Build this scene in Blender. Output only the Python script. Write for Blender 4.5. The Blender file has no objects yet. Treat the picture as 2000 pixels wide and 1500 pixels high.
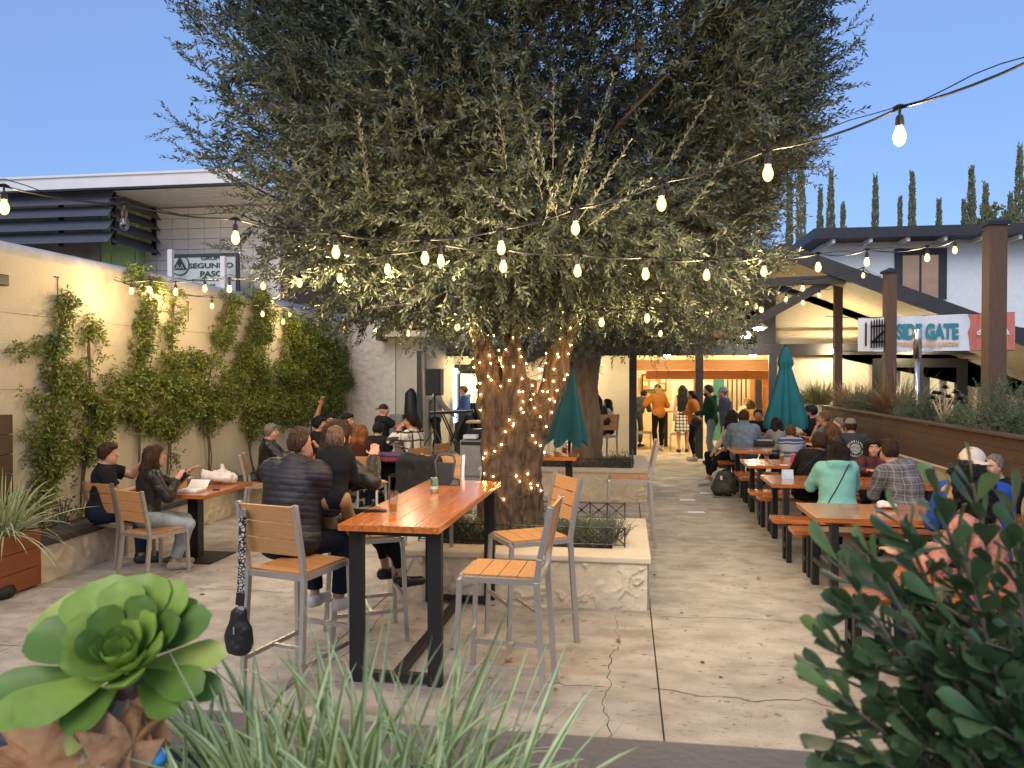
import bpy, bmesh, math, random
import numpy as np
from mathutils import Vector, Matrix, Quaternion
random.seed(7); RS = np.random.RandomState(11)
SC = bpy.context.scene
COL = SC.collection
R = math.radians

# ------------------------------------------------------------------ camera, world, light
YAW, PITCH, CZ = R(8.38), R(0.764), 2.0
cam_d = bpy.data.cameras.new('camera'); cam = bpy.data.objects.new('camera', cam_d); COL.objects.link(cam)
cam.location = (0, 0, CZ); cam.rotation_euler = (R(90) - PITCH, 0, YAW)
cam_d.sensor_width = 36; cam_d.lens = 27; cam_d.clip_start = 0.05; cam_d.clip_end = 800
cam_d.dof.use_dof = True; cam_d.dof.focus_distance = 8.5; cam_d.dof.aperture_fstop = 9.0
SC.camera = cam
W = bpy.data.worlds.new('World'); SC.world = W; W.use_nodes = True
nt = W.node_tree; nt.nodes.clear()
out = nt.nodes.new('ShaderNodeOutputWorld'); bg = nt.nodes.new('ShaderNodeBackground')
sky = nt.nodes.new('ShaderNodeTexSky'); sky.sky_type = 'NISHITA'; sky.sun_disc = False
sky.sun_elevation = R(14); sky.sun_rotation = R(190); sky.air_density = 1.0; sky.dust_density = 0.4; sky.ozone_density = 2.5
bg.inputs['Strength'].default_value = 0.115
wm = nt.nodes.new('ShaderNodeMix'); wm.data_type = 'RGBA'; wm.blend_type = 'MULTIPLY'; wm.inputs['Factor'].default_value = 1; wm.inputs['B'].default_value = (.62, .69, .92, 1)
nt.links.new(sky.outputs[0], wm.inputs['A']); dusk = nt.nodes.new('ShaderNodeMix'); dusk.data_type = 'RGBA'; dusk.inputs['Factor'].default_value = .64; dusk.inputs['B'].default_value = (1.12, 1.80, 3.35, 1)
nt.links.new(wm.outputs['Result'], dusk.inputs['A']); nt.links.new(dusk.outputs['Result'], bg.inputs['Color']); nt.links.new(bg.outputs[0], out.inputs['Surface'])
sun_d = bpy.data.lights.new('sun', 'SUN'); sun = bpy.data.objects.new('sun', sun_d); COL.objects.link(sun)
sun_d.energy = 0.85; sun_d.angle = R(40); sun_d.color = (1.0, 0.93, 0.86)
sun.rotation_euler = (R(50), 0, R(-10))
SC.view_settings.view_transform = 'Standard'; SC.view_settings.look = 'None'
SC.view_settings.gamma = 1; SC.view_settings.use_curve_mapping = False
SC.view_settings.exposure = 1.15
SC.render.engine = 'CYCLES'
SC.cycles.use_denoising = True; SC.cycles.max_bounces = 6; SC.cycles.diffuse_bounces = 3
SC.cycles.transmission_bounces = 6; SC.cycles.transparent_max_bounces = 12; SC.cycles.sample_clamp_indirect = 4
SC.cycles.caustics_reflective = False; SC.cycles.caustics_refractive = False

# ------------------------------------------------------------------ where a point of the photo (2000x1500) stands in the place
_F = np.array([-math.sin(YAW)*math.cos(PITCH), math.cos(YAW)*math.cos(PITCH), -math.sin(PITCH)])
_R = np.array([math.cos(YAW), math.sin(YAW), 0]); _U = np.cross(_R, _F); _C = np.array([0, 0, CZ])
def ray(x, y): return _F + _R*(x-1000)/1500 + _U*(750-y)/1500
def G(x, y, z=0.0):
    d = ray(x, y); return Vector(_C + d*(z-CZ)/d[2])
def AT(x, y, Y):
    d = ray(x, y); return Vector(_C + d*Y/d[1])
def AX(x, y, X):
    d = ray(x, y); return Vector(_C + d*X/d[0])

# ------------------------------------------------------------------ numpy value noise
_T = RS.rand(32, 32, 32).astype(np.float32)
def vnoise(p):
    p = np.asarray(p, np.float32); i = np.floor(p).astype(np.int32); f = p - i; f = f*f*(3-2*f)
    i0 = i & 31; i1 = (i+1) & 31
    x0, y0, z0 = i0[..., 0], i0[..., 1], i0[..., 2]; x1, y1, z1 = i1[..., 0], i1[..., 1], i1[..., 2]
    fx, fy, fz = f[..., 0], f[..., 1], f[..., 2]
    c00 = _T[x0, y0, z0]*(1-fx)+_T[x1, y0, z0]*fx; c10 = _T[x0, y1, z0]*(1-fx)+_T[x1, y1, z0]*fx
    c01 = _T[x0, y0, z1]*(1-fx)+_T[x1, y0, z1]*fx; c11 = _T[x0, y1, z1]*(1-fx)+_T[x1, y1, z1]*fx
    return ((c00*(1-fy)+c10*fy)*(1-fz)+(c01*(1-fy)+c11*fy)*fz)*2-1
def fbm(p, o=3):
    p = np.asarray(p, np.float32); s = 0; a = 1; t = 0
    for k in range(o): s = s + a*vnoise(p*(2**k)+7.3*k); t += a; a *= .5
    return s/t

# ------------------------------------------------------------------ materials
MATS = {}
def mat(name, col, rough=.6, metal=0, var=.15, scale=6, bump=0, bscale=60, emit=None, estr=0, spec=.5, trans=0, ior=1.45,
        stretch=(1, 1, 1), island=0, objrand=0, col2=None, coat=0, sss=0, detail=4, alpha=1, sheen=0, translucent=0):
    if name in MATS: return MATS[name]
    m = bpy.data.materials.new(name); m.use_nodes = True; MATS[name] = m
    t = m.node_tree; N = t.nodes; L = t.links; b = N['Principled BSDF']
    col = tuple(col)+(1,)
    b.inputs['Roughness'].default_value = rough; b.inputs['Metallic'].default_value = metal
    b.inputs['Specular IOR Level'].default_value = spec; b.inputs['IOR'].default_value = ior
    b.inputs['Transmission Weight'].default_value = trans; b.inputs['Coat Weight'].default_value = coat
    b.inputs['Coat Roughness'].default_value = .12
    b.inputs['Sheen Weight'].default_value = sheen
    if alpha < 1: b.inputs['Alpha'].default_value = alpha
    if emit: b.inputs['Emission Color'].default_value = tuple(emit)+(1,); b.inputs['Emission Strength'].default_value = estr
    tc = N.new('ShaderNodeTexCoord'); mp = N.new('ShaderNodeMapping'); mp.inputs['Scale'].default_value = stretch
    L.new(tc.outputs['Object'], mp.inputs['Vector'])
    if var or col2:
        n = N.new('ShaderNodeTexNoise'); n.inputs['Scale'].default_value = scale; n.inputs['Detail'].default_value = detail
        n.inputs['Roughness'].default_value = .6
        L.new(mp.outputs[0], n.inputs['Vector'])
        r = N.new('ShaderNodeMapRange'); r.inputs['From Min'].default_value = .3; r.inputs['From Max'].default_value = .7
        L.new(n.outputs['Fac'], r.inputs['Value'])
        mx = N.new('ShaderNodeMix'); mx.data_type = 'RGBA'
        c2 = tuple(col2)+(1,) if col2 else tuple(min(1, c*(1+var)) for c in col[:3])+(1,)
        c1 = col if col2 else tuple(c*(1-var) for c in col[:3])+(1,)
        mx.inputs['A'].default_value = c1; mx.inputs['B'].default_value = c2
        L.new(r.outputs[0], mx.inputs['Factor']); src = mx.outputs['Result']
    else:
        rgb = N.new('ShaderNodeRGB'); rgb.outputs[0].default_value = col; src = rgb.outputs[0]
    if island:
        g = N.new('ShaderNodeNewGeometry'); h = N.new('ShaderNodeHueSaturation')
        r1 = N.new('ShaderNodeMapRange'); r1.inputs['To Min'].default_value = 1-island; r1.inputs['To Max'].default_value = 1+island
        L.new(g.outputs['Random Per Island'], r1.inputs['Value']); L.new(r1.outputs[0], h.inputs['Value'])
        r2 = N.new('ShaderNodeMath'); r2.operation = 'MULTIPLY'; r2.inputs[1].default_value = 7.31
        r3 = N.new('ShaderNodeMath'); r3.operation = 'FRACT'; r4 = N.new('ShaderNodeMapRange')
        r4.inputs['To Min'].default_value = .5-island*.05; r4.inputs['To Max'].default_value = .5+island*.05
        L.new(g.outputs['Random Per Island'], r2.inputs[0]); L.new(r2.outputs[0], r3.inputs[0]); L.new(r3.outputs[0], r4.inputs['Value'])
        L.new(r4.outputs[0], h.inputs['Hue']); L.new(src, h.inputs['Color']); src = h.outputs[0]
    if objrand:
        oi = N.new('ShaderNodeObjectInfo'); h = N.new('ShaderNodeHueSaturation'); r1 = N.new('ShaderNodeMapRange'); r1.inputs['To Min'].default_value = 1-objrand; r1.inputs['To Max'].default_value = 1+objrand
        L.new(oi.outputs['Random'], r1.inputs['Value']); L.new(r1.outputs[0], h.inputs['Value']); L.new(src, h.inputs['Color']); src = h.outputs[0]
        ad = N.new('ShaderNodeVectorMath'); ad.operation = 'MULTIPLY_ADD'; ad.inputs[1].default_value = (17, 23, 31); L.new(oi.outputs['Random'], ad.inputs[0]); L.new(tc.outputs['Object'], ad.inputs[2]); L.new(ad.outputs[0], mp.inputs['Vector'])
    L.new(src, b.inputs['Base Color'])
    if bump:
        n2 = N.new('ShaderNodeTexNoise'); n2.inputs['Scale'].default_value = bscale; n2.inputs['Detail'].default_value = 5
        L.new(mp.outputs[0], n2.inputs['Vector'])
        bp = N.new('ShaderNodeBump'); bp.inputs['Strength'].default_value = min(1, bump); bp.inputs['Distance'].default_value = .01*max(1, bump)
        L.new(n2.outputs['Fac'], bp.inputs['Height']); L.new(bp.outputs[0], b.inputs['Normal'])
    if translucent:
        tr = N.new('ShaderNodeBsdfTranslucent'); ms = N.new('ShaderNodeMixShader'); ms.inputs[0].default_value = translucent
        L.new(src, tr.inputs['Color']); o = N['Material Output']
        L.new(b.outputs[0], ms.inputs[1]); L.new(tr.outputs[0], ms.inputs[2]); L.new(ms.outputs[0], o.inputs['Surface'])
    return m
def nodes_of(m): return m.node_tree.nodes, m.node_tree.links, m.node_tree.nodes['Principled BSDF']

# ------------------------------------------------------------------ objects
def tag(o, label=None, cat=None, group=None, kind=None):
    if label: o['label'] = label
    if cat: o['category'] = cat
    if group: o['group'] = group
    if kind: o['kind'] = kind
    return o
def thing(name, label, cat, loc=(0, 0, 0), rotz=0.0, group=None):
    o = bpy.data.objects.new(name, None); COL.objects.link(o); o.empty_display_size = .1
    o.location = loc; o.rotation_euler = (0, 0, rotz)
    return tag(o, label, cat, group)
def copy_tree(o, parent=None):
    c = o.copy(); COL.objects.link(c)
    if parent: c.parent = parent
    for ch in list(o.children): copy_tree(ch, c)
    return c
def wloc(o):
    v = Vector((0, 0, 0))
    while o: v = v + o.location; o = o.parent
    return v
def link_mesh(name, me, mats, parent=None, smooth=False):
    if not isinstance(mats, (list, tuple)): mats = [mats]
    if len(me.materials) == 0:
        for m in mats: me.materials.append(m)
    if smooth: me.polygons.foreach_set('use_smooth', np.ones(len(me.polygons), bool))
    o = bpy.data.objects.new(name, me); COL.objects.link(o)
    if parent: o.parent = parent
    return o
def np_mesh(name, V, Fq, mats, parent=None, smooth=True, world=False, mi=None, kind=None):
    """V (n,3), Fq (m,k) all faces with k corners"""
    V = np.asarray(V, np.float32)
    org = Vector((0, 0, 0))
    if world and parent: org = wloc(parent)
    if world and not parent:
        lo, hi = V.min(0), V.max(0); org = Vector(((lo[0]+hi[0])/2, (lo[1]+hi[1])/2, lo[2]))
    V = V - np.array(org, np.float32)
    me = bpy.data.meshes.new(name); Fq = np.asarray(Fq, np.int32); k = Fq.shape[1]
    me.vertices.add(len(V)); me.vertices.foreach_set('co', V.ravel())
    me.loops.add(Fq.size); me.loops.foreach_set('vertex_index', Fq.ravel())
    me.polygons.add(len(Fq)); me.polygons.foreach_set('loop_start', np.arange(0, Fq.size, k, dtype=np.int32))
    if mi is not None: me.polygons.foreach_set('material_index', np.asarray(mi, np.int32))
    me.update(calc_edges=True)
    o = link_mesh(name, me, mats, parent, smooth)
    if not parent and world: o.location = org
    if kind: o['kind'] = kind
    return o
class MB:
    def __init__(s): s.v = []; s.f = []; s.m = []
    def add(s, vs, fs, mi=0):
        n = len(s.v); s.v += [tuple(v) for v in vs]; s.f += [tuple(i+n for i in f) for f in fs]; s.m += [mi]*len(fs); return s
    def box(s, a, b, mi=0):
        x0, y0, z0 = a; x1, y1, z1 = b
        if x0 > x1: x0, x1 = x1, x0
        if y0 > y1: y0, y1 = y1, y0
        if z0 > z1: z0, z1 = z1, z0
        vs = [(x0, y0, z0), (x1, y0, z0), (x1, y1, z0), (x0, y1, z0), (x0, y0, z1), (x1, y0, z1), (x1, y1, z1), (x0, y1, z1)]
        return s.add(vs, [(0, 3, 2, 1), (4, 5, 6, 7), (0, 1, 5, 4), (1, 2, 6, 5), (2, 3, 7, 6), (3, 0, 4, 7)], mi)
    def bar(s, p, q, w, h=None, up=(0, 0, 1), mi=0):
        """box-section bar from p to q, w across, h along 'up'"""
        p = Vector(p); q = Vector(q); h = h or w; d = (q-p).normalized(); up = Vector(up)
        sd = d.cross(up)
        if sd.length < 1e-4: sd = d.cross(Vector((0, 1, 0)))
        sd.normalize(); u = sd.cross(d).normalized()
        vs = [c + sd*w/2*i + u*h/2*j for c in (p, q) for i, j in ((-1, -1), (1, -1), (1, 1), (-1, 1))]
        return s.add(vs, [(0, 3, 2, 1), (4, 5, 6, 7), (0, 1, 5, 4), (1, 2, 6, 5), (2, 3, 7, 6), (3, 0, 4, 7)][0:0] + [(3, 2, 1, 0), (4, 5, 6, 7), (0, 1, 5, 4), (1, 2, 6, 5), (2, 3, 7, 6), (3, 0, 4, 7)], mi)
    def tube(s, pts, r, n=8, mi=0, cap=True):
        pts = [Vector(p) for p in pts]; rr = r if isinstance(r, (list, tuple)) else [r]*len(pts)
        prev = None; base = len(s.v); vs = []; fs = []
        for i, p in enumerate(pts):
            d = (pts[min(i+1, len(pts)-1)]-pts[max(i-1, 0)]).normalized()
            if prev is None:
                a = Vector((0, 0, 1)) if abs(d.z) < .9 else Vector((1, 0, 0)); sd = d.cross(a).normalized()
            else:
                sd = (prev - d*prev.dot(d)); sd = sd.normalized() if sd.length > 1e-5 else d.orthogonal().normalized()
            prev = sd; u = d.cross(sd)
            for k in range(n):
                t = 2*math.pi*k/n; vs.append(p + (sd*math.cos(t)+u*math.sin(t))*rr[i])
        for i in range(len(pts)-1):
            for k in range(n):
                a = i*n+k; b = i*n+(k+1) % n; fs.append((a, b, b+n, a+n))
        if cap: fs += [tuple(range(n))[::-1], tuple(range((len(pts)-1)*n, len(pts)*n))]
        return s.add(vs, fs, mi)
    def lathe(s, prof, c=(0, 0, 0), n=16, mi=0, sx=1, sy=1):
        vs = []; fs = []; k = len(prof)
        for i, (r, z) in enumerate(prof):
            for j in range(n):
                t = 2*math.pi*j/n; vs.append((c[0]+r*sx*math.cos(t), c[1]+r*sy*math.sin(t), c[2]+z))
        for i in range(k-1):
            for j in range(n):
                a = i*n+j; b = i*n+(j+1) % n; fs.append((a, b, b+n, a+n))
        if prof[0][0] > 1e-4: fs.append(tuple(range(n))[::-1])
        if prof[-1][0] > 1e-4: fs.append(tuple(range((k-1)*n, k*n)))
        return s.add(vs, fs, mi)
    def prism(s, poly, d, mi=0):
        """poly: 3d points of a face; d: extrusion vector"""
        n = len(poly); poly = [Vector(p) for p in poly]; d = Vector(d)
        vs = poly + [p+d for p in poly]
        fs = [tuple(range(n))[::-1], tuple(range(n, 2*n))]+[(i, (i+1) % n, (i+1) % n+n, i+n) for i in range(n)]
        return s.add(vs, fs, mi)
    def build(s, name, mats, parent=None, world=True, smooth=False, bevel=0, fix=True):
        V = [Vector(v) for v in s.v]; org = Vector((0, 0, 0))
        if world:
            if parent: org = wloc(parent)
            else:
                lo = [min(v[i] for v in V) for i in range(3)]; hi = [max(v[i] for v in V) for i in range(3)]
                org = Vector(((lo[0]+hi[0])/2, (lo[1]+hi[1])/2, lo[2]))
        me = bpy.data.meshes.new(name)
        me.from_pydata([v-org for v in V], [], s.f)
        me.polygons.foreach_set('material_index', s.m)
        if fix or bevel:
            bm = bmesh.new(); bm.from_mesh(me); bmesh.ops.recalc_face_normals(bm, faces=bm.faces)
            if bevel:
                es = [e for e in bm.edges if len(e.link_faces) == 2 and e.calc_face_angle(0) > .6]
                bmesh.ops.bevel(bm, geom=es, offset=bevel, segments=2, profile=.6, affect='EDGES')
            bm.to_mesh(me); bm.free()
        me.update()
        o = link_mesh(name, me, mats, parent, smooth)
        if world and not parent: o.location = org
        return o
def boxo(name, a, b, m, parent=None, world=True, bevel=0): return MB().box(a, b).build(name, m, parent, world, bevel=bevel)
def struct(name, mb, m, parent=None, **k):
    o = mb.build(name, m, parent, **k)
    if not parent: o['kind'] = 'structure'
    return o

# ------------------------------------------------------------------ smooth solids: signed distances meshed with surface nets
class Field:
    def __init__(s, lo, hi, h):
        s.lo = np.array(lo, float)-2.5*h; s.h = h
        s.n = np.ceil((np.array(hi, float)+2.5*h-s.lo)/h).astype(int)+1
        s.D = np.full(tuple(s.n), 1.0, np.float32)
    def sub(s, lo, hi):
        a = np.clip(np.floor((np.array(lo)-s.lo)/s.h).astype(int), 0, s.n-1)
        b = np.clip(np.ceil((np.array(hi)-s.lo)/s.h).astype(int)+1, 1, s.n)
        if np.any(b <= a): return None, None
        ax = [(s.lo[i]+np.arange(a[i], b[i])*s.h).astype(np.float32) for i in range(3)]
        return (slice(a[0], b[0]), slice(a[1], b[1]), slice(a[2], b[2])), (ax[0][:, None, None], ax[1][None, :, None], ax[2][None, None, :])
    def comb(s, sl, d, k, op='u'):
        D = s.D[sl]
        if op == 's': d = -d; A = -D
        else: A = D
        if k > 0:
            h = np.clip(.5+.5*(A-d)/k, 0, 1); r = A*(1-h)+d*h-k*h*(1-h)
        else: r = np.minimum(A, d)
        if op == 's':  # smooth max(D,-d)
            h = np.clip(.5-.5*(D-d)/max(k, 1e-4), 0, 1); r = D*(1-h)+d*h+k*h*(1-h)
        s.D[sl] = r
    def cap(s, a, b, ra, rb, k=.02, sq=1.0, ax=None, cut=None):
        """tapered capsule; sq<1 flattens it along unit vector ax; cut: (point, normal) keeps the side behind the normal"""
        a = np.array(a, float); b = np.array(b, float); m = max(ra, rb)+k+3*s.h
        sl, X = s.sub(np.minimum(a, b)-m, np.maximum(a, b)+m)
        if sl is None: return
        ab = b-a; L2 = max(ab@ab, 1e-9)
        px, py, pz = X[0]-a[0], X[1]-a[1], X[2]-a[2]
        t = np.clip((px*ab[0]+py*ab[1]+pz*ab[2])/L2, 0, 1)
        qx, qy, qz = px-t*ab[0], py-t*ab[1], pz-t*ab[2]
        d2 = qx*qx+qy*qy+qz*qz
        if ax is not None:
            u = qx*ax[0]+qy*ax[1]+qz*ax[2]; d2 = d2+u*u*(1/sq**2-1)
        d = np.sqrt(d2)-(ra+(rb-ra)*t)
        if ax is not None: d = d*(sq*.5+.5)
        if cut is not None:
            c, n = cut; d = np.maximum(d, (X[0]-c[0])*n[0]+(X[1]-c[1])*n[1]+(X[2]-c[2])*n[2])
        s.comb(sl, d.astype(np.float32), k)
    def ell(s, c, r, M=None, k=.02, op='u', cut=None):
        c = np.array(c, float); r = np.array(r, float); m = r.max()+k+3*s.h
        sl, X = s.sub(c-m, c+m)
        if sl is None: return
        px, py, pz = X[0]-c[0], X[1]-c[1], X[2]-c[2]
        if M is not None:
            px, py, pz = [px*M[0][i]+py*M[1][i]+pz*M[2][i] for i in range(3)]
        k0 = np.sqrt((px/r[0])**2+(py/r[1])**2+(pz/r[2])**2); k1 = np.sqrt((px/r[0]**2)**2+(py/r[1]**2)**2+(pz/r[2]**2)**2)
        d = k0*(k0-1)/np.maximum(k1, 1e-6)
        if cut is not None:
            for cc, n in cut: d = np.maximum(d, (X[0]-cc[0])*n[0]+(X[1]-cc[1])*n[1]+(X[2]-cc[2])*n[2])
        s.comb(sl, d.astype(np.float32), k, op)
    def plane(s, c, n, k=.005):
        X = [(s.lo[i]+np.arange(s.n[i])*s.h).astype(np.float32) for i in range(3)]
        d = (X[0][:, None, None]-c[0])*n[0]+(X[1][None, :, None]-c[1])*n[1]+(X[2][None, None, :]-c[2])*n[2]
        s.D = np.maximum(s.D, d)
    def mesh(s):
        D = s.D; D[0] = D[-1] = 1; D[:, 0] = D[:, -1] = 1; D[:, :, 0] = D[:, :, -1] = 1
        S = D < 0
        c = np.zeros(tuple(s.n-1), np.int8)
        for i in (0, 1):
            for j in (0, 1):
                for k in (0, 1): c += S[i:i+s.n[0]-1, j:j+s.n[1]-1, k:k+s.n[2]-1]
        act = np.argwhere((c > 0) & (c < 8))
        if len(act) == 0: return np.zeros((0, 3)), np.zeros((0, 4), int)
        idx = np.full(c.shape, -1, np.int32); idx[tuple(act.T)] = np.arange(len(act))
        P = np.zeros((len(act), 3)); W_ = np.zeros(len(act))
        for ax in range(3):
            o = [0, 0, 0]; o[ax] = 1; o = np.array(o)
            for u in (0, 1):
                for v in (0, 1):
                    b = np.zeros(3, int); rest = [q for q in range(3) if q != ax]; b[rest[0]] = u; b[rest[1]] = v
                    A = act+b; B = A+o
                    da = D[tuple(A.T)]; db = D[tuple(B.T)]; m = (da < 0) != (db < 0)
                    t = np.where(m, da/np.where(m, da-db, 1), 0)
                    P += np.where(m[:, None], A+t[:, None]*o, 0); W_ += m
        V = s.lo+P/W_[:, None]*s.h
        Q = []
        for ax in range(3):
            o = np.zeros(3, int); o[ax] = 1; r1, r2 = [(1, 2), (2, 0), (0, 1)][ax]
            n = s.n.copy(); A = S; sl0 = [slice(1, -1)]*3; sl0[ax] = slice(0, n[ax]-1); sl1 = list(sl0); sl1[ax] = slice(1, n[ax])
            a = S[tuple(sl0)]; b = S[tuple(sl1)]
            e = np.argwhere(a != b)
            if len(e) == 0: continue
            off = np.array([1, 1, 1]); off[ax] = 0; e = e+off
            fl = S[tuple(e.T)]
            d1 = np.zeros(3, int); d1[r1] = 1; d2 = np.zeros(3, int); d2[r2] = 1
            q = np.stack([idx[tuple((e-d1-d2).T)], idx[tuple((e-d2).T)], idx[tuple(e.T)], idx[tuple((e-d1).T)]], 1)
            q[~fl] = q[~fl][:, ::-1]; Q.append(q)
        return V, np.concatenate(Q)
def vnormals(V, Q):
    n = np.cross(V[Q[:, 2]]-V[Q[:, 0]], V[Q[:, 3]]-V[Q[:, 1]]); N = np.zeros_like(V)
    for i in range(4): np.add.at(N, Q[:, i], n)
    return N/np.maximum(np.linalg.norm(N, axis=1, keepdims=True), 1e-9)

# ------------------------------------------------------------------ common materials
M = {}
M['stucco'] = mat('cream_stucco', (.49, .44, .345), .85, col2=(.60, .55, .45), scale=1.3, detail=8, bump=.8, bscale=45)
M['stucco_pale'] = mat('pale_textured_stucco', (.60, .55, .47), .9, var=.12, scale=9, bump=.5, bscale=30)
M['stone'] = mat('troweled_cream_stone', (.62, .54, .41), .85, var=.12, scale=5, bump=.5, bscale=70)
M['cap'] = mat('cream_cap', (.62, .54, .41), .8, var=.08, scale=6, bump=.3, bscale=90)
M['darktrim'] = mat('charcoal_painted_timber', (.035, .034, .038), .55, var=.2, scale=8, bump=.2, bscale=50)
M['black'] = mat('black_steel', (.012, .012, .013), .45, var=.2, scale=20)
M['alu'] = mat('brushed_aluminium', (.52, .50, .47), .38, metal=.85, var=.08, scale=30, stretch=(1, 1, 6))
M['slat'] = mat('tan_resin_slat', (.46, .23, .09), .5, var=.12, scale=14, bump=.1, bscale=90, stretch=(1, 6, 6))
M['soil'] = mat('planter_soil', (.05, .032, .02), .95, var=.6, scale=30, bump=2, bscale=60)
M['brownbd'] = mat('dark_brown_board', (.075, .038, .022), .6, var=.25, scale=5, bump=.25, bscale=30, stretch=(5, 1, 14))
M['rustbd'] = mat('red_brown_composite_board', (.24, .075, .030), .65, var=.12, scale=6, bump=.2, bscale=60, stretch=(1, 1, 12))
M['white'] = mat('white_paint', (.72, .72, .72), .6, var=.05, scale=4)
M['glassdark'] = mat('dark_window_glass', (.01, .012, .016), .06, var=0, spec=.8)
def thin_glass(name, tint=(.94, .96, .96), gl=.35):
    m = bpy.data.materials.new(name); m.use_nodes = True; N = m.node_tree.nodes; L = m.node_tree.links; N.clear(); o = N.new('ShaderNodeOutputMaterial'); a = N.new('ShaderNodeBsdfTransparent'); b = N.new('ShaderNodeBsdfGlossy'); f = N.new('ShaderNodeLayerWeight'); x = N.new('ShaderNodeMixShader'); q = N.new('ShaderNodeMath')
    f.inputs['Blend'].default_value = .3; q.operation = 'MULTIPLY'; q.inputs[1].default_value = gl*1.6; a.inputs[0].default_value = tint+(1,); b.inputs['Roughness'].default_value = .04
    L.new(f.outputs['Facing'], q.inputs[0]); L.new(q.outputs[0], x.inputs[0]); L.new(a.outputs[0], x.inputs[1]); L.new(b.outputs[0], x.inputs[2]); L.new(x.outputs[0], o.inputs['Surface']); return m
M['glass'] = thin_glass('clear_glass')
M['steel'] = mat('stainless_steel', (.6, .6, .6), .25, metal=1, var=.05)
M['wire'] = mat('black_cable', (.01, .01, .01), .6, var=0)
def wood(name, c1, c2, axis, rough=.2, coat=.6):
    st = [14, 14, 14]; st[axis] = 1.2
    m = mat(name, c1, rough, var=.3, scale=2.2, stretch=tuple(st), col2=c2, coat=coat, bump=.12, bscale=3, detail=9, objrand=.22)
    return m
M['tablewood'] = wood('varnished_orange_wood', (.30, .075, .014), (.62, .20, .04), 0, .24, .6)
M['tablewoody'] = wood('varnished_orange_wood_along', (.30, .075, .014), (.62, .19, .04), 1, .24, .6)
M['beamwood'] = wood('orange_interior_timber', (.50, .20, .06), (.62, .28, .10), 0, .5, .1)
M['soffit'] = mat('tan_soffit_board', (.50, .42, .30), .7, var=.06, scale=5)
M['fasciaw'] = mat('pale_grey_fascia', (.80, .78, .77), .7, var=.04, scale=3)
M['louver'] = mat('slate_louver_slat', (.085, .09, .12), .5, var=.1, scale=5)
M['green'] = mat('pale_green_wall', (.42, .66, .34), .7, var=.05, scale=3)
M['block'] = mat('white_concrete_block', (.74, .73, .73), .85, var=.06, scale=5, bump=.5, bscale=50, island=.04)
M['mortar'] = mat('grey_mortar', (.42, .42, .43), .9)

# concrete: broad blotches, fine grain, dark gum spots, faint streaks
mc = mat('worn_concrete', (.43, .375, .30), .75, var=0); N, L, B = nodes_of(mc)
tc = N.new('ShaderNodeTexCoord')
def noise(sc, det=5, dist=0, stretch=None):
    n = N.new('ShaderNodeTexNoise'); n.inputs['Scale'].default_value = sc; n.inputs['Detail'].default_value = det; n.inputs['Distortion'].default_value = dist
    mp = N.new('ShaderNodeMapping'); mp.inputs['Scale'].default_value = stretch or (1, 1, 1)
    L.new(tc.outputs['Object'], mp.inputs[0]); L.new(mp.outputs[0], n.inputs['Vector']); return n
def ramp(src, a, b, ca, cb):
    r = N.new('ShaderNodeValToRGB'); r.color_ramp.elements[0].position = a; r.color_ramp.elements[1].position = b
    r.color_ramp.elements[0].color = tuple(ca)+(1,); r.color_ramp.elements[1].color = tuple(cb)+(1,); L.new(src, r.inputs[0]); return r
def mul(a, b, f=1.0, mode='MULTIPLY'):
    x = N.new('ShaderNodeMix'); x.data_type = 'RGBA'; x.blend_type = mode; x.inputs['Factor'].default_value = f
    L.new(a, x.inputs['A']); L.new(b, x.inputs['B']); return x.outputs['Result']
n1 = ramp(noise(.7, 8, .3).outputs['Fac'], .3, .7, (.36, .32, .27), (.50, .45, .385))
n2 = ramp(noise(3.5, 10, .3, (1, 1.6, 1)).outputs['Fac'], .34, .62, (.74, .73, .70), (1.06, 1.06, 1.05))
n3 = ramp(noise(26, 3, 0, (.6, 1.4, 1)).outputs['Fac'], .63, .70, (1, 1, 1), (.40, .36, .33))
n4 = ramp(noise(120, 3).outputs['Fac'], .3, .7, (.86, .86, .86), (1.1, 1.1, 1.1))
n5 = ramp(noise(1.4, 7, .8).outputs['Fac'], .54, .60, (1, 1, 1), (.86, .85, .84)); n6 = ramp(noise(9, 2).outputs['Fac'], .70, .73, (1, 1, 1), (.55, .52, .5))
cc = mul(mul(mul(mul(mul(n1.outputs[0], n2.outputs[0]), n3.outputs[0], .75), n4.outputs[0]), n5.outputs[0]), n6.outputs[0])
L.new(cc, B.inputs['Base Color'])
rr = ramp(noise(3, 5).outputs['Fac'], .3, .7, (.5,)*3, (.85,)*3); L.new(rr.outputs[0], B.inputs['Roughness'])
bp = N.new('ShaderNodeBump'); bp.inputs['Strength'].default_value = .22; bp.inputs['Distance'].default_value = .008
L.new(noise(40, 8).outputs['Fac'], bp.inputs['Height']); L.new(bp.outputs[0], B.inputs['Normal'])
M['concrete'] = mc

# ------------------------------------------------------------------ ground
g = boxo('ground', (-120, -60, -.35), (140, 200, -.05), mat('bare_earth', (.16, .13, .10), .95, var=.3, scale=2)); g['kind'] = 'structure'
pav = boxo('pavement', (-6.3, 1.0, -.049), (9.8, 30, -.012), mat('joint_grit', (.06, .05, .045), .95)); pav['kind'] = 'structure'
xs = [-6.29, -4.45, -2.12, .215, 2.6, 5.0, 9.79]; ys = [1.01, 3.55, 6.48, 9.4, 12.3, 15.4, 18.4, 22, 29.9]
for i in range(len(xs)-1):
    for j in range(len(ys)-1):
        dz = random.uniform(-.0015, .0015)
        MB().box((xs[i]+.005, ys[j]+.005, -.011), (xs[i+1]-.005, ys[j+1]-.005, dz)).build('slab', M['concrete'], pav, bevel=.004)
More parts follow.
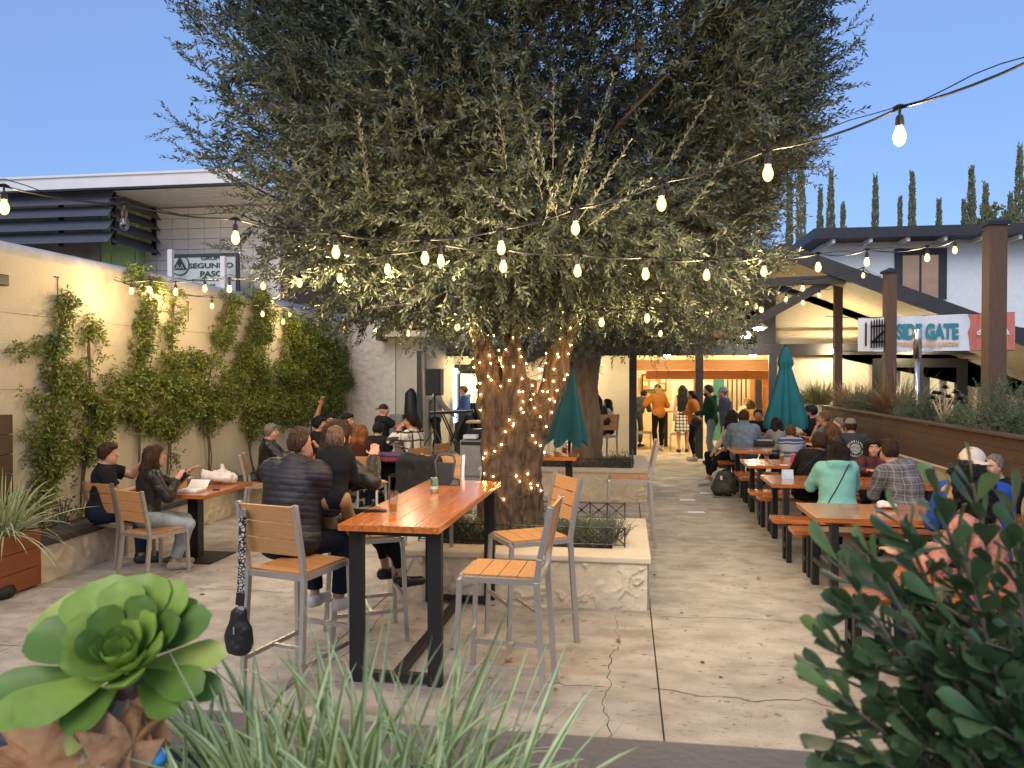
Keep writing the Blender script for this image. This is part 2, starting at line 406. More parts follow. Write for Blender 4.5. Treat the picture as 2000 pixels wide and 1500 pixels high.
# hairline cracks in the slabs
def crack(pts, w=.007):
    pts = [Vector(p) for p in pts]; P = []
    for a, b in zip(pts[:-1], pts[1:]):
        n = max(2, int((b-a).length/.05))
        for k in range(n):
            P.append(a.lerp(b, k/n)+Vector((random.uniform(-.018, .018), random.uniform(-.018, .018), 0)))
    P.append(pts[-1]); vs = []; fs = []
    for i, p in enumerate(P):
        d = (P[min(i+1, len(P)-1)]-P[max(0, i-1)]).normalized(); s = Vector((-d.y, d.x, 0))*w*random.uniform(.25, .6)
        vs += [(p.x-s.x, p.y-s.y, .0025), (p.x+s.x, p.y+s.y, .0025)]
        if i: fs.append((2*i-2, 2*i, 2*i+1, 2*i-1))
    m = MB(); m.add(vs, fs); o = m.build('crack', mat('crack_dirt', (.05, .04, .035), .95), pav); o['kind'] = 'stuff'
crack([G(1205, 1262), G(1187, 1300), G(1192, 1345), G(1180, 1375), G(1190, 1425), G(1185, 1500)])
crack([G(1060, 1330), G(1110, 1338), G(1180, 1342)]); crack([G(1270, 1345), G(1385, 1360), G(1480, 1370), G(1570, 1366), G(1640, 1385), G(1740, 1390)])
crack([G(640, 1297), G(690, 1270), G(720, 1235), G(760, 1180)]); crack([G(300, 1140), G(400, 1150), G(520, 1155), G(640, 1165)])
crack([G(0, 1258), G(30, 1262), G(90, 1268)]); crack([G(1200, 1205), G(1206, 1240), G(1212, 1260)], .004); crack([G(1290, 1205), G(1420, 1207), G(1580, 1218)], .006)

# ------------------------------------------------------------------ left courtyard wall, its planter
lw = boxo('courtyard_wall', (-6.32, 1.5, 0), (-6.1, 16.4, 3.2), M['stucco'])
tag(lw, 'long cream stucco wall on the left with vines climbing it', 'wall')
mb = MB(); mb.tube([(-6.21, 1.5, 3.22), (-6.21, 16.4, 3.22)], .115, 14); mb.build('coping', mat('weathered_grey_coping', (.45, .44, .44), .6, var=.15, scale=5), lw, smooth=True)
for zz, y0, y1 in ((2.62, 5.5, 13), (1.85, 5.5, 15.5), (2.2, 9, 15.5)):
    mb = MB(); mb.tube([(-6.085, y0, zz), (-6.085, (y0+y1)/2, zz-.03), (-6.085, y1, zz)], .0014, 4)
    mb.build('trellis_wire', M['wire'], lw)
for (px, py) in ((322, 690), (1050, 828)):
    p = AX(px/2.857, 300+py/2.857, -6.09); mb = MB(); mb.tube([p, p+Vector((.0, 0, -.28))], .005, 5); mb.bar(p+Vector((0, -.05, 0)), p+Vector((0, .02, 0)), .012); mb.build('trellis_hook', M['wire'], lw)

def trowel_wall(name, a, b, out_n, parent, h=.5, m=None, dens=.011, amp=.030, seed=0):
    """upright panel from a to b (xy), height h, troweled ridges pushed along out_n; joined to its own relief grid"""
    a = np.array(a, float); b = np.array(b, float); Ln = np.linalg.norm(b-a); nu = max(2, int(Ln/dens)); nv = max(2, int(h/dens))
    u, v = np.meshgrid(np.linspace(0, 1, nu+1), np.linspace(0, 1, nv+1), indexing='ij')
    P = np.zeros((nu+1, nv+1, 3)); P[..., 0] = a[0]+(b[0]-a[0])*u; P[..., 1] = a[1]+(b[1]-a[1])*u; P[..., 2] = v*h
    q = P*1.0+seed; w = fbm(q*3.1, 2)[..., None]*.35
    r = fbm((q+w)*7.5, 2); ridge = np.exp(-(r/.055)**2); n2 = fbm(q*14, 3)
    pl = np.clip(fbm(q*2.3+9, 2)*3, -1, 1)
    dsp = amp*(.9*ridge*(.5+.5*pl)+.35*n2+.35*np.tanh(r*9)*.5)
    e = np.minimum(np.minimum(u, 1-u)*Ln, (1-v)*h); dsp *= np.clip(e/.02, 0, 1); dsp += .004
    P += dsp[..., None]*np.array([out_n[0], out_n[1], 0])
    I = np.arange((nu+1)*(nv+1)).reshape(nu+1, nv+1)
    Q = np.stack([I[:-1, :-1], I[1:, :-1], I[1:, 1:], I[:-1, 1:]], -1).reshape(-1, 4)
    return np_mesh(name, P.reshape(-1, 3), Q, m or M['stone'], parent, True, True)

def planter(label, x0, x1, y0, y1, h, rim=.14, relief=(1, 1, 1, 1), seed=0, capm=None):
    t = thing('stone_planter', label, 'planter', ((x0+x1)/2, (y0+y1)/2, 0))
    mb = MB(); z = h-.05
    mb.box((x0, y0, 0), (x1, y0+rim, z)).box((x0, y1-rim, 0), (x1, y1, z)).box((x0, y0+rim, 0), (x0+rim, y1-rim, z)).box((x1-rim, y0+rim, 0), (x1, y1-rim, z))
    mb.build('wall_core', M['stone'], t)
    mb = MB(); o = .03; r = rim+.04
    mb.box((x0-o, y0-o, z), (x1+o, y0+r, h)); mb.box((x0-o, y1-r, z), (x1+o, y1+o, h)); mb.box((x0-o, y0+r, z), (x0+r, y1-r, h)); mb.box((x1-r, y0+r, z), (x1+o, y1-r, h))
    mb.build('rim', capm or M['cap'], t, bevel=.012)
    if relief[0]: trowel_wall('relief', (x0, y0-.002), (x1, y0-.002), (0, -1), t, z, seed=seed)
    if relief[1]: trowel_wall('relief', (x1+.002, y0), (x1+.002, y1), (1, 0), t, z, seed=seed+5)
    s = MB(); nx, ny = 20, 14; vs = []; fs = []
    for i in range(nx+1):
        for j in range(ny+1):
            x = x0+rim+(x1-x0-2*rim)*i/nx; y = y0+rim+(y1-y0-2*rim)*j/ny
            vs.append((x, y, h-.07+.05*math.sin(x*3+seed)*math.cos(y*4)+random.uniform(-.015, .02)))
            if i and j: fs.append(((i-1)*(ny+1)+j-1, i*(ny+1)+j-1, i*(ny+1)+j, (i-1)*(ny+1)+j))
    s.add(vs, fs); o = s.build('soil', M['soil'], t, smooth=True); o['kind'] = 'stuff'
    return t
PL1 = planter('nearest square cream troweled planter holding the big olive tree', -2.08, .19, 6.55, 8.3, .45, .26, seed=1)
PL2 = planter('farther cream troweled planter behind the olive, under the second tree', -2.3, .35, 12.1, 14.3, .5, .2, seed=4)

t = thing('wall_planter', 'long low stone planter with dark cap at the foot of the vine wall', 'planter', (-5.8, 10, 0))
boxo('wall_core', (-5.72, 6.55, 0), (-5.5, 14.6, .36), M['stone'], t)
trowel_wall('relief', (-5.495, 6.55), (-5.495, 14.6), (1, 0), t, .36, seed=11, dens=.022, amp=.04)
trowel_wall('relief', (-6.1, 6.545), (-5.5, 6.545), (0, -1), t, .36, seed=15, dens=.02, amp=.03)
boxo('wall_core', (-6.1, 6.56, 0), (-5.72, 6.75, .355), M['stone'], t)
for y0, y1 in ((6.5, 9.2), (9.21, 11.9), (11.91, 14.62)): boxo('cap', (-5.78, y0, .362), (-5.44, y1, .43), mat('dark_grey_cap', (.05, .045, .04), .7, var=.2, scale=6, bump=.3), t, bevel=.008)
o = boxo('soil', (-6.1, 6.75, .2), (-5.72, 14.6, .37), M['soil'], t)

def board_box(name, label, x0, x1, y0, y1, z1, rows, m, soil=True, z0=.02):
    t = thing(name, label, 'planter', ((x0+x1)/2, (y0+y1)/2, 0)); hh = (z1-z0)/rows
    for r in range(rows):
        a, b = z0+r*hh+.003, z0+(r+1)*hh-.003; w = .025
        MB().box((x0, y0, a), (x1, y0+w, b)).build('board', m, t, bevel=.003); MB().box((x1-w, y0+w+.001, a), (x1, y1-w-.001, b)).build('board', m, t, bevel=.003)
        MB().box((x0, y1-w, a), (x1, y1, b)).build('board', m, t, bevel=.003); MB().box((x0, y0+w+.001, a), (x0+w, y1-w-.001, b)).build('board', m, t, bevel=.003)
    boxo('liner', (x0+.026, y0+.026, .03), (x1-.026, y1-.026, z1-.05), M['soil'], t)
    return t
BB = board_box('board_planter', 'rust brown board planter holding the spiky striped grass at far left', -6.08, -5.45, 5.0, 6.5, .55, 3, M['rustbd'])
board_box('tall_board_planter', 'tall dark brown board box against the wall, partly out of frame at far left', -6.09, -6.0, 6.1, 6.80, 1.6, 8, M['brownbd'])
# black bag on the ground far left
mb = MB(); p = G(0, 1168); mb.lathe([(.02, 0), (.13, .01), (.15, .05), (.13, .1), (.05, .13), (0, .135)], (p.x-.05, p.y, 0), 14, sx=1.2)
o = mb.build('floor_bag', mat('black_nylon', (.012, .012, .014), .6, bump=.5, bscale=20), smooth=True); tag(o, 'small black bag on the ground at the far left edge', 'bag')

# ------------------------------------------------------------------ far end: pale return wall, side wing, back wall
t = thing('end_wall', 'pale rough stucco wall at the end of the vine wall, beside a pilaster', 'wall', (-5.8, 16.5, 0))
boxo('wall', (-6.32, 16.4, 0), (-5.02, 16.6, 3.25), M['stucco_pale'], t)
trowel_wall('relief', (-6.1, 16.395), (-5.02, 16.395), (0, -1), t, 3.2, M['stucco_pale'], .03, .03, 21)
mb = MB(); mb.box((-6.098, 16.25, 0), (-6.02, 16.39, 3.1)); mb.build('downpipe', mat('cream_pipe', (.55, .48, .36), .6), t, bevel=.015)
SW = thing('side_wing', 'cream stucco side wing under dark eaves left of the speaker', 'building', (-4.5, 18, 0))
boxo('wall', (-5.02, 16.45, 0), (-4.55, 16.7, 2.9), M['stucco'], SW)
boxo('pilaster', (-4.55, 16.38, 0), (-4.4, 16.6, 2.75), mat('cream_trim', (.60, .52, .38), .6), SW)
mb = MB().box((-4.55, 16.6, 0), (-4.35, 19.4, 2.85)); mb.build('wall', M['stucco'], SW)
boxo('fascia', (-5.3, 15.9, 2.72), (-5.2, 19.3, 2.95), M['darktrim'], SW)
mb = MB(); mb.prism([(-5.2, 15.9, 2.95), (-3.3, 15.9, 3.5), (-3.3, 15.9, 3.58), (-5.2, 15.9, 3.03)], (0, 3.6, 0)); mb.build('roof', M['darktrim'], SW)
for k in range(4): boxo('rafter', (-5.2, 16.0+k*.8, 2.8), (-4.0, 16.1+k*.8, 2.93), mat('cream_trim', (.6, .52, .38)), SW)

# ------------------------------------------------------------------ main building at the far end
MBD = thing('brewery_building', 'cream and charcoal gabled taproom at the far end of the courtyard', 'building', (3, 20, 0))
YB = 18.6
def zat(py, Y, px=1300): return AT(px, py, Y).z
# back wall left part with the dark framed window
xa, xb = AT(825, 800, 19.4).x, AT(1229, 800, 19.4).x; dx0, dx1 = AT(868, 800, 19.4).x, AT(942, 800, 19.4).x
zt = 2.75; dz1 = AT(900, 712, 19.4).z
boxo('wall', (xa-.9, 19.4, 0), (dx0, 19.6, zt), M['stucco'], MBD); boxo('wall', (dx1, 19.4, 0), (xb, 19.6, zt), M['stucco'], MBD); boxo('wall', (dx0, 19.4, dz1), (dx1, 19.6, zt), M['stucco'], MBD)
d = MB(); f = .12
d.box((dx0, 19.34, 0), (dx0+f, 19.5, dz1)).box((dx1-f, 19.34, 0), (dx1, 19.5, dz1)).box((dx0+f, 19.34, dz1-f*1.4), (dx1-f, 19.5, dz1)).box((dx0+f, 19.34, 0), (dx1-f, 19.5, .3))
fr = d.build('door', M['black'], MBD)
boxo('pane', (dx0+f, 19.45, .3), (dx1-f, 19.46, dz1-f*1.4), M['glassdark'], fr)
# blue stage tube, and a glowing sheet standing in for the warm room light
boxo('tube_lamp', (dx0+.26, 19.30, .75), (dx0+.32, 19.34, 2.0), mat('white_tube', (.8, .9, 1), .3, var=0, emit=(.55, .82, 1), estr=6), MBD)
boxo('tube_lamp_head', (dx0+.2, 19.30, 2.01), (dx0+.36, 19.34, 2.13), mat('white_tube_head', (.8, .9, 1), .3, var=0, emit=(.8, .92, 1), estr=10), MBD)
w = MB(); w.box((dx0+.42, 19.442, 1.25), (dx1-f-.01, 19.446, 2.0)); w.build('room_glow_sheet', mat('room_glow', (.7, .6, .3), .5, col2=(.3, .35, .12), scale=4, emit=(1, .82, .42), estr=.75), MBD)
# canopy beam and posts
bz0, bz1 = zat(694, YB, 1365), zat(673, YB, 1365)
boxo('beam', (xa-.2, YB-.1, bz0), (9.2, YB+.02, bz1), M['darktrim'], MBD)
for px in (1236, 1365, 1508):
    c = AT(px, 800, YB).x; boxo('post', (c-.09, YB-.09, 0), (c+.09, YB+.01, bz0-.002), M['darktrim'], MBD)
c = AT(820, 800, 16.2).x; boxo('post', (c-.055, 16.15, 0), (c+.055, 16.25, 2.5), M['darktrim'], MBD)
boxo('soffit', (xa-.2, YB+.02, bz0+.08), (3.5, 19.39, bz0+.14), M['soffit'], MBD)
# right wall with big dark framed window
X0 = AT(1512, 800, YB+.2).x; wx0, wx1 = AT(1703, 750, YB+.2).x, AT(1888, 750, YB+.2).x; wz1 = AT(1800, 700, YB+.2).z; Yw = YB+.2
boxo('wall', (X0, Yw, 0), (wx0, Yw+.2, 2.7), M['stucco'], MBD); boxo('wall', (wx1, Yw, 0), (11, Yw+.2, 2.7), M['stucco'], MBD); boxo('wall', (wx0, Yw, wz1), (wx1, Yw+.2, 2.7), M['stucco'], MBD)
boxo('wall', (wx0, Yw, 0), (wx1, Yw+.2, .7), M['stucco'], MBD)
d = MB(); f = .16; xm = (wx0+wx1)/2
d.box((wx0, Yw-.06, .7), (wx0+f*1.3, Yw+.1, wz1)).box((wx1-f*1.4, Yw-.06, .7), (wx1, Yw+.1, wz1)).box((wx0+f*1.3, Yw-.06, wz1-f*1.3), (wx1-f*1.4, Yw+.1, wz1)).box((wx0+f*1.3, Yw-.06, .7), (wx1-f*1.4, Yw+.1, .8)).box((xm-.08, Yw-.05, .8), (xm+.08, Yw+.1, wz1-f*1.3))
fr = d.build('window_frame', M['black'], MBD)
boxo('pane', (wx0+f*1.3, Yw+.03, .8), (wx1-f*1.4, Yw+.035, wz1-f*1.3), M['glass'], fr)
boxo('glowing_back_wall', (wx0+.1, Yw+.6, .7), (wx1, Yw+.65, wz1), mat('glowing_interior_wall', (.7, .62, .4), .6, var=.3, scale=2, emit=(1, .8, .45), estr=.35), MBD)  # room wall behind the window, its lamplight put in as emission
for k, (fx, c) in enumerate(((.18, (.75, .45, .15)), (.3, (.9, .88, .8)), (.62, (.2, .25, .2)), (.8, (.9, .9, .8)))):
    x = wx0+(wx1-wx0)*fx; boxo('room_column', (x, Yw+.4, .8), (x+.14, Yw+.5, wz1), mat('room_col_%s' % 'abcd'[k], c, .5), MBD)
# gable wall above beam
YR = 15.4
rp = AT(1533, 478, YR); re = AT(2003, 648, YR); slope = (re.z-rp.z)/(re.x-rp.x)
gz = lambda x: rp.z-.32+slope*abs(x-rp.x)
mb = MB(); mb.prism([(X0, Yw-.01, 2.7), (11, Yw-.01, 2.7), (11, Yw-.01, gz(11)), (max(X0, rp.x), Yw-.01, gz(max(X0, rp.x)))] + ([(X0, Yw-.01, gz(X0))] if X0 < rp.x else []), (0, .2, 0)); mb.build('gable_wall', M['stucco'], MBD)
# roof slopes: soffit boards, fascia
EX = 11.5
def rz(x, t): return rp.z+slope*abs(x-rp.x)-t
nb = 22
for sgn in (1, -1):
    xe = rp.x+sgn*(EX-rp.x) if sgn > 0 else rp.x-5.4
    mb = MB(); mb.prism([(rp.x, YR+.05, rz(rp.x, .0)), (xe, YR+.05, rz(xe, .0)), (xe, YR+.05, rz(xe, .12)), (rp.x, YR+.05, rz(rp.x, .12))], (0, 6.5, 0)); mb.build('roof_slope', M['darktrim'], MBD)
    mb = MB(); mb.prism([(rp.x, YR-.03, rz(rp.x, -.03)), (xe, YR-.03, rz(xe, -.03)), (xe, YR-.03, rz(xe, .27)), (rp.x, YR-.03, rz(rp.x, .27))], (0, .075, 0)); mb.build('fascia', M['darktrim'], MBD)
    for k in range(14):     # tongue-and-groove boards run along the slope, side by side in depth
        y0 = YR+.06+k*.235; mb = MB(); mb.prism([(rp.x, y0, rz(rp.x, .13)), (xe, y0, rz(xe, .13)), (xe, y0, rz(xe, .155)), (rp.x, y0, rz(rp.x, .155))], (0, .222, 0)); mb.build('soffit_board', M['soffit'], MBD)
# tie beam + diagonal brace
a = AT(1470, 552, YR+.1); b = AT(1650, 546, YR+.1); mb = MB().bar(a, b, .14, .16); mb.build('tie_beam', M['darktrim'], MBD)
a = AT(1425, 655, YR+.2); b = AT(1622, 548, YR+.2); mb = MB().bar(a, b, .14, .17); mb.build('brace', M['darktrim'], MBD)
# open gable left: dark glazing, mullions
gx0 = -1.5
boxo('clerestory_glass', (gx0, 20.3, 2.75), (X0, 20.34, 4.2), M['glassdark'], MBD)
for k in range(5):
    x = gx0+(X0-gx0)*k/4.0; boxo('mullion', (x-.08, 20.18, 2.75), (x+.08, 20.3, 4.3), M['darktrim'], MBD)
boxo('mullion', (X0-.45, YB-.05, bz1), (X0-.02, YB+.19, 4.3), M['darktrim'], MBD)
# tap room seen between the posts
ix0, ix1 = xb+.0, X0; YI = 24.0
boxo('room_floor', (ix0, 19.4, .002), (ix1+1.5, YI, .006), mat('room_floor', (.55, .42, .24), .45, var=.15, scale=3), MBD)
boxo('room_wall', (ix0-.5, YI, 0), (ix1+3, YI+.15, 2.9), mat('room_wall', (.72, .62, .40), .7, var=.05), MBD)
boxo('room_wall', (ix0-.15, 19.6, 0), (ix0, YI, 2.9), mat('room_wall', (.72, .62, .40)), MBD)
boxo('room_wall', (ix1+1.5, 19.0, 0), (ix1+1.65, YI, 2.9), mat('room_wall', (.72, .62, .40)), MBD)
boxo('room_ceiling', (ix0-.2, 18.7, 2.92), (ix1+3, YI, 3.0), mat('room_ceiling', (.45, .34, .22), .7), MBD)
for (px0, px1, py0, py1, Y) in ((1241, 1500, 703, 723, 20.2), (1262, 1500, 724, 741, 21.2)):
    p0 = AT(px0, py0, Y); p1 = AT(px1, py1, Y); boxo('room_beam', (p0.x, Y, p1.z), (p1.x+.8, Y+.2, p0.z), M['beamwood'], MBD)
for px, Y, w, m in ((1482, 20.6, .16, M['darktrim']), (1500, 21.5, .3, M['beamwood']), (1474, 22, .22, M['beamwood']), (1362, 22.5, .2, M['beamwood']), (1404, 23.6, .3, mat('teal_door', (.05, .22, .19), .5))):
    c = AT(px, 780, Y).x; boxo('room_post', (c-w/2, Y, 0), (c+w/2, Y+.15, AT(px, 741, Y).z), m, MBD)
for px0, px1 in ((1312, 1356), (1371, 1398)):   # white doors
    p0, p1 = AT(px0, 745, 23.9), AT(px1, 860, 23.9); boxo('room_door', (p0.x, 23.92, 0), (p1.x, 23.98, p0.z), mat('white_door', (.8, .78, .66), .5), MBD)
p0, p1 = AT(1254, 731, 23.7), AT(1302, 763, 23.7)
nbd = thing('notice_board', 'framed orange and white notice board on the taproom wall', 'notice board', (p0.x, 23.9, p1.z))
boxo('frame', (p0.x, 23.85, p1.z), (p1.x, 23.98, p0.z), M['black'], nbd); boxo('backing', (p0.x+.03, 23.83, p1.z+.03), (p1.x-.03, 23.849, p0.z-.03), mat('cork_orange', (.62, .25, .07), .7), nbd)
for k, (u, v, w_, h_, c) in enumerate(((.05, .3, .2, .25, (.8, .7, .45)), (.35, .65, .2, .25, (.85, .85, .8)), (.33, .1, .3, .45, (.9, .88, .8)), (.78, .5, .18, .42, (.85, .8, .6)), (.62, .72, .1, .2, (.9, .9, .95)), (.08, .62, .2, .15, (.7, .5, .2)), (.7, .08, .22, .3, (.75, .6, .35)))):
    W_, H_ = p1.x-p0.x, p0.z-p1.z; boxo('poster', (p0.x+u*W_, 23.822, p1.z+v*H_), (p0.x+(u+w_)*W_, 23.828, p1.z+(v+h_)*H_), mat('paper_%s' % 'abcdefg'[k], c, .7), nbd)
p0 = AT(1322, 756, 23.85); o = boxo('notice', (p0.x, 23.85, p0.z-.2), (p0.x+.26, 23.87, p0.z), mat('yellow_paper', (.75, .6, .1), .7)); tag(o, 'yellow notice pinned on the taproom door', 'notice')
# tap room shelves / windows right side
for k in range(5):
    p = AT(1420+k*9, 770, 23.5); boxo('window_bar', (p.x, 23.5, .9), (p.x+.04, 23.55, 2.1), mat('room_bar', (.1, .08, .06)), MBD)
# ceiling lamps of the tap room (lit in the photo)
for k, (x, y) in enumerate(((1.2, 21.4), (3.2, 21.4), (1.2, 23), (3.4, 23))):
    t = thing('ceiling_lamp', ['left front', 'right front', 'left rear', 'right rear'][k]+' lit round ceiling lamp inside the taproom', 'lamp', (x, y, 2.88), group='taproom ceiling lamps')
    MB().lathe([(.12, 0), (.14, -.03), (.10, -.055), (0, -.06)], (x, y, 2.9), 14).build('globe', mat('warm_lamp_globe', (1, .9, .7), .4, var=0, emit=(1, .80, .46), estr=110), t)
    MB().lathe([(.15, .0), (.15, .02), (0, .02)], (x, y, 2.895), 14).build('canopy', M['white'], t)
for k, (px, py) in enumerate(((1482, 640), (1456, 656))):
    p = AT(px, py, 17.6); t = thing('pendant_lamp', ('larger' if k == 0 else 'smaller, lower')+' white disc lamp hanging under the gable', 'lamp', p)
    MB().lathe([(.02, .12), (.06, .1), (.2-.06*k, .0), (.19-.06*k, -.005), (.05, .03)], p, 16).build('shade', mat('white_enamel', (.8, .8, .8), .4), t, smooth=True)
    MB().lathe([(.13-.03*k, -.006), (.1, -.05), (0, -.06)], p, 14).build('globe', mat('cool_lamp_globe', (1, 1, 1), .4, var=0, emit=(1, .93, .8), estr=60), t)
    MB().tube([p+Vector((0, 0, .1)), p+Vector((0, 0, .8))], .01, 6).build('rod', M['wire'], t)
# round under-canopy lamps, strength raised to brighten the cream walls
for k, (x, y, z, e) in enumerate(((-1.2, 18.75, 2.42, 26), (-3.4, 18.75, 2.42, 26), (1.0, 18.9, 2.42, 24), (3.0, 18.9, 2.42, 24), (4.7, 18.2, 2.5, 24), (6.4, 18.2, 2.5, 26), (8.4, 18.2, 2.5, 24))):
    t = thing('soffit_lamp', ['round eave lamp over the pale wall panel', 'round eave lamp over the black door', 'round eave lamp at the left of the taproom opening', 'round eave lamp at the right of the taproom opening', 'round eave lamp left of the big window', 'round eave lamp above the big window', 'round eave lamp right of the big window'][k], 'lamp', (x, y, z), group='eave lamps')
    MB().lathe([(.0, .05), (.07, .05), (.08, 0), (.06, -.015), (0, -.02)], (x, y, z), 12).build('housing', mat('eave_lamp_globe', (1, .9, .7), .4, var=0, emit=(1, .80, .46), estr=e*9), t)

# banner
ban = thing('banner', 'white vinyl banner of the beer garden with dark gate emblem, behind the timber posts', 'banner', (5, 13.6, 2.4))
YN = 13.6
b0 = AT(1676, 621, YN); b1 = AT(1676, 687, YN); b2 = AT(1981, 610, YN); b3 = AT(1981, 684, YN); bs = AT(1892, 614, YN)
def bpt(u, v):    # u 0..1 across, v 0..1 up
    return Vector((b0.x+(b2.x-b0.x)*u, YN+.02*math.sin(u*17)+.012*math.sin(u*41+v*3), (b1.z+(b3.z-b1.z)*u)*(1-v)+(b0.z+(b2.z-b0.z)*u)*v))
def sheet(name, u0, u1, m, par, off=0, n=40, edge=None):
    vs = []; fs = []
    for i in range(n+1):
        for j in range(7):
            u = u0+(u1-u0)*i/n; v = j/6
            if edge and i == 0: u += edge*math.sin(v*23)*.6+edge*math.sin(v*9+1)
            p = bpt(u, v); vs.append((p.x, p.y-off, p.z))
            if i and j: a = i*7+j; fs.append((a-8, a-1, a, a-7))
    mb = MB(); mb.add(vs, fs); return mb.build(name, m, par, smooth=True)
vin = mat('white_vinyl', (.62, .66, .74), .45, var=.04, scale=3)
sheet('cloth', 0, 1, vin, ban); us = (bs.x-b0.x)/(b2.x-b0.x)
sheet('red_panel', us, .999, mat('red_streaked_print', (.42, .10, .07), .5, col2=(.62, .22, .17), scale=3, stretch=(14, 1, 1)), ban, .004, 16, .009)
def text(body, size, p, m, par, name='lettering', font_x=1.0, rot=(R(90), 0, 0), ext=.002, align='LEFT', bold=0):
    cu = bpy.data.curves.new('lt', 'FONT'); cu.body = body; cu.size = size; cu.extrude = ext; cu.align_x = align; cu.offset = bold
    o = bpy.data.objects.new('lt', cu); COL.objects.link(o)
    dg = bpy.context.evaluated_depsgraph_get(); me = bpy.data.meshes.new_from_object(o.evaluated_get(dg)); bpy.data.objects.remove(o)
    me.materials.clear(); ob = link_mesh(name, me, m, par)
    ob.scale = (font_x, 1, 1); ob.rotation_euler = rot; ob.location = Vector(p)-(wloc(par) if par else Vector((0, 0, 0)))
    return ob
teal = mat('teal_print', (.03, .20, .27), .5, var=0); tan = mat('orange_print', (.62, .36, .16), .5, var=0); wht = mat('white_print', (.8, .8, .8), .5, var=0)
tp = lambda px, py: AT(px, py, YN-.035)
def fit(body, pa, pb, m, par, bold=.01, **k):
    o = text(body, .3, pa, m, par, bold=bold, **k); xs = [v.co.x for v in o.data.vertices]; ys = [v.co.y for v in o.data.vertices]
    sx = (pb[0]-pa[0])/(max(xs)-min(xs)); sy = (pb[2]-pa[2])/(max(ys)-min(ys)); o.scale = (sx, sy, 1); return o
fit('SIDE GATE', tp(1751, 661), tp(1873, 628.5), teal, ban, .016)
fit('BREWERY & BEER GARDEN', tp(1751, 676.5), tp(1872, 667), tan, ban, .012)
fit('desh  back', tp(1908, 654), tp(1973, 642), wht, ban, .004); fit('J', tp(1924, 641), tp(1930, 624), wht, ban, .004)
# gate emblem: pickets, rails, brace
em = MB(); e = lambda px, py: tp(px, py)
def pick(px, w, y0, y1):
    a = e(px, y0); b = e(px+w, y1); em.add([(a.x, a.y, a.z), (b.x, a.y, a.z), (b.x, a.y, b.z), (a.x, a.y, b.z), ((a.x+b.x)/2, a.y, b.z+.05)], [(0, 1, 2, 4, 3)])
pick(1689, 4.5, 676, 633)
for k in range(6): pick(1700+k*5.2, 3.9, 680-k*.5, 630-[0, 2, 3.5, 3.5, 2, 0][k])
for yy in (671, 640):
    a, b = e(1700, yy), e(1731, yy-2.5); em.add([a, b, b+Vector((0, 0, .035)), a+Vector((0, 0, .035))], [(0, 1, 2, 3)])
a, b = e(1701, 668), e(1729, 641); em.add([a, a+Vector((.06, 0, 0)), b+Vector((.06, 0, 0)), b], [(0, 1, 2, 3)])
em.build('gate_emblem', mat('black_print', (.02, .02, .025), .5, var=0), ban, fix=False)
for v_ in (0, 1): MB().tube([bpt(0, v_)+Vector((-.5, .1, .04)), bpt(0, v_), bpt(.5, v_)+Vector((0, .03, 0)), bpt(1, v_)], .006, 5).build('rope', M['wire'], ban)

# upper storey behind
UB = thing('upper_storey', 'white upper storey with charcoal flat roof and brown window behind the gable', 'building', (9, 25, 0)); YU = 24.5
u0 = AT(1590, 446, YU-.9); u1 = AT(1590, 466, YU-.9); xl = AT(1607, 480, YU).x
boxo('roof', (u0.x, YU-.9, u1.z), (22, YU+8, u0.z), M['darktrim'], UB)
boxo('wall', (xl, YU, 2.5), (22, YU+.2, u1.z), mat('upper_white_wall', (.82, .82, .80), .8, var=.05, bump=.3, bscale=30), UB)
boxo('wall', (xl, YU+.2, 2.5), (xl+.2, YU+7.5, u1.z), mat('upper_white_wall', (.82, .82, .80)), UB)
for k in range(7): 
    x = AT(1620+k*72, 470, YU-.5).x; boxo('rafter_tail', (x, YU-.8, u1.z-.12), (x+.09, YU, u1.z-.002), mat('upper_white_wall', (.82, .82, .80)), UB)
a = AT(1748, 486, YU-.05); b = AT(1849, 584, YU-.05); f = .2
mb = MB(); mb.box((a.x, YU-.06, b.z), (a.x+f*1.1, YU+.02, a.z)).box((b.x-f*1.1, YU-.06, b.z), (b.x, YU+.02, a.z)).box((a.x+f*1.1, YU-.06, a.z-f), (b.x-f*1.1, YU+.02, a.z)).box((a.x+f*1.1, YU-.06, b.z-.2), (b.x-f*1.1, YU+.02, b.z)).box(((a.x+b.x)/2-.03, YU-.04, b.z), ((a.x+b.x)/2+.03, YU+.02, a.z-f))
wf = mb.build('window_frame', M['darktrim'], UB)
boxo('pane', (a.x+f*1.1, YU-.02, b.z), (b.x-f*1.1, YU-.015, a.z-f), mat('warm_glass', (.28, .17, .12), .12, col2=(.12, .09, .08), scale=1.5, emit=(.8, .5, .3), estr=.1), wf)
a = AT(1786, 436, YU+2); 
for k in range(2):
    p = AT(1790+k*26, 446, YU+2); t = thing('roof_vent', ('left' if k == 0 else 'right')+' of two silver roof vent caps on the flat roof', 'roof vent', (p.x, YU+2, u0.z))
    MB().lathe([(.18, 0), (.18, .12)], (p.x, YU+2, u0.z), 14).build('pipe', M['steel'], t); MB().lathe([(.26, .12), (.3, .16), (.3, .26), (.22, .32), (0, .34)], (p.x, YU+2, u0.z), 16).build('cap', M['steel'], t)

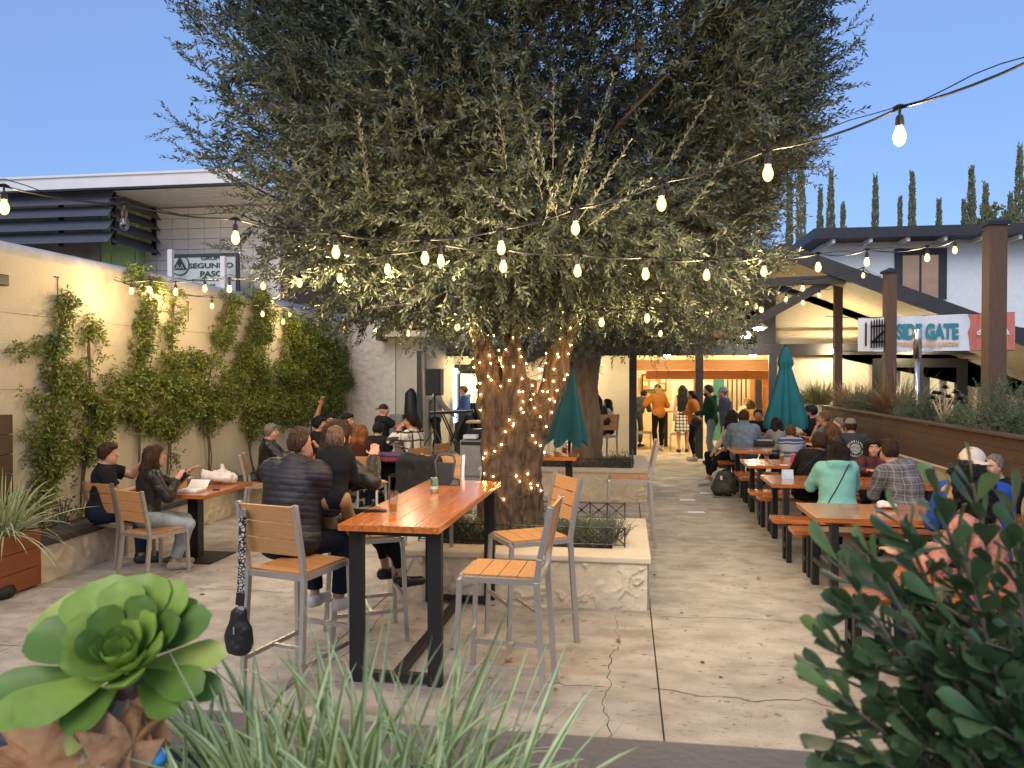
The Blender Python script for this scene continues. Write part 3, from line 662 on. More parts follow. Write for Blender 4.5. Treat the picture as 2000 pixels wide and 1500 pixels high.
# ------------------------------------------------------------------ neighbour's white building over the left wall
NB = thing('neighbour_building', 'white block building with wide flat roof and green wall beyond the left wall', 'building', (-9, 14, 0))
YF = 12.6
fa = AT(0, 352, YF); fb = AT(0, 374, YF); fe = AT(470, 350, YF)
boxo('fascia', (-22, YF, fb.z), (fe.x, YF+.12, fa.z), M['fasciaw'], NB); boxo('roof', (-22, YF+.12, fa.z-.2), (fe.x, YF+9, fa.z-.02), M['fasciaw'], NB)
boxo('drip_edge', (-22, YF-.03, fa.z), (fe.x+.03, YF+.15, fa.z+.04), M['fasciaw'], NB); boxo('gutter_line', (-22, YF-.012, fb.z-.04), (fe.x+.01, YF+.1, fb.z-.002), M['black'], NB)
boxo('soffit', (-22, YF+.12, fb.z+.0), (fe.x, YF+3.4, fb.z+.05), mat('pale_soffit', (.68, .68, .67), .7), NB)
YK = 14.3
k0 = AT(276, 450, YK).x; k1 = AT(548, 450, YK).x
boxo('mortar_wall', (k0, YK+.02, 0), (k1, YK+.2, fb.z), M['mortar'], NB)
bme = None; cw, ch = .345, .207
nblk = 0; zc = 2.0
while zc < fb.z-.05:
    x = k0
    while x < k1-.02:
        w_ = min(cw, k1-x); top = min(ch, fb.z-.01-zc)
        if abs(w_-cw) < 1e-6 and abs(top-ch) < 1e-6:
            if bme is None:
                o = MB().box((.004, -.03, .004), (cw-.004, .04, ch-.004)).build('block', M['block'], NB, world=False, bevel=.004); bme = o.data
            else:
                o = bpy.data.objects.new('block', bme); COL.objects.link(o); o.parent = NB
            o.location = Vector((x, YK, zc))-NB.location
        else: boxo('block', (x+.004, YK-.03, zc+.004), (x+w_-.004, YK+.04, zc+top-.004), M['block'], NB)
        x += cw
    zc += ch
boxo('side_wall', (k1, YK, 0), (k1+.15, YK+8, fb.z-.05), mat('brown_side_wall', (.16, .09, .07), .8), NB)
# green wall, window strip
g0, g1 = AT(181, 480, YK-.6).x, k0
boxo('green_wall', (g0, YK-.35, 0), (g1+.1, YK-.2, fb.z), M['green'], NB); boxo('green_return', (g1, YK-.2, 0), (g1+.1, YK+.01, fb.z), M['green'], NB)
boxo('grey_pier', (AT(160, 480, YK-.6).x, YK-.4, 0), (g0, YK-.2, fb.z), mat('grey_render', (.3, .29, .28), .7), NB)
for q in (197, 245, 252): x = AT(q, 480, YK-.6).x; boxo('pipe', (x, YK-.4, 0), (x+.05, YK-.35, fb.z), M['green'], NB)
boxo('upper_wall', (-22, YK-.3, 4.0), (AT(160, 480, YK-.6).x, YK-.2, fb.z), mat('grey_render', (.3, .29, .28)), NB)
px_ = [-60, 32, 47, 97, 112, 160]
for k in range(0, 6, 2):
    a, b = AT(px_[k] if k else -300, 480, YK-.6).x, AT(px_[k+1], 480, YK-.6).x; wf = boxo('window', (a-.04, YK-.4, 2.4), (a, YK-.3, 4.0), mat('grey_mullion', (.3, .3, .28)), NB)
    boxo('pane', (a, YK-.37, 2.4), (b, YK-.36, 4.0), M['glassdark'], wf); boxo('mullion', (b, YK-.42, 2.4), (b+.12, YK-.3, 4.0), mat('grey_mullion', (.3, .3, .28)), wf)
# louvre screen
LS = thing('louvre_screen', 'dark slatted sunshade screen wrapping the corner of the white building', 'sunshade', (-9, 12.8, 3.6)); YL = YF+.12
cx = AT(212, 400, YL).x; rx1 = None
sl = [(371, 396), (399, 420), (425, 446), (450, 471)]; ye = YL+1.55
for (a, b) in sl:
    za, zb = AT(212, a, YL).z, AT(212, b, YL).z
    mb = MB(); mb.prism([(-22, YL, zb), (-22, YL-.03, zb-.015), (-22, YL+.13, za), (-22, YL+.16, za+.015)], (cx+22, 0, 0)); mb.build('slat', M['louver'], LS)
    mb = MB(); mb.prism([(cx, YL+.1, zb), (cx+.03, YL+.1, zb-.015), (cx-.13, YL+.1, za), (cx-.16, YL+.1, za+.015)], (0, ye-YL-.1, 0)); mb.build('slat', M['louver'], LS)
for (x, y) in ((cx-.06, YL+.2), (AT(102, 400, YL).x, YL+.2), (cx-.08, ye-.1)):
    boxo('upright', (x-.04, y, AT(212, 474, YL).z), (x+.04, y+.05, fb.z), M['black'], LS)
# meeting sign
YS = 13.6
sg = thing('meeting_sign', 'white framed meeting sign with triangle-in-circle emblem beyond the left wall', 'sign', (-7.2, YS, 0))
a, b = AT(330, 497, YS), AT(466, 566, YS); fw = .06
mb = MB(); mb.box((a.x, YS, b.z-.5), (a.x+fw, YS+.06, a.z)).box((b.x-fw, YS, b.z-.5), (b.x, YS+.06, a.z)).box((a.x+fw, YS, a.z-fw), (b.x-fw, YS+.06, a.z)); mb.build('frame', mat('sign_frame_dark', (.05, .05, .05), .6), sg)
boxo('board', (a.x+fw, YS+.02, b.z-.2), (b.x-fw, YS+.04, a.z-fw), mat('sign_white', (.62, .66, .64), .5, var=.04), sg)
dk = mat('sign_dark_print', (.03, .07, .05), .6, var=0)
for s_, x0_, y0_, x1_, y1_ in (('GRUPO', 392, 508, 438, 499.5), ('SEGUNDO', 368, 524, 455, 512), ('PASO', 390, 540, 435, 528), ('Alcoholicos Anonimos', 336, 550, 458, 543), ('24 HORAS', 372, 559, 420, 554)):
    fit(s_, AT(x0_, y0_, YS+.01), AT(x1_, y1_, YS+.01), dk, sg, .008)
c = AT(351, 518, YS+.008); r_ = .2; mb = MB(); n = 32
vs = []; fs = []
for i in range(n):
    t_ = 2*math.pi*i/n; vs += [(c.x+r_*math.cos(t_), c.y, c.z+r_*math.sin(t_)), (c.x+(r_-.022)*math.cos(t_), c.y, c.z+(r_-.022)*math.sin(t_))]
    j = (i+1) % n; fs.append((2*i, 2*i+1, 2*j+1, 2*j))
mb.add(vs, fs); tr = [(c.x+.172*math.cos(t_), c.y-.002, c.z+.172*math.sin(t_)) for t_ in (R(90), R(210), R(330))]; mb.add(tr, [(0, 1, 2)]); mb.build('emblem', dk, sg, fix=False)
text('AA', .13, (c.x-.085, c.y-.005, c.z-.075), mat('sign_white', (.7, .74, .72)), sg, font_x=1.0)
for px, top in ((331, 487), (434, 500)):
    p = AT(px, top, YS-.3); boxo('post', (p.x-.045, YS-.3, 0), (p.x+.045, YS-.22, p.z), M['fasciaw'], sg)

# ------------------------------------------------------------------ right: raised planter wall with brown boards, posts
RW = thing('raised_planter_wall', 'long raised planter wall with dark brown boards over cream stucco on the right', 'planter', (4.2, 11, 0))
y0, y1 = 3.2, 15.9
boxo('wall', (3.87, y0, 0), (4.07, y1, .84), M['stucco'], RW)
boxo('ledge', (3.83, y0, .84), (4.07, y1, .862), M['cap'], RW)
for k in range(4):
    z0 = .865+k*.122
    for a, b in ((y0, 7.3), (7.31, 11.6), (11.61, y1)): boxo('board', (3.85, a, z0), (3.88, b, z0+.119), M['brownbd'], RW, bevel=.003)
for a, b in ((y0, 7.3), (7.31, 11.6), (11.61, y1)): boxo('cap_board', (3.80, a, 1.356), (3.95, b, 1.385), M['brownbd'], RW, bevel=.004)
boxo('soil', (3.9, y0, .87), (4.75, y1, 1.3), M['soil'], RW); boxo('board', (4.76, y0, 0), (4.79, y1, 1.38), M['brownbd'], RW)
boxo('board', (3.85, y1, .865), (4.79, y1+.03, 1.38), M['brownbd'], RW)
for k, (px, ptop, Y) in enumerate(((1943, 432, .10), (1738, 527, .088), (1637, 552, .078))):
    w = Y; p = AX(px, ptop, 4.36); Y = p.y
    t = thing('timber_post', ['nearest and thickest brown timber post with black cap', 'middle brown timber post in front of the banner', 'farthest and thinnest brown timber post below the gable'][k], 'post', (p.x, Y, 1.1), group='brown timber posts in the raised planter')
    boxo('shaft', (p.x-w, Y-w, 1.1), (p.x+w, Y+w, p.z-.06), mat('brown_timber_post', (.080, .046, .032), .6, var=.2, scale=5, stretch=(8, 8, 1), bump=.2, bscale=20), t, bevel=.008)
    MB().prism([(p.x-w-.03, Y-w-.03, p.z-.06), (p.x+w+.03, Y-w-.03, p.z-.06), (p.x+w+.03, Y+w+.03, p.z-.06), (p.x-w-.03, Y+w+.03, p.z-.06)], (0, 0, .045)).build('cap_plate', M['black'], t)
    MB().add([(p.x-w-.02, Y-w-.02, p.z-.015), (p.x+w+.02, Y-w-.02, p.z-.015), (p.x+w+.02, Y+w+.02, p.z-.015), (p.x-w-.02, Y+w+.02, p.z-.015), (p.x, Y, p.z+.04)], [(0, 1, 4), (1, 2, 4), (2, 3, 4), (3, 0, 4), (3, 2, 1, 0)]).build('cap_point', M['black'], t)
POSTS = [AX(1921, 452, 4.2), AX(1722, 540, 4.2), AX(1630, 560, 4.25)]
p = AT(1792, 642, 12.5); t = thing('steel_flue', 'tall stainless steel heater pipe rising behind the raised planter', 'pipe', (p.x, 12.5, 0))
MB().lathe([(.036, 0), (.036, AT(1792, 700, 12.5).z)], (p.x, 12.5, 0), 12).build('lower_tube', M['steel'], t, smooth=True); MB().lathe([(.06, AT(1792, 700, 12.5).z), (.06, p.z-.02), (.05, p.z)], (p.x, 12.5, 0), 14).build('upper_tube', M['steel'], t, smooth=True)
MB().bar((p.x+.09, 12.5, 2.35), (p.x+.22, 12.5, 2.35), .03).build('bracket', M['steel'], t)

# cream back wall beyond the raised planter, right side, so the courtyard closes
boxo('room_floor', (4.8, 3, .0), (9.7, 18.6, .004), M['concrete'], MBD)

p = AX(4, 550, -6.09); o = boxo('wall_lamp', (p.x-.0, p.y-.16, p.z-.05), (p.x+.10, p.y-.02, p.z+.06), M['black'], None, bevel=.01); tag(o, 'small black wall fitting at the far left edge of the cream wall', 'wall lamp')
# foreground: grey ledge of the raised terrace planter
TP = thing('terrace_planter', 'grey painted planter box with flat rim in the near foreground', 'planter', (0, .8, 0))
ledm = mat('grey_painted_ledge', (.065, .067, .088), .55, var=.1, scale=6, bump=.12, bscale=80)
boxo('rim_board', (-3, .94, 1.46), (3.4, 1.062, 1.5), ledm, TP, bevel=.006)
boxo('front_wall', (-3, .96, .4), (3.4, 1.04, 1.458), ledm, TP); boxo('back_wall', (-3, .2, .4), (3.4, .26, 1.4), ledm, TP)
boxo('soil', (-3, .262, .9), (3.4, .955, 1.40), M['soil'], TP)
s_ = boxo('terrace', (-3, -4, .0), (3.4, .958, .39), M['concrete']); s_['kind'] = 'structure'

# ------------------------------------------------------------------ leaf clouds in numpy
def frames(d):
    d = d/np.maximum(np.linalg.norm(d, axis=-1, keepdims=True), 1e-9)
    a = np.where(np.abs(d[..., 2:3]) < .9, np.array([0, 0, 1.]), np.array([1., 0, 0]))
    s = np.cross(d, a); s /= np.maximum(np.linalg.norm(s, axis=-1, keepdims=True), 1e-9)
    return d, s, np.cross(s, d)
def leaves(base, dirn, L, Wd, roll=None, fold=.25, rs=RS):
    """folded lance leaves: 6 verts, 4 tris as 2 quads each"""
    n = len(base); d, s, u = frames(dirn)
    r = rs.rand(n)*2*np.pi if roll is None else roll
    c, q = np.cos(r)[:, None], np.sin(r)[:, None]; s2 = s*c+u*q; u2 = u*c-s*q
    L = L[:, None]; Wd = Wd[:, None]
    b = base; m = base+d*L*.5-u2*L*.02; t = base+d*L-u2*L*.08
    l = m+s2*Wd*.5+u2*Wd*fold; rr = m-s2*Wd*.5+u2*Wd*fold
    V = np.stack([b, l, t, rr, m], 1)      # two quads would be non planar: use b,l,t,m and b,m,t,r
    F = np.array([[0, 4, 2, 1], [0, 3, 2, 4]])
    Fq = (np.arange(n)[:, None, None]*5+F).reshape(-1, 4)
    return V.reshape(-1, 3), Fq
def ribbons(P, w):
    """P (n,k,3) centre lines -> triangular-section stems, w (k,)"""
    n, k, _ = P.shape; d = np.gradient(P, axis=1); d, s, u = frames(d)
    V = []
    for a in (0, 2.094, 4.189): V.append(P+(s*math.cos(a)+u*math.sin(a))*np.asarray(w)[None, :, None])
    V = np.stack(V, 2); base = np.arange(n)[:, None, None]*k*3; F = []
    for i in range(k-1):
        for j in range(3):
            F.append([i*3+j, i*3+(j+1) % 3, (i+1)*3+(j+1) % 3, (i+1)*3+j])
    Fq = (base+np.array(F)[None]).reshape(-1, 4)
    return V.reshape(-1, 3), Fq
def twigs(P0, D, Ln, nl, curve, leafL, leafW, spread=.55, k=5, opp=True):
    """twig centre lines bending towards 'curve'; returns leaf mesh + stem mesh arrays"""
    n = len(P0); t = np.linspace(0, 1, k)[None, :, None]
    D = D/np.linalg.norm(D, axis=1, keepdims=True)
    C = curve if np.ndim(curve) == 2 else np.array(curve)[None]
    P = P0[:, None]+(D[:, None]*t+C[:, None]*t*t*.5)*Ln[:, None, None]
    sv, sf = ribbons(P, np.linspace(.0032, .0009, k)*1.0)
    tt = (np.arange(nl)+.5)/nl*.9+.1; tt = np.repeat(tt[None], n, 0)+RS.uniform(-.02, .02, (n, nl))
    T = tt[..., None]; B = P0[:, None]+(D[:, None]*T+C[:, None]*T*T*.5)*Ln[:, None, None]
    dl = D[:, None]+C[:, None]*T; dl /= np.linalg.norm(dl, axis=2, keepdims=True)
    _, s, u = frames(dl)
    a = (np.arange(nl)//2*1.57+np.where(np.arange(nl) % 2, np.pi, 0))[None]+RS.rand(n, 1)*6.28+RS.uniform(-.4, .4, (n, nl))
    out_ = s*np.cos(a)[..., None]+u*np.sin(a)[..., None]
    sp = RS.uniform(spread*.7, spread*1.4, (n, nl, 1)); ld = dl*(1-sp*.5)+out_*sp
    Ls = leafL*RS.uniform(.65, 1.15, (n, nl))*(1.05-.35*tt); Ws = leafW*RS.uniform(.8, 1.2, (n, nl))
    lv, lf = leaves(B.reshape(-1, 3), ld.reshape(-1, 3), Ls.ravel(), Ws.ravel())
    return lv, lf, sv, sf
def cat_mesh(parts):
    V = []; F = []; mi = []; n = 0
    for v, f, m in parts: V.append(v); F.append(f+n); mi.append(np.full(len(f), m)); n += len(v)
    return np.concatenate(V), np.concatenate(F), np.concatenate(mi)

M['olive'] = mat('olive_leaf', (.034, .050, .034), .40, var=.35, scale=1.6, col2=(.11, .14, .10), island=.6, spec=.55, translucent=.06)
M['twig'] = mat('olive_twig', (.17, .15, .11), .8, var=.2)
def bark(name, c1, c2, sc=9):
    m = mat(name, c1, .9, var=.2, scale=sc, col2=c2, stretch=(1, 1, .22), bump=2.5, bscale=22, detail=8); return m
M['bark'] = bark('gnarled_olive_bark', (.022, .014, .009), (.16, .105, .065), 24)

def crown_pts(n, c, r, pw, shell, noise_amp, cl=.9, thr=-.12, front=None):
    out_ = []; tot = 0
    c = np.array(c); r = np.array(r)
    while tot < n:
        d = RS.normal(size=(n*3, 3)); d /= np.linalg.norm(d, axis=1, keepdims=True)
        rad = shell+(1-shell)*RS.rand(len(d), 1)**.6
        sup = (np.abs(d)**pw).sum(1, keepdims=True)**(-1/pw)
        am = 1+noise_amp*fbm(d*2.3+3.1, 3)[:, None]
        p = c+d*sup*rad*r*am
        keep = vnoise(p*cl)+.5*vnoise(p*cl*2.3+5) > thr
        if front is not None: keep &= RS.rand(len(p)) < np.where(p[:, 1] > c[1]+.8, front, 1)
        p = p[keep]; out_.append(np.concatenate([p, (d*1.0)[keep]], 1)); tot += len(p)
    q = np.concatenate(out_)[:n]; return q[:, :3], q[:, 3:]
def trunk_mesh(limbs, h=.022, amp=.05, k=.06):
    pts = np.array([p for l in limbs for p in (l[0], l[1])]); rm = max(l[2] for l in limbs)+.1
    F = Field(pts.min(0)-rm, pts.max(0)+rm, h)
    for (a, b, r0, r1) in limbs: F.cap(a, b, r0, r1, k)
    V, Q = F.mesh(); N_ = vnormals(V, Q)
    q = V*np.array([1, 1, .28]); rdg = 1-np.abs(fbm(q*7+fbm(V*2)[:, None]*1.2, 3))*2
    dsp = amp*(.55*(rdg-.5)+.5*fbm(V*np.array([5, 5, 2.5])+4, 2)); V = V+N_*dsp[:, None]
    return V, Q
def a3(v): return np.array(tuple(v))

# ---- big olive in the near planter
T1 = thing('olive_tree', 'huge old olive tree with twinkle lights on its trunk in the near planter', 'tree', (-1.2, 7.7, .45))
Y1 = 7.65
def limb(pts, Y=Y1):
    o = []
    for (x0, y0, r0, dy0), (x1, y1, r1, dy1) in zip(pts[:-1], pts[1:]):
        o.append((a3(AT(x0, y0, Y+dy0)), a3(AT(x1, y1, Y+dy1)), r0, r1))
    return o
L1_ = limb([(997, 1050, .30, 0), (995, 960, .245, 0), (1000, 870, .235, 0), (1003, 820, .22, 0)])
L1_ += limb([(960, 1045, .13, -.12), (968, 960, .14, -.08), (972, 860, .15, -.05)])+limb([(1045, 1045, .12, .0), (1035, 960, .13, 0), (1030, 880, .13, -.05)])
L1_ += limb([(985, 890, .19, 0), (962, 790, .165, -.02), (955, 730, .15, 0), (938, 650, .14, .05), (905, 560, .12, .1), (840, 430, .09, .2), (760, 300, .06, .2)])
L1_ += limb([(1005, 870, .15, -.08), (1008, 780, .12, -.1), (1002, 700, .115, -.05), (1000, 620, .11, .1), (975, 500, .09, .2), (960, 330, .06, .3)])
L1_ += limb([(1020, 920, .17, 0), (1050, 830, .15, .05), (1078, 760, .14, .12), (1092, 690, .13, .15), (1108, 620, .13, .2), (1150, 520, .11, .3), (1240, 380, .08, .4), (1320, 260, .05, .5)])
L1_ = [(a, b, r0*.76, r1*.78) for a, b, r0, r1 in L1_]
for k_ in range(15):      # ropy strands that fuse with the bole
    a0_ = k_*.9; x_ = -1.2+.02; P0_ = [np.array([-1.17+.25*math.cos(a0_+z_*.5+.3*math.sin(k_+z_*2))*(1.05 if z_ < .8 else .72+.25*max(0, z_-1.3)), 7.72+.2*math.sin(a0_+z_*.5), z_]) for z_ in (.3, .7, 1.1, 1.5, 1.9)]
    for q0, q1 in zip(P0_[:-1], P0_[1:]): L1_.append((q0, q1, .065, .055))
TV, TQ = trunk_mesh(L1_, .015, .085, .035)
np_mesh('trunk', TV, TQ, M['bark'], T1, True, True)
# inner branches
mb = MB()
for k in range(46):
    a = random.uniform(0, 6.28); e = random.uniform(.1, 1.1); p0 = Vector((-1.2+random.uniform(-.5, .5), 7.8+random.uniform(-.3, .3), random.uniform(2.6, 4.0)))
    d = Vector((math.cos(a)*math.cos(e), math.sin(a)*math.cos(e), math.sin(e)*.8)); L_ = random.uniform(1.6, 2.9); pts = [p0]
    for j in range(5):
        d = (d+Vector((random.uniform(-.25, .25), random.uniform(-.25, .25), random.uniform(-.1, .25)))).normalized(); pts.append(pts[-1]+d*L_/5)
    mb.tube(pts, [.05, .04, .03, .022, .015, .008], 6)
o = mb.build('inner_branches', mat('dark_branch', (.05, .04, .03), .9), T1, smooth=True, fix=False); o['kind'] = 'stuff'
c1 = (-1.0, 7.75, 5.0); r1 = (2.62, 2.75, 2.35)
P_, Dd = crown_pts(13000, c1, r1, 2.6, .72, .17, front=.35); parts = []
def add_twigs(P, D, Lr, nl, up=.5, jit=.55, lL=.084, lW=.0195, sp=.6, store=parts):
    if P[:, 1].mean() < 9:      # the crown's own outline narrows towards its skirt
        wob = .22*vnoise(P*1.7); xr = np.interp(P[:, 2], [2.4, 3.0, 3.6, 4.4, 5.4], [.75, 1.15, 1.45, 1.85, 2.2])+wob; xl = np.interp(P[:, 2], [2.4, 3.0, 3.6, 4.4, 5.4], [-3.0, -3.45, -3.8, -4.1, -4.1])-wob
        kk = (P[:, 0] < xr) & (P[:, 0] > xl); P = P[kk]; D = D[kk]
    n = len(P); d = D+np.array([0, 0, up])[None]+RS.normal(size=(n, 3))*jit
    Ln = RS.uniform(Lr[0], Lr[1], n); cv = RS.normal(size=(n, 3))*.25+np.array([0, 0, .15])
    lv, lf, sv, sf = twigs(P, d, Ln, nl, cv, lL, lW, sp); store.append((lv, lf, 0)); store.append((sv, sf, 1))
low = P_[:, 2] < 3.2
add_twigs(P_[~low], Dd[~low], (.22, .42), 22); add_twigs(P_[low], Dd[low]*1.2, (.2, .36), 20, up=-.05)
Q_, Dq = crown_pts(2600, (c1[0], 7.7, 4.9), (2.2, 1.9, 1.7), 2.6, .2, .1, thr=-2); add_twigs(Q_, Dq, (.28, .45), 20, up=.3, lL=.075, lW=.02)
Q_, Dq = crown_pts(4600, c1, (2.25, 2.2, 1.95), 2.6, .4, .15, thr=-.5, front=.5); add_twigs(Q_, Dq, (.25, .4), 20, up=.2)
# low skirt of hanging twigs over the path and the front
n = 1500; a = RS.rand(n)*6.28; rr_ = np.sqrt(RS.uniform(.15, 1, n)); P_ = np.stack([c1[0]+2.6*rr_*np.cos(a), c1[1]+2.3*rr_*np.sin(a), 2.75+.35*RS.rand(n)+.35*vnoise(np.stack([a*2, rr_*2, a*0], 1))], 1)
add_twigs(P_, np.stack([np.cos(a)*.8, np.sin(a)*.8, -.35+0*a], 1), (.2, .35), 18, up=-.1)
# long loose shoots past the outline
n = 420; P_, Dd = crown_pts(n, c1, r1, 2.6, .90, .22, front=.3); add_twigs(P_, Dd, (.35, .62), 30, up=.45, jit=.4, sp=.5)
for (x0, y0, x1_, y1_, Y) in ((470, 640//1, 0, 0, 0),) if False else (
        (490, 300, 300, 232, 6.8), (500, 340, 340, 300, 7), (480, 200, 350, 110, 7), (480, 120, 370, 40, 7), (490, 120, 375, -40, 7.2), (500, 430, 455, 505, 6.6), (520, 400, 440, 340, 6.6), (450, 330, 345, 250, 6.9),
        (1520, 120, 1705, 45, 7.2), (1530, 170, 1680, 90, 7.2), (1520, 230, 1650, 150, 7), (1500, 290, 1620, 240, 7), (1480, 350, 1600, 300, 6.9), (1500, 60, 1660, -30, 7.2), (1500, 320, 1610, 330, 6.8), (1450, 420, 1560, 400, 6.6)):
    b_ = a3(AT(x0, y0, Y)); tp_ = a3(AT(x1_, y1_, Y-.3)); d = tp_-b_; L_ = np.linalg.norm(d)
    lv, lf, sv, sf = twigs(b_[None], d[None], np.array([L_]), 46, np.array([0, 0, .12]), .066, .014, .5); parts += [(lv, lf, 0), (sv, sf, 1)]
    for j in range(7):
        f_ = .15+.75*j/7; bb = b_+d*f_; dd = d/L_+RS.normal(size=3)*.5
        lv, lf, sv, sf = twigs(bb[None], dd[None], np.array([.3]), 24, np.array([0, 0, .2]), .062, .013, .55); parts += [(lv, lf, 0), (sv, sf, 1)]
# shoots reaching towards the viewer, paler leaf colour standing in for brighter light
for (x0, y0, x1_, y1_, Y0, Y_1) in ((990, 330, 960, 120, 5.0, 4.6), (1060, 390, 1005, 160, 5.0, 4.4), (1080, 330, 1082, 150, 5.0, 4.5), (1110, 400, 1200, 160, 4.9, 4.3), (1130, 430, 1230, 290, 5, 4.4), (1150, 440, 1270, 360, 5, 4.5), (1030, 430, 935, 375, 5, 4.4), (1130, 380, 1165, 250, 5, 4.35), (1090, 430, 1045, 270, 4.9, 4.3), (1060, 440, 1120, 300, 5, 4.3), (1000, 440, 930, 440, 5.2, 4.6), (640, 420, 560, 300, 5.4, 4.9), (720, 380, 700, 230, 5.3, 4.8), (1340, 420, 1430, 300, 5.4, 4.9), (1300, 330, 1390, 190, 5.5, 5.0), (830, 300, 800, 160, 5.4, 4.9)):
    b_ = a3(AT(x0, y0, Y0)); tp_ = a3(AT(x1_, y1_, Y_1)); d = tp_-b_; L_ = np.linalg.norm(d)
    lv, lf, sv, sf = twigs(b_[None], d[None], np.array([L_]), 38, np.array([0, 0, .1]), .064, .0135, .42); parts += [(lv, lf, 2), (sv, sf, 1)]
V, F_, mi = cat_mesh(parts)
M['olive2'] = mat('lit_olive_leaf', (.13, .155, .125), .45, var=.2, scale=2, island=.3, translucent=.15)
np_mesh('crown', V, F_, [M['olive'], M['twig'], M['olive2']], T1, False, True, mi, kind='stuff')

# ---- second tree behind
T2 = thing('olive_tree', 'second smaller olive tree standing in the farther planter behind the teal umbrella', 'tree', (-.9, 12.9, .45)); Y2 = 12.9
LL = limb([(1145, 905, .26, 0), (1148, 840, .24, 0), (1140, 770, .22, 0), (1148, 700, .2, 0), (1180, 610, .16, 0), (1230, 540, .1, 0)], Y2)+limb([(1142, 760, .15, 0), (1100, 680, .13, 0), (1070, 600, .1, 0)], Y2)
V, Q = trunk_mesh(LL, .03, .05); np_mesh('trunk', V, Q, bark('dark_olive_bark', (.10, .07, .045), (.24, .18, .12)), T2, True, True)
parts = []; c2 = (-.55, 12.6, 4.2)
P_, Dd = crown_pts(3900, c2, (2.6, 2.4, 1.85), 2.8, .72, .2, front=.3); add_twigs(P_, Dd, (.25, .45), 18, up=.0, lL=.075, lW=.018, store=parts)
P_, Dd = crown_pts(700, c2, (2.1, 1.9, 1.5), 2.6, .5, .1, thr=-.5); add_twigs(P_, Dd, (.25, .45), 18, up=.0, lL=.085, lW=.022, store=parts)
P_ = np.stack([RS.uniform(-3.2, 1.75, 800), RS.uniform(10.6, 12.4, 800), RS.uniform(2.45, 2.9, 800)], 1); add_twigs(P_, np.tile(np.array([[0, -.3, -.4]]), (800, 1)), (.25, .4), 16, up=0, lL=.075, lW=.018, store=parts)
V, F_, mi = cat_mesh(parts); np_mesh('crown', V, F_, [M['olive'], M['twig']], T2, False, True, mi, kind='stuff')

# ------------------------------------------------------------------ string lights
gm = bpy.data.materials.new('lit_amber_bulb_glass'); gm.use_nodes = True; M['bulb'] = gm; N = gm.node_tree.nodes; L = gm.node_tree.links; N.clear()
o_ = N.new('ShaderNodeOutputMaterial'); ad = N.new('ShaderNodeAddShader'); tr_ = N.new('ShaderNodeBsdfTransparent'); em_ = N.new('ShaderNodeEmission'); lw_ = N.new('ShaderNodeLayerWeight'); rp_ = N.new('ShaderNodeValToRGB')
tr_.inputs[0].default_value = (.78, .62, .32, 1); em_.inputs['Strength'].default_value = 1.0; lw_.inputs['Blend'].default_value = .35
rp_.color_ramp.elements[0].color = (1.5, 1.08, .42, 1); rp_.color_ramp.elements[1].color = (.75, .42, .07, 1); rp_.color_ramp.elements[1].position = .8
L.new(lw_.outputs['Facing'], rp_.inputs[0]); L.new(rp_.outputs[0], em_.inputs['Color']); L.new(tr_.outputs[0], ad.inputs[0]); L.new(em_.outputs[0], ad.inputs[1]); L.new(ad.outputs[0], o_.inputs['Surface'])
BL = bpy.data.lights.new('bulb_light', 'POINT'); BL.energy = 10.5; BL.color = (1, .88, .82); BL.shadow_soft_size = .009
def catmull(P, n=5):
    P = [Vector(p) for p in P]; o = []
    for i in range(len(P)-1):
        a, b, c, d = P[max(i-1, 0)], P[i], P[i+1], P[min(i+2, len(P)-1)]
        for k in range(n):
            t = k/n; o.append(.5*((2*b)+(c-a)*t+(2*a-5*b+4*c-d)*t*t+(3*b-a-3*c+d)*t**3))
    o.append(P[-1]); return o
bulb_me = socket_me = None
def strand(label, start, bulbs, end, sag=.035):
    t = thing('string_light', label, 'string light', start, group='festoon strings over the courtyard')
    pts = [Vector(start)]; kn = []
    for b in bulbs:
        p = AT(b[0], b[1], b[2]); top = p+Vector((0, 0, .105)); kn.append((p, len(b) > 3)); pts.append(top)
    pts.append(Vector(end)); path = []
    for a, b in zip(pts[:-1], pts[1:]):
        for k in range(6):
            f_ = k/6; q = a.lerp(b, f_); q.z -= sag*4*f_*(1-f_)*min(1, (b-a).length); path.append(q)
    path.append(pts[-1])
    MB().tube(path, .0055, 5).build('cable', M['wire'], t, fix=False)
    path2 = [p+Vector((0, 0, .022+.018*math.sin(i*1.1))) for i, p in enumerate(path)]; MB().tube(path2, .003, 4).build('guy_wire', M['wire'], t, fix=False)
    for p, unlit in kn:
        mb = MB(); mb.tube([(0, 0, .11), (0, 0, .072)], .006, 6).lathe([(.012, .075), (.0165, .06), (.018, .035), (.0155, .03)], n=10).lathe([(.03, .108), (.012, .118), (.004, .112)], n=6)
        bo = mb.build('bulb', M['wire'], t, world=False, smooth=False); bo.location = p-Vector(start)
        g_ = MB().lathe([(.010, .031), (.016, .022), (.0225, .004), (.0235, -.010), (.019, -.026), (.010, -.036), (0, -.039)], n=10)
        g2 = g_.build('globe', M['glass'] if unlit else M['bulb'], bo, world=False, smooth=True); g2.scale = (1.1, 1.1, 1.1); g2.location = (0, 0, -.006)
        if not unlit:
            lo = bpy.data.objects.new('bulb_light', BL); COL.objects.link(lo); lo.parent = bo; lo.location = (0, 0, -.014)
        if unlit: MB().tube([(-.008, 0, .03), (-.006, 0, -.015), (0, 0, .0), (.006, 0, -.015), (.008, 0, .03)], .0012, 4).build('filament', M['alu'], bo, world=False)
w0 = AX(222, 546, -6.09)
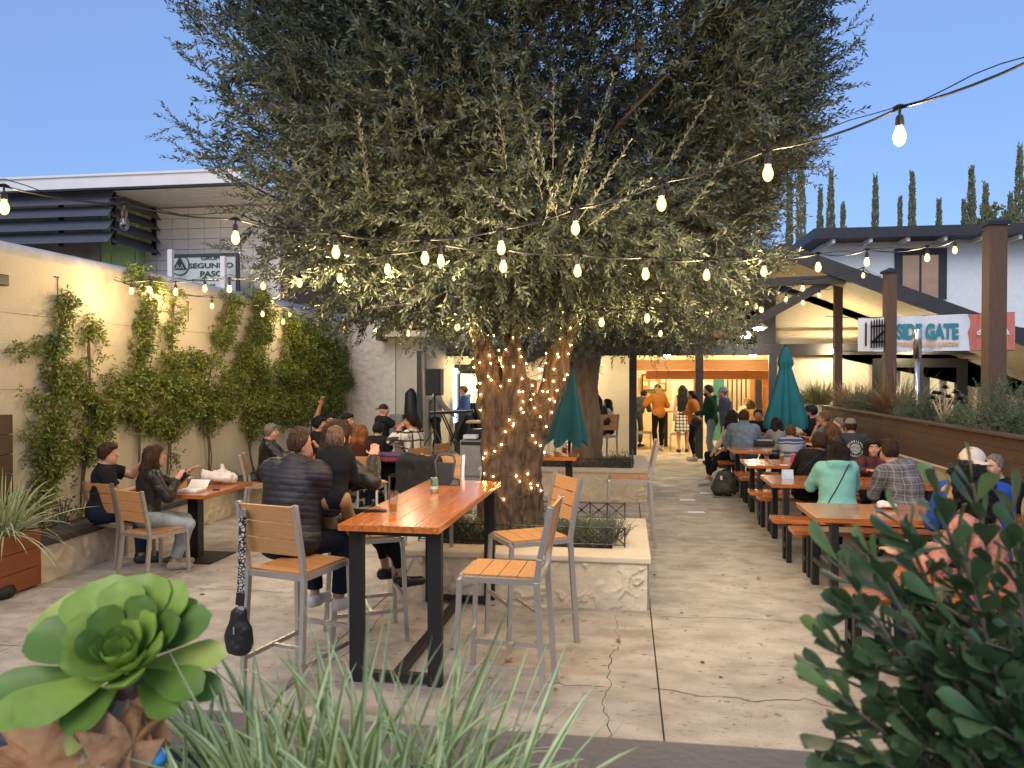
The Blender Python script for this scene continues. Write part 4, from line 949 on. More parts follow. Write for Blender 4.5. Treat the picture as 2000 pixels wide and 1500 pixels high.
strand('nearest string of bulbs sweeping from upper left across the olive to the upper right corner', AX(-900, 300, -6.08), [(-640, 318, 4.3), (-420, 340, 4.0), (-200, 362, 3.8), (8, 402, 3.7), (243, 434, 4.1, 1), (460, 462, 4.4), (656, 490, 4.5), (830, 502, 4.6), (979, 482, 4.6), (1124, 443, 4.5), (1292, 395, 4.2), (1500, 335, 3.9), (1757, 262, 3.3), (2070, 150, 2.9), (2300, 90, 2.8)], AT(2520, -40, 2.8))  # bulbs past both frame edges are added, unseen, to brighten the left wall
strand('second string of bulbs from the vine wall across the olive to the nearest timber post', w0, [(257, 567, 8.15), (293, 565, 8.0), (343, 569, 7.9), (400, 562, 7.8), (448, 563, 7.6), (514, 557, 7.3), (585, 551, 6.7), (664, 541, 6.0), (757, 524, 5.5), (861, 507, 5.2), (983, 518, 5.1), (1128, 527, 5.1), (1261, 533, 5.3), (1380, 535, 5.7), (1492, 528, 6.2), (1598, 520, 6.7), (1693, 510, 7.5), (1811, 502, 8.2), (1865, 487, 8.9)], POSTS[0])
strand('third string of bulbs from the vine wall, below the crown, to the middle timber post', AX(240, 552, -6.09), [(308, 580, 9.2), (414, 596, 9.6), (513, 612, 10), (553, 627, 10.2), (671, 642, 10.3), (733, 645, 10.5), (803, 634, 10.0), (893, 636, 6.9), (1175, 628, 6.9), (1264, 620, 7.2), (1380, 612, 8.4), (1487, 603, 9.4), (1568, 562, 10.8), (1686, 537, 12.2)], POSTS[1])
strand('farthest string of small bulbs from the vine wall to the thinnest timber post', AX(500, 590, -6.09), [(566, 613, 12.6), (629, 615, 12.6), (688, 612, 12.6), (797, 650, 10.3), (1290, 650, 10.2), (1420, 600, 10.2), (1459, 590, 11), (1477, 597, 11.5), (1535, 583, 12.2), (1568, 590, 12.8), (1600, 576, 14)], POSTS[2])

# fairy lights on the trunk
from mathutils.bvhtree import BVHTree
bvh = BVHTree.FromPolygons([tuple(v) for v in TV], [tuple(q) for q in TQ])
FL = thing('fairy_light_string', 'warm twinkle lights wound round the olive trunk and its limbs', 'fairy lights', (-1.2, 7.6, .5))
M['fairy'] = mat('fairy_bulb', (1, .8, .5), .3, var=0, emit=(1, .55, .18), estr=70)
fpx = [(922, 640), (925, 665), (1024, 648), (1033, 641), (975, 684), (1012, 683), (955, 694), (957, 710), (990, 683), (1016, 697), (979, 704), (928, 690), (938, 708), (927, 716), (925, 700), (1003, 716), (983, 716), (931, 762), (952, 735), (958, 742), (940, 772), (980, 755), (996, 744), (1013, 765), (1017, 799), (1020, 784), (938, 800), (997, 820), (1005, 827), (1020, 806), (1003, 831), (988, 843), (981, 869), (967, 880), (950, 885), (1056, 815), (1041, 851), (1046, 866), (1053, 871), (1043, 797), (1038, 780), (1037, 753), (1054, 737), (1058, 722), (1067, 690), (1090, 697), (1088, 692), (1108, 691), (1113, 674), (1095, 663), (1131, 632), (1113, 642), (1096, 643), (1065, 743), (1081, 745), (1088, 763), (1083, 784), (1072, 780), (1077, 805), (1100, 740), (1106, 732), (1041, 770), (1066, 832), (1020, 765), (1053, 720), (1069, 710), (1081, 721), (945, 895), (948, 925), (965, 930), (1008, 930), (1031, 925), (1036, 945), (1048, 948), (1054, 958), (1037, 953), (985, 975), (1014, 940), (930, 640), (962, 655), (1020, 740), (1062, 765), (1071, 765), (1028, 710), (940, 748), (951, 655), (1002, 660), (1120, 620), (1135, 600), (1100, 610)]
hit = []
fb_me = MB().lathe([(0, -.008), (.004, -.004), (.005, 0), (.004, .004), (0, .008)], n=6).build('fairy_bulb', M['fairy'], FL, world=False).data
bpy.data.objects.remove(FL.children[0])
for (x, y) in fpx:
    d = Vector(ray(x, y)).normalized(); loc, nrm, _, _ = bvh.ray_cast(Vector((0, 0, CZ)), d)
    if loc is None: loc = AT(x, y, Y1-.1); nrm = Vector((0, -1, 0))
    p = loc+nrm*.016; hit.append(p); o = bpy.data.objects.new('fairy_bulb', fb_me); COL.objects.link(o); o.parent = FL; o.location = p-FL.location; o.rotation_euler = (random.uniform(-1, 1), random.uniform(-1, 1), 0)
for k in range(40):     # round the back of the trunk as well
    a = k/40*6.28*4; z = .7+k*.045; loc, nrm, _, _ = bvh.find_nearest(Vector((-1.15+.5*math.cos(a), 7.9+.4*abs(math.sin(a)), z)))
    p = loc+nrm*.016; o = bpy.data.objects.new('fairy_bulb', fb_me); COL.objects.link(o); o.parent = FL; o.location = p-FL.location
mb = MB(); hs_ = sorted(hit, key=lambda p: p.z)
for a, b in zip(hs_[:-1], hs_[1:]):
    if (a-b).length < .6:
        pts = []
        for k in range(7):
            q = a.lerp(b, k/6); l, nn, _, _ = bvh.find_nearest(q); pts.append(l+nn*.008)
        mb.tube(pts, .0022, 4)
mb.build('wire', mat('fairy_wire', (.12, .09, .05), .6), FL, fix=False)['kind'] = 'stuff'

# ------------------------------------------------------------------ vines
M['vine'] = mat('vine_leaf', (.07, .14, .025), .45, var=.4, scale=3, col2=(.26, .29, .05), island=.45, translucent=.2)
M['vinestem'] = mat('vine_stem', (.16, .10, .06), .9, var=.3, bump=1, bscale=40)
XW = -6.09
def wallp(px, py): return AX(px, py, XW)
def vine(label, stem, blobs, dens=700, LL_=(.05, .085)):
    base = wallp(*stem[0]); t = thing('climbing_vine', label, 'vine', (XW+.03, base.y, max(.37, base.z)), group='vines on the cream wall'); mb = MB()
    pts = [wallp(*s)+Vector((random.uniform(.02, .07), 0, 0)) for s in stem]; pts[0].z = .36
    mb.tube(catmull(pts, 4), [.022]+[.018]*100 if 0 else .014, 6); mb.tube([p+Vector((.015, random.uniform(-.05, .05), 0)) for p in catmull(pts, 3)], .008, 5)
    mb.build('stem', M['vinestem'], t, fix=False, smooth=True)
    P = []
    for (x, y, rx, ry) in blobs:
        c = wallp(x, y); c2_ = wallp(x+rx, y); c3 = wallp(x, y+ry); a = abs(c2_.y-c.y)+.02; b = abs(c3.z-c.z)+.02; n = int(dens*1.25*a*b*3.14)+6
        th = RS.rand(n)*6.28; rr = np.sqrt(RS.rand(n))*(1+.25*RS.normal(size=n)); y_ = c.y+a*rr*np.cos(th); z_ = c.z+b*rr*np.sin(th)
        x_ = XW+.015+RS.rand(n)**1.4*.26*np.clip(1.15-rr, .1, 1)*min(1, a*3.2+.3)
        P.append(np.stack([x_, y_, z_], 1))
    P = np.concatenate(P); P = P[P[:, 2] > .4]; k = fbm(P*3.1, 2); P = P[k > -.28]
    n = len(P); d = np.stack([RS.uniform(.2, 1, n), RS.normal(size=n)*.7, RS.normal(size=n)*.5-.55], 1)
    cv = np.tile(np.array([[.1, 0, -.4]]), (n, 1)); lv, lf, sv, sf = twigs(P, d, RS.uniform(.06, .16, n), 6, cv, .075, .024, .75, k=3)
    V, F_, mi = cat_mesh([(lv, lf, 0), (sv, sf, 1)]); np_mesh('foliage', V, F_, [M['vine'], M['vinestem']], t, False, True, mi, kind='stuff')
    return t
vine('leftmost climbing vine with side shoots reaching left on the cream wall', [(72, 975), (85, 900), (90, 800), (100, 700), (120, 590)], [(120, 582, 14, 16), (114, 610, 10, 30), (105, 650, 18, 22), (78, 672, 28, 18), (38, 678, 22, 8), (100, 715, 34, 30), (95, 770, 38, 42), (85, 840, 34, 45), (78, 905, 26, 45), (60, 960, 25, 25), (100, 880, 25, 30), (60, 730, 16, 20)], 420)
vine('second vine from the left, bushy and low, on the cream wall', [(150, 985), (160, 900), (170, 800), (165, 640)], [(168, 630, 7, 18), (175, 655, 14, 10), (160, 690, 26, 22), (150, 740, 30, 34), (175, 790, 42, 38), (170, 840, 36, 28), (200, 760, 30, 30), (160, 880, 20, 20)], 430)
vine('third vine, a tall narrow column topping the wall left of the bulbs', [(262, 950), (268, 850), (272, 700), (285, 560)], [(280, 548, 24, 14), (285, 575, 14, 16), (272, 605, 16, 32), (270, 650, 14, 30), (262, 690, 14, 24), (250, 735, 30, 24), (240, 780, 36, 34), (290, 760, 34, 34), (280, 815, 30, 26), (255, 525, 16, 9)], 470)
vine('fourth vine with a thick trunk-like stem behind the seated couple', [(318, 965), (322, 880), (325, 800), (330, 700), (335, 570)], [(335, 575, 10, 14), (336, 605, 10, 22), (322, 645, 6, 26), (330, 700, 22, 16), (330, 745, 34, 28), (355, 785, 34, 30), (325, 830, 20, 22), (318, 890, 10, 20), (365, 740, 20, 16)], 470)
vine('fifth vine with a bare pale stem right of the seated couple', [(404, 945), (401, 870), (398, 790), (410, 700), (440, 580)], [(443, 585, 13, 16), (438, 620, 12, 22), (425, 655, 16, 20), (395, 705, 28, 18), (410, 745, 38, 26), (400, 785, 24, 22), (430, 800, 18, 18), (398, 820, 12, 16), (375, 700, 10, 20)], 480)
vine('sixth vine, yellow green and glowing under the bulbs, right of the middle', [(490, 915), (482, 860), (485, 780), (495, 680), (505, 560)], [(495, 575, 20, 14), (510, 600, 20, 28), (500, 645, 20, 24), (475, 690, 28, 24), (490, 735, 44, 30), (480, 785, 34, 32), (515, 790, 30, 34), (485, 835, 16, 16), (530, 720, 20, 22)], 520)
vine('rightmost vine, darkest and densest, hanging at the end of the cream wall', [(600, 880), (605, 800), (610, 720), (600, 620)], [(560, 625, 10, 20), (568, 665, 16, 34), (560, 720, 24, 34), (620, 655, 34, 24), (635, 690, 36, 32), (625, 735, 40, 34), (595, 780, 40, 28), (640, 780, 22, 34), (570, 800, 26, 26), (600, 700, 30, 60), (668, 740, 8, 20)], 760)

# ------------------------------------------------------------------ bushes and grasses
def bush(name, label, cat, c, r, n, lL, lW, m, stem_m=None, up=.4, group=None, tw=(.08, .2), nl=12, sp=.6):
    t = thing(name, label, cat, (c[0], c[1], c[2]), group=group); r = np.array(r)
    d = RS.normal(size=(n, 3)); d[:, 2] = np.abs(d[:, 2]); d /= np.linalg.norm(d, axis=1, keepdims=True)
    P = np.array(c)+d*r*RS.uniform(.3, 1, (n, 1))*(1+.25*fbm(d*2+c[0], 2)[:, None]); store = []
    dd = d+np.array([0, 0, up])+RS.normal(size=(n, 3))*.35
    lv, lf, sv, sf = twigs(P, dd, RS.uniform(tw[0], tw[1], n), nl, RS.normal(size=(n, 3))*.2, lL, lW, sp); V, F_, mi = cat_mesh([(lv, lf, 0), (sv, sf, 1)])
    np_mesh('foliage', V, F_, [m, stem_m or M['twig']], t, False, True, mi, kind='stuff')
    mb = MB()
    for k in range(9):
        a = random.uniform(0, 6.28); q = Vector((math.cos(a)*r[0]*.6, math.sin(a)*r[1]*.6, r[2]*.7)); mb.tube([c, Vector(c)+q*.5, Vector(c)+q], [.01, .007, .003], 5)
    mb.build('stem', stem_m or M['twig'], t, fix=False); return t
def blades(P, D, L, w, droop, k=7, tw=.3):
    """n arching blades, 3 columns -> returns V, F, column index (0 margin,1 middle)"""
    n = len(P); t = np.linspace(0, 1, k)[None, :, None]; d, s, u = frames(D)
    C = P[:, None]+d[:, None]*t*L[:, None, None]+np.array([0, 0, -1.])[None, None]*(t**2)*(droop*L)[:, None, None]
    ang = RS.uniform(-tw, tw, n)[:, None, None]*t+RS.uniform(-.5, .5, n)[:, None, None]; sd = s[:, None]*np.cos(ang)+u[:, None]*np.sin(ang); nn = np.cross(sd, d[:, None])
    ww = (w[:, None]*np.interp(np.linspace(0, 1, k), [0, .3, .75, 1], [.6, 1, .7, .03])[None])[..., None]
    cols = [C+sd*ww*.5+nn*ww*.18, C+sd*ww*.17, C-sd*ww*.17, C-sd*ww*.5+nn*ww*.18]; V = np.stack(cols, 2)
    F = []; mi = []
    for i in range(k-1):
        for j in range(3): F.append([i*4+j, i*4+j+1, i*4+j+5, i*4+j+4]); mi.append(0 if j != 1 else 1)
    Fq = (np.arange(n)[:, None, None]*k*4+np.array(F)[None]); return V, Fq, np.array(mi)
def blade_plant(name, label, cat, c, n, L, w, spread, el, droop, mats, base_r, nparts=0, group=None, seedheads=None):
    t = thing(name, label, cat, c, group=group)
    a = RS.rand(n)*6.28; rr = np.sqrt(RS.rand(n))*base_r; P = np.stack([c[0]+rr*np.cos(a)*spread[0], c[1]+rr*np.sin(a)*spread[1], c[2]+0*a], 1)
    e = RS.uniform(el[0], el[1], n); a2 = a+RS.normal(size=n)*.5; D = np.stack([np.cos(a2)*np.cos(e), np.sin(a2)*np.cos(e), np.sin(e)], 1)
    V, Fq, mi = blades(P, D, RS.uniform(L[0], L[1], n), RS.uniform(w[0], w[1], n), RS.uniform(droop[0], droop[1], n))
    o_ = np.array(t.location); m_ = 0
    for i in range(min(nparts, n)):
        me_o = np_mesh('blade', V[i].reshape(-1, 3), Fq[0], mats, t, True, True, mi)
    if n > nparts:
        np_mesh('blades', V[nparts:].reshape(-1, 3), Fq[:n-nparts].reshape(-1, 4), mats, t, True, True, np.tile(mi, n-nparts), kind='stuff')
    return t
gm_cream = mat('blade_cream_margin', (.46, .50, .30), .5, var=.15, scale=9); gm_green = mat('blade_green', (.11, .19, .055), .5, var=.3, scale=9, translucent=.1)
straw = mat('dry_grass_straw', (.42, .30, .16), .8, var=.3, scale=6); strawd = mat('dry_grass_rust', (.20, .10, .05), .8, var=.3, scale=6); ggr = mat('grass_green', (.10, .14, .06), .7, var=.3)
blade_plant('striped_grass', 'big arching cream striped grass in the rust brown planter at far left', 'plant', (-5.62, 6.22, .5), 190, (.55, 1.02), (.014, .024), (1, 1), (.35, 1.45), (.15, .8), [gm_cream, gm_green], .10, 190)
for k, (px, Y, h, nm, mm) in enumerate(((1603, 15.0, .95, 'olive brown', [ggr, strawd]), (1668, 13.2, .85, 'straw coloured', [straw, strawd]), (1752, 11.6, 1.05, 'tallest rust tipped', [strawd, straw]))):
    p = AT(px, 800, Y); x = 4.35
    p = AX(px, 780, 4.35); blade_plant('feather_grass', nm+' ornamental grass clump in the raised planter', 'plant', (4.35, p.y, 1.3), 520, (h*.45, h*1.0), (.007, .014), (1, 1), (.7, 1.5), (.05, .45), mm, .16, 0, 'ornamental grasses in the raised planter')
M['juniper'] = mat('blue_green_needle', (.04, .085, .04), .6, var=.4, scale=4, col2=(.10, .16, .08), island=.35)
for k, (px, rx, h, nm) in enumerate(((1590, .35, .28, 'smallest and farthest low juniper'), (1703, .5, .36, 'middle juniper mound beside the rust grass'), (1808, .5, .40, 'feathery juniper mound left of the dark flowers'), (1965, .62, .55, 'largest juniper mound by the nearest timber post'), (1893, .22, .2, 'tiny juniper tuft right of the dark flowers'))):
    p = AX(px, 800, 4.3); bush('juniper_shrub', nm+' in the raised planter', 'shrub', (4.3, p.y, 1.3), (.4, rx, h), int(900*rx), .035, .009, M['juniper'], up=.3, group='junipers in the raised planter', tw=(.1, .22), nl=18, sp=.8)
p = AX(1842, 820, 4.15); t = thing('dark_rosette_plant', 'leggy plant with near black rosettes on pale bare stems in the raised planter', 'plant', (4.15, p.y, 1.3)); dkm = mat('black_purple_leaf', (.035, .012, .018), .4, var=.3)
for k, (dx, dy, dz) in enumerate(((0, 0, .42), (.0, .12, .36), (0, -.13, .38), (0, .2, .30), (0, -.22, .44), (0, .05, .5), (0, -.05, .3), (0, -.3, .36), (0, .28, .42))):
    q = Vector((4.15+random.uniform(-.1, .1), p.y+dy, 1.3+dz)); s0 = Vector((4.15, p.y, 1.3)); mb = MB(); mb.tube([s0, s0.lerp(q, .5)+Vector((0, -dy*.25, 0)), q], [.014, .01, .008], 6); mb.build('stem', mat('pale_bare_stem', (.42, .32, .22), .8), t, smooth=True)
    th = np.arange(22)*2.4; rr = .25+.75*np.arange(22)/22; D = np.stack([np.cos(th)*rr, np.sin(th)*rr, 1.1-rr], 1); v, f = leaves(np.tile(np.array(tuple(q)), (22, 1)), D, np.full(22, .075), np.full(22, .03), roll=np.full(22, 0.)); np_mesh('rosette', v, f, dkm, t, False, True)
# ground cover in the planters
gc = mat('ground_cover_leaf', (.05, .095, .03), .6, var=.4, scale=4, col2=(.14, .19, .09), island=.4)
lav = mat('grey_green_leaf', (.13, .17, .12), .6, var=.3, island=.3)
def carpet(name, x0, x1, y0, y1, z, n, m, avoid=None, lL=.035, lW=.012, par=None, h=(.06, .16), nl=10):
    P = np.stack([RS.uniform(x0, x1, n), RS.uniform(y0, y1, n), np.full(n, z)], 1); P = P[vnoise(P*2.2) > -.25]; n = len(P)
    D = np.stack([RS.normal(size=n)*.6, RS.normal(size=n)*.6, np.ones(n)], 1); lv, lf, sv, sf = twigs(P, D, RS.uniform(h[0], h[1], n), nl, RS.normal(size=(n, 3))*.3, lL, lW, .8, k=3)
    V, F_, mi = cat_mesh([(lv, lf, 0), (sv, sf, 1)]); o = np_mesh(name, V, F_, [m, M['twig']], None, False, True, mi); tag(o, None, None, None, 'stuff'); return o
o = carpet('ground_cover', -1.75, -.1, 6.9, 8.0, .44, 620, gc, h=(.05, .18)); tag(o, 'low green ground cover round the olive trunk in the near planter', 'ground cover')
o = carpet('ground_cover', -2.0, .1, 12.4, 14.0, .44, 700, gc, h=(.08, .25)); tag(o, 'taller dark ground cover in the farther planter', 'ground cover')
o = carpet('ground_cover', -6.05, -5.75, 6.8, 14.4, .36, 380, gc, h=(.05, .2)); tag(o, 'scattered small plants in the low planter below the vines', 'ground cover')
bush('rosemary_bush', 'upright grey green rosemary at the right front corner of the near planter', 'shrub', (-.12, 6.98, .46), (.14, .14, .2), 95, .03, .004, lav, up=1.6, tw=(.1, .2), nl=26, sp=.5)
bush('feathery_shrub', 'feathery green shrub rising left of the olive trunk', 'shrub', (-1.95, 8.55, .02), (.28, .25, .6), 260, .04, .006, gc, up=1.1, tw=(.12, .25), nl=22, sp=.6)
bush('low_shrub', 'small bright green shrub beside the olive trunk in the near planter', 'shrub', (-.45, 7.25, .46), (.3, .25, .13), 210, .026, .006, gc, up=.7, tw=(.06, .13), nl=18)
bush('low_shrub', 'low mossy green shrub at the left of the near planter', 'shrub', (-1.55, 7.1, .46), (.25, .2, .1), 150, .026, .006, gc, up=.7, tw=(.06, .12), nl=18)
bush('twiggy_vine', 'sparse leafy seedling by the wall behind the left chairs', 'plant', (-5.9, 7.35, .38), (.1, .22, .42), 22, .055, .028, M['vine'], up=.8, tw=(.1, .2), nl=6)
# dry leaves
dl = mat('dry_leaf', (.34, .16, .05), .8, var=.4, scale=20, island=.4)
def dryleaf(x, y, z, s, lab):
    n = 7; vs = [(0, 0, .012)]; 
    for k in range(n*2):
        a = math.pi*k/n; r = s*(.5+.5*(k % 2))*random.uniform(.7, 1.1); vs.append((r*math.cos(a)*1.3, r*math.sin(a)*.8, random.uniform(.0, .02)+.003))
    mb = MB(); mb.add(vs, [(0, 1+k, 1+(k+1) % (2*n)) for k in range(2*n)]); o = mb.build('dry_leaf', dl, None, world=False, fix=False); o.location = (x, y, z); o.rotation_euler = (0, 0, random.uniform(0, 6)); tag(o, lab, 'leaf')
for (px, py, s, lab) in ((1208, 1254, .035, 'curled dry leaf on the concrete right of the stools'), (992, 1293, .038, 'dry leaf on the concrete between the stool legs'), (810, 1172, .05, 'rust coloured dry leaf at the foot of the near planter'), (1482, 1132, .03, 'small pale leaf on the path near the picnic benches'), (1085, 1350, .02, 'tiny dark leaf by the nearest stool foot'), (60, 1148, .05, 'orange dry leaf beside the rust brown planter')):
    p = G(px, py); dryleaf(p.x, p.y, .004, s, lab)
mb = MB(); 
for k in range(70):
    x, y = random.uniform(-5.3, 1.6), random.uniform(3.2, 13); r = random.uniform(.006, .02)
    n = 6; mb.add([(x+r*math.cos(6.28*j/n)*random.uniform(.7, 1.4), y+r*math.sin(6.28*j/n), .0035+.004*random.random()) for j in range(n)], [tuple(range(n))])
o = mb.build('leaf_litter', mat('litter_dark', (.07, .05, .035), .9), fix=False); o['kind'] = 'stuff'; tag(o, 'small dark bits of leaf litter scattered on the concrete', 'litter')
# cypress row and a broadleaf far behind
cyp = mat('cypress_foliage', (.15, .17, .09), .8, var=.4, scale=.6, col2=(.28, .28, .16), island=.3)
for k, (cx_, ty, w_) in enumerate(((1565, 300, 26), (1602, 374, 15), (1623, 333, 25), (1647, 402, 13), (1710, 348, 17), (1758, 390, 11), (1782, 340, 16), (1834, 395, 13), (1883, 393, 11), (1898, 330, 21), (1925, 362, 22), (1973, 384, 18), (1992, 288, 28), (1542, 360, 22))):
    Yc = 44+2*(k % 3); top = AT(cx_, ty, Yc); wr = w_/1500*Yc*.5; z0 = 1.0
    t = thing('cypress_tree', ['tallest at the left, half hidden by the olive', 'thin, second from the roof corner', 'tall dense, third from the roof corner', 'short pointed, right of the tall dense one', 'thin ragged, above the middle of the left roof', 'short thin, left of the window axis', 'tall narrow above the roof vents', 'short, right of the roof vents', 'thin short, left edge of the right cluster', 'tall, right cluster near the timber post', 'blunt twin tipped, just left of the timber post', 'small, right of the timber post', 'tallest and widest at the right edge', 'mostly hidden at the left behind the olive'][k]+' cypress behind the roofs', 'tree', (top.x, Yc, 0), group='cypresses behind the roofs')
    n = 700; H_ = top.z; zz = RS.uniform(0.25, 1, n)**.9*H_*.985; fr_ = np.interp(zz/H_, [0, .3, .6, .8, .92, 1], [.9, 1.0, .72, .45, .2, .03])*wr
    fr_ = fr_*(1+.25*vnoise(np.stack([zz*1.3, zz*0+k, zz*0], 1))); a = RS.rand(n)*6.28
    P = np.stack([top.x+fr_*np.cos(a)*.8, Yc+fr_*np.sin(a)*.8, zz], 1); D = np.stack([np.cos(a)*.22, np.sin(a)*.22, np.ones(n)], 1)
    lv, lf, sv, sf = twigs(P, D, RS.uniform(.2, .5, n), 7, np.zeros((n, 3)), .18, .075, .22, k=2)
    V, F_, mi = cat_mesh([(lv, lf, 0), (sv, sf, 0)]); np_mesh('crown', V, F_, cyp, t, False, True, kind='stuff')
    MB().tube([(top.x, Yc, 0), (top.x, Yc, H_*.95)], [max(.1, wr*.5), .03], 7).build('trunk', cyp, t)
p = AT(1952, 425, 60); bush('broadleaf_tree', 'yellow green round treetop beyond the roof at the right', 'tree', (p.x, 60, p.z-2.5), (2.2, 2.0, 3.0), 260, .45, .25, mat('yellow_green_leaf', (.22, .22, .07), .7, var=.3, island=.3), tw=(.6, 1.0), nl=9)

# little wire fences inside the planters
M['iron'] = mat('dark_iron_wire', (.06, .06, .065), .35, metal=.7, var=.2)
def edging(label, a, b, z, step=.17, h=.17):
    a = Vector((*a, z)); b = Vector((*b, z)); t = thing('edging_fence', label, 'garden edging', a.lerp(b, .5)); n = max(1, round((b-a).length/step)); d = (b-a)/n; up = Vector((0, 0, h))
    MB().tube([a+up, b+up], .006, 5).tube([a+up*.12, b+up*.12], .006, 5).build('rail', M['iron'], t, fix=False)
    for k in range(n+1): MB().tube([a+d*k, a+d*k+up*1.05], .007, 5).build('picket', M['iron'], t, fix=False)
    for k in range(n):
        p = a+d*k; c = p+d*.5+up*.56; mb = MB()
        for q in (p+up*.12, p+d+up*.12, p+up, p+d+up): mb.tube([q, c], .006, 5)
        mb.lathe([(0, -.018), (.016, -.008), (.016, .008), (0, .018)], c, 7); mb.build('cross_brace', M['iron'], t, fix=False)
edging('black wire edging along the front of the near planter soil', (-1.88, 6.86), (.0, 6.86), .46)
edging('black wire edging along the back of the near planter soil', (-.9, 8.05), (.0, 8.05), .48)
edging('black wire edging along the front of the farther planter soil', (-1.8, 12.4), (.12, 12.4), .46)
edging('black wire edging on the right side of the farther planter', (.13, 12.42), (.13, 14.0), .46)

# ------------------------------------------------------------------ furniture
def chair(name, label, cat, hs, group, bar=False, arms=False):
    t = thing(name, label, cat, (0, 0, 0), 0, group); w, d = (.225, .235) if bar else (.215, .21); tb = .03; A = M['alu']; top = hs+.43
    fs = .03 if bar else .01
    for sx in (-1, 1):
        x = sx*(w-tb/2)
        MB().bar((x*1.06, d+fs, 0), (x, d, hs-.02), tb, tb, (0, 1, 0)).build('leg', A, t, world=False, bevel=.003)
        mb = MB(); mb.bar((x*1.06, -d-.05, 0), (x, -d, hs-.02), tb, .036, (0, 1, 0)).bar((x, -d, hs-.021), (x, -d-.02, hs+.12), tb, .036, (0, 1, 0)).bar((x, -d-.02, hs+.119), (x, -d-.085, top), tb, .034, (0, 1, 0))
        mb.build('leg', A, t, world=False, bevel=.003)
        MB().bar((x, -d+.018, hs-.02), (x, d-.018, hs-.02), tb*.9, .034).build('seat_rail', A, t, world=False)
        if bar: MB().bar((x*1.04, -d-.02, hs*.30), (x*1.04, d+.015, hs*.30), .018, .028).build('stretcher', A, t, world=False)
    for y in (-d, d): MB().bar((-w+tb, y, hs-.02), (w-tb, y, hs-.02), .026, .034).build('seat_rail', A, t, world=False)
    if bar:
        MB().bar((-w, 0, hs*.30), (w, 0, hs*.30), .026, .02).build('stretcher', A, t, world=False)
        MB().bar((-w+.01, d+.012, hs*.42), (w-.01, d+.012, hs*.42), .02, .03).build('foot_bar', A, t, world=False)
    n = 4; dy = (2*d-.02)/n
    sl = MB().box((-w+.032, -dy/2+.0025, -.008), (w-.032, dy/2-.0025, .008)).build('seat_slat', M['slat'], t, world=False, bevel=.002); me = sl.data
    for k in range(n):
        o = sl if k == 0 else bpy.data.objects.new('seat_slat', me)
        if k: COL.objects.link(o); o.parent = t
        o.location = (0, -d+.01+dy*(k+.5), hs)
    hb = .115; bsl = MB().box((-w+.032, -.008, -hb/2), (w-.032, .008, hb/2)).build('back_slat', M['slat'], t, world=False, bevel=.002)
    for k in range(3):
        o = bsl if k == 0 else bpy.data.objects.new('back_slat', bsl.data)
        if k: COL.objects.link(o); o.parent = t
        z = hs+.12+hb/2+k*(hb-.006+.012)*.86; f_ = (z-hs-.12)/(.31); o.location = (0, -d-.02-.065*f_, z-.01); o.rotation_euler = (R(12), 0, 0); o.scale = (1, 1, .86)
    for x in (-w+.015, w-.015): MB().box((x-.013, -d-.1, top), (x+.013, -d-.068, top+.006)).build('end_cap', M['alu'], t, world=False)
    return t
GRP = 'aluminium chairs with tan slats'
bar0 = chair('bar_stool', 'bar height aluminium stool x', 'bar stool', .785, GRP, True)
din0 = chair('slat_chair', 'dining height aluminium chair under the long haired woman, left table', 'chair', .45, GRP)
used = {}
def place(src, x, y, rz, label, key):
    o = src if key not in used else copy_tree(src); used[key] = 1
    o.location = (x, y, 0); o.rotation_euler = (0, 0, R(rz)); o['label'] = label; return o
place(bar0, -2.06, 4.66, -14, 'near left bar stool with a patterned bag strap hung on its back', 'b')
place(bar0, -1.95, 5.62, -62, 'bar stool under the brunette woman, left of the tall table', 'b')
place(bar0, -.74, 4.72, 87, 'empty bar stool nearest the viewer, seen side on, right of the tall table', 'b')
place(bar0, -.71, 5.74, 121, 'empty bar stool turned away between the tall table and near planter', 'b')
place(bar0, -1.75, 6.95, 180, 'bar stool at the far end of the tall table, black jackets over it', 'b')
place(bar0, -.45, 15.3, 25, 'tall chair with a tan back by the two women behind the second tree', 'b')
place(bar0, -1.25, 15.4, -10, 'tall chair under the dark haired woman behind the second tree', 'b')
c_ = G(1240, 980, 0); place(din0, -4.62, 7.02, -20, 'chair under the long haired woman at the left table', 'd')
place(din0, -5.28, 7.45, -15, 'chair under the man in the black tee shirt at the left table', 'd')
q = AT(502, 900, 9.9); place(din0, q.x-.05, 10.2, -70, 'chair seen edge on under the grey haired man by the vines', 'd')
q = AT(722, 900, 10.4); place(din0, q.x, 10.3, 2, 'chair with tan slatted back behind the brown sweater woman', 'd')
q = AT(800, 880, 11.6); place(din0, q.x, 11.5, 55, 'small chair tilted towards the checked shirt woman', 'd')
q = AT(835, 880, 12.2); place(din0, q.x, 12.2, 70, 'small chair right of the checked shirt woman', 'd')
q = AT(1258, 840, 21); place(din0, q.x, 20.8, -80, 'pale chair left inside the taproom', 'd')
q = AT(1325, 840, 20.6); place(din0, q.x, 20.4, 85, 'pale chair right inside the taproom by the skirted woman', 'd')
q = AT(1226, 940, 8.6); place(bar0, .05, 9.15, 92, 'stool seen edge on just behind the near planter', 'b')
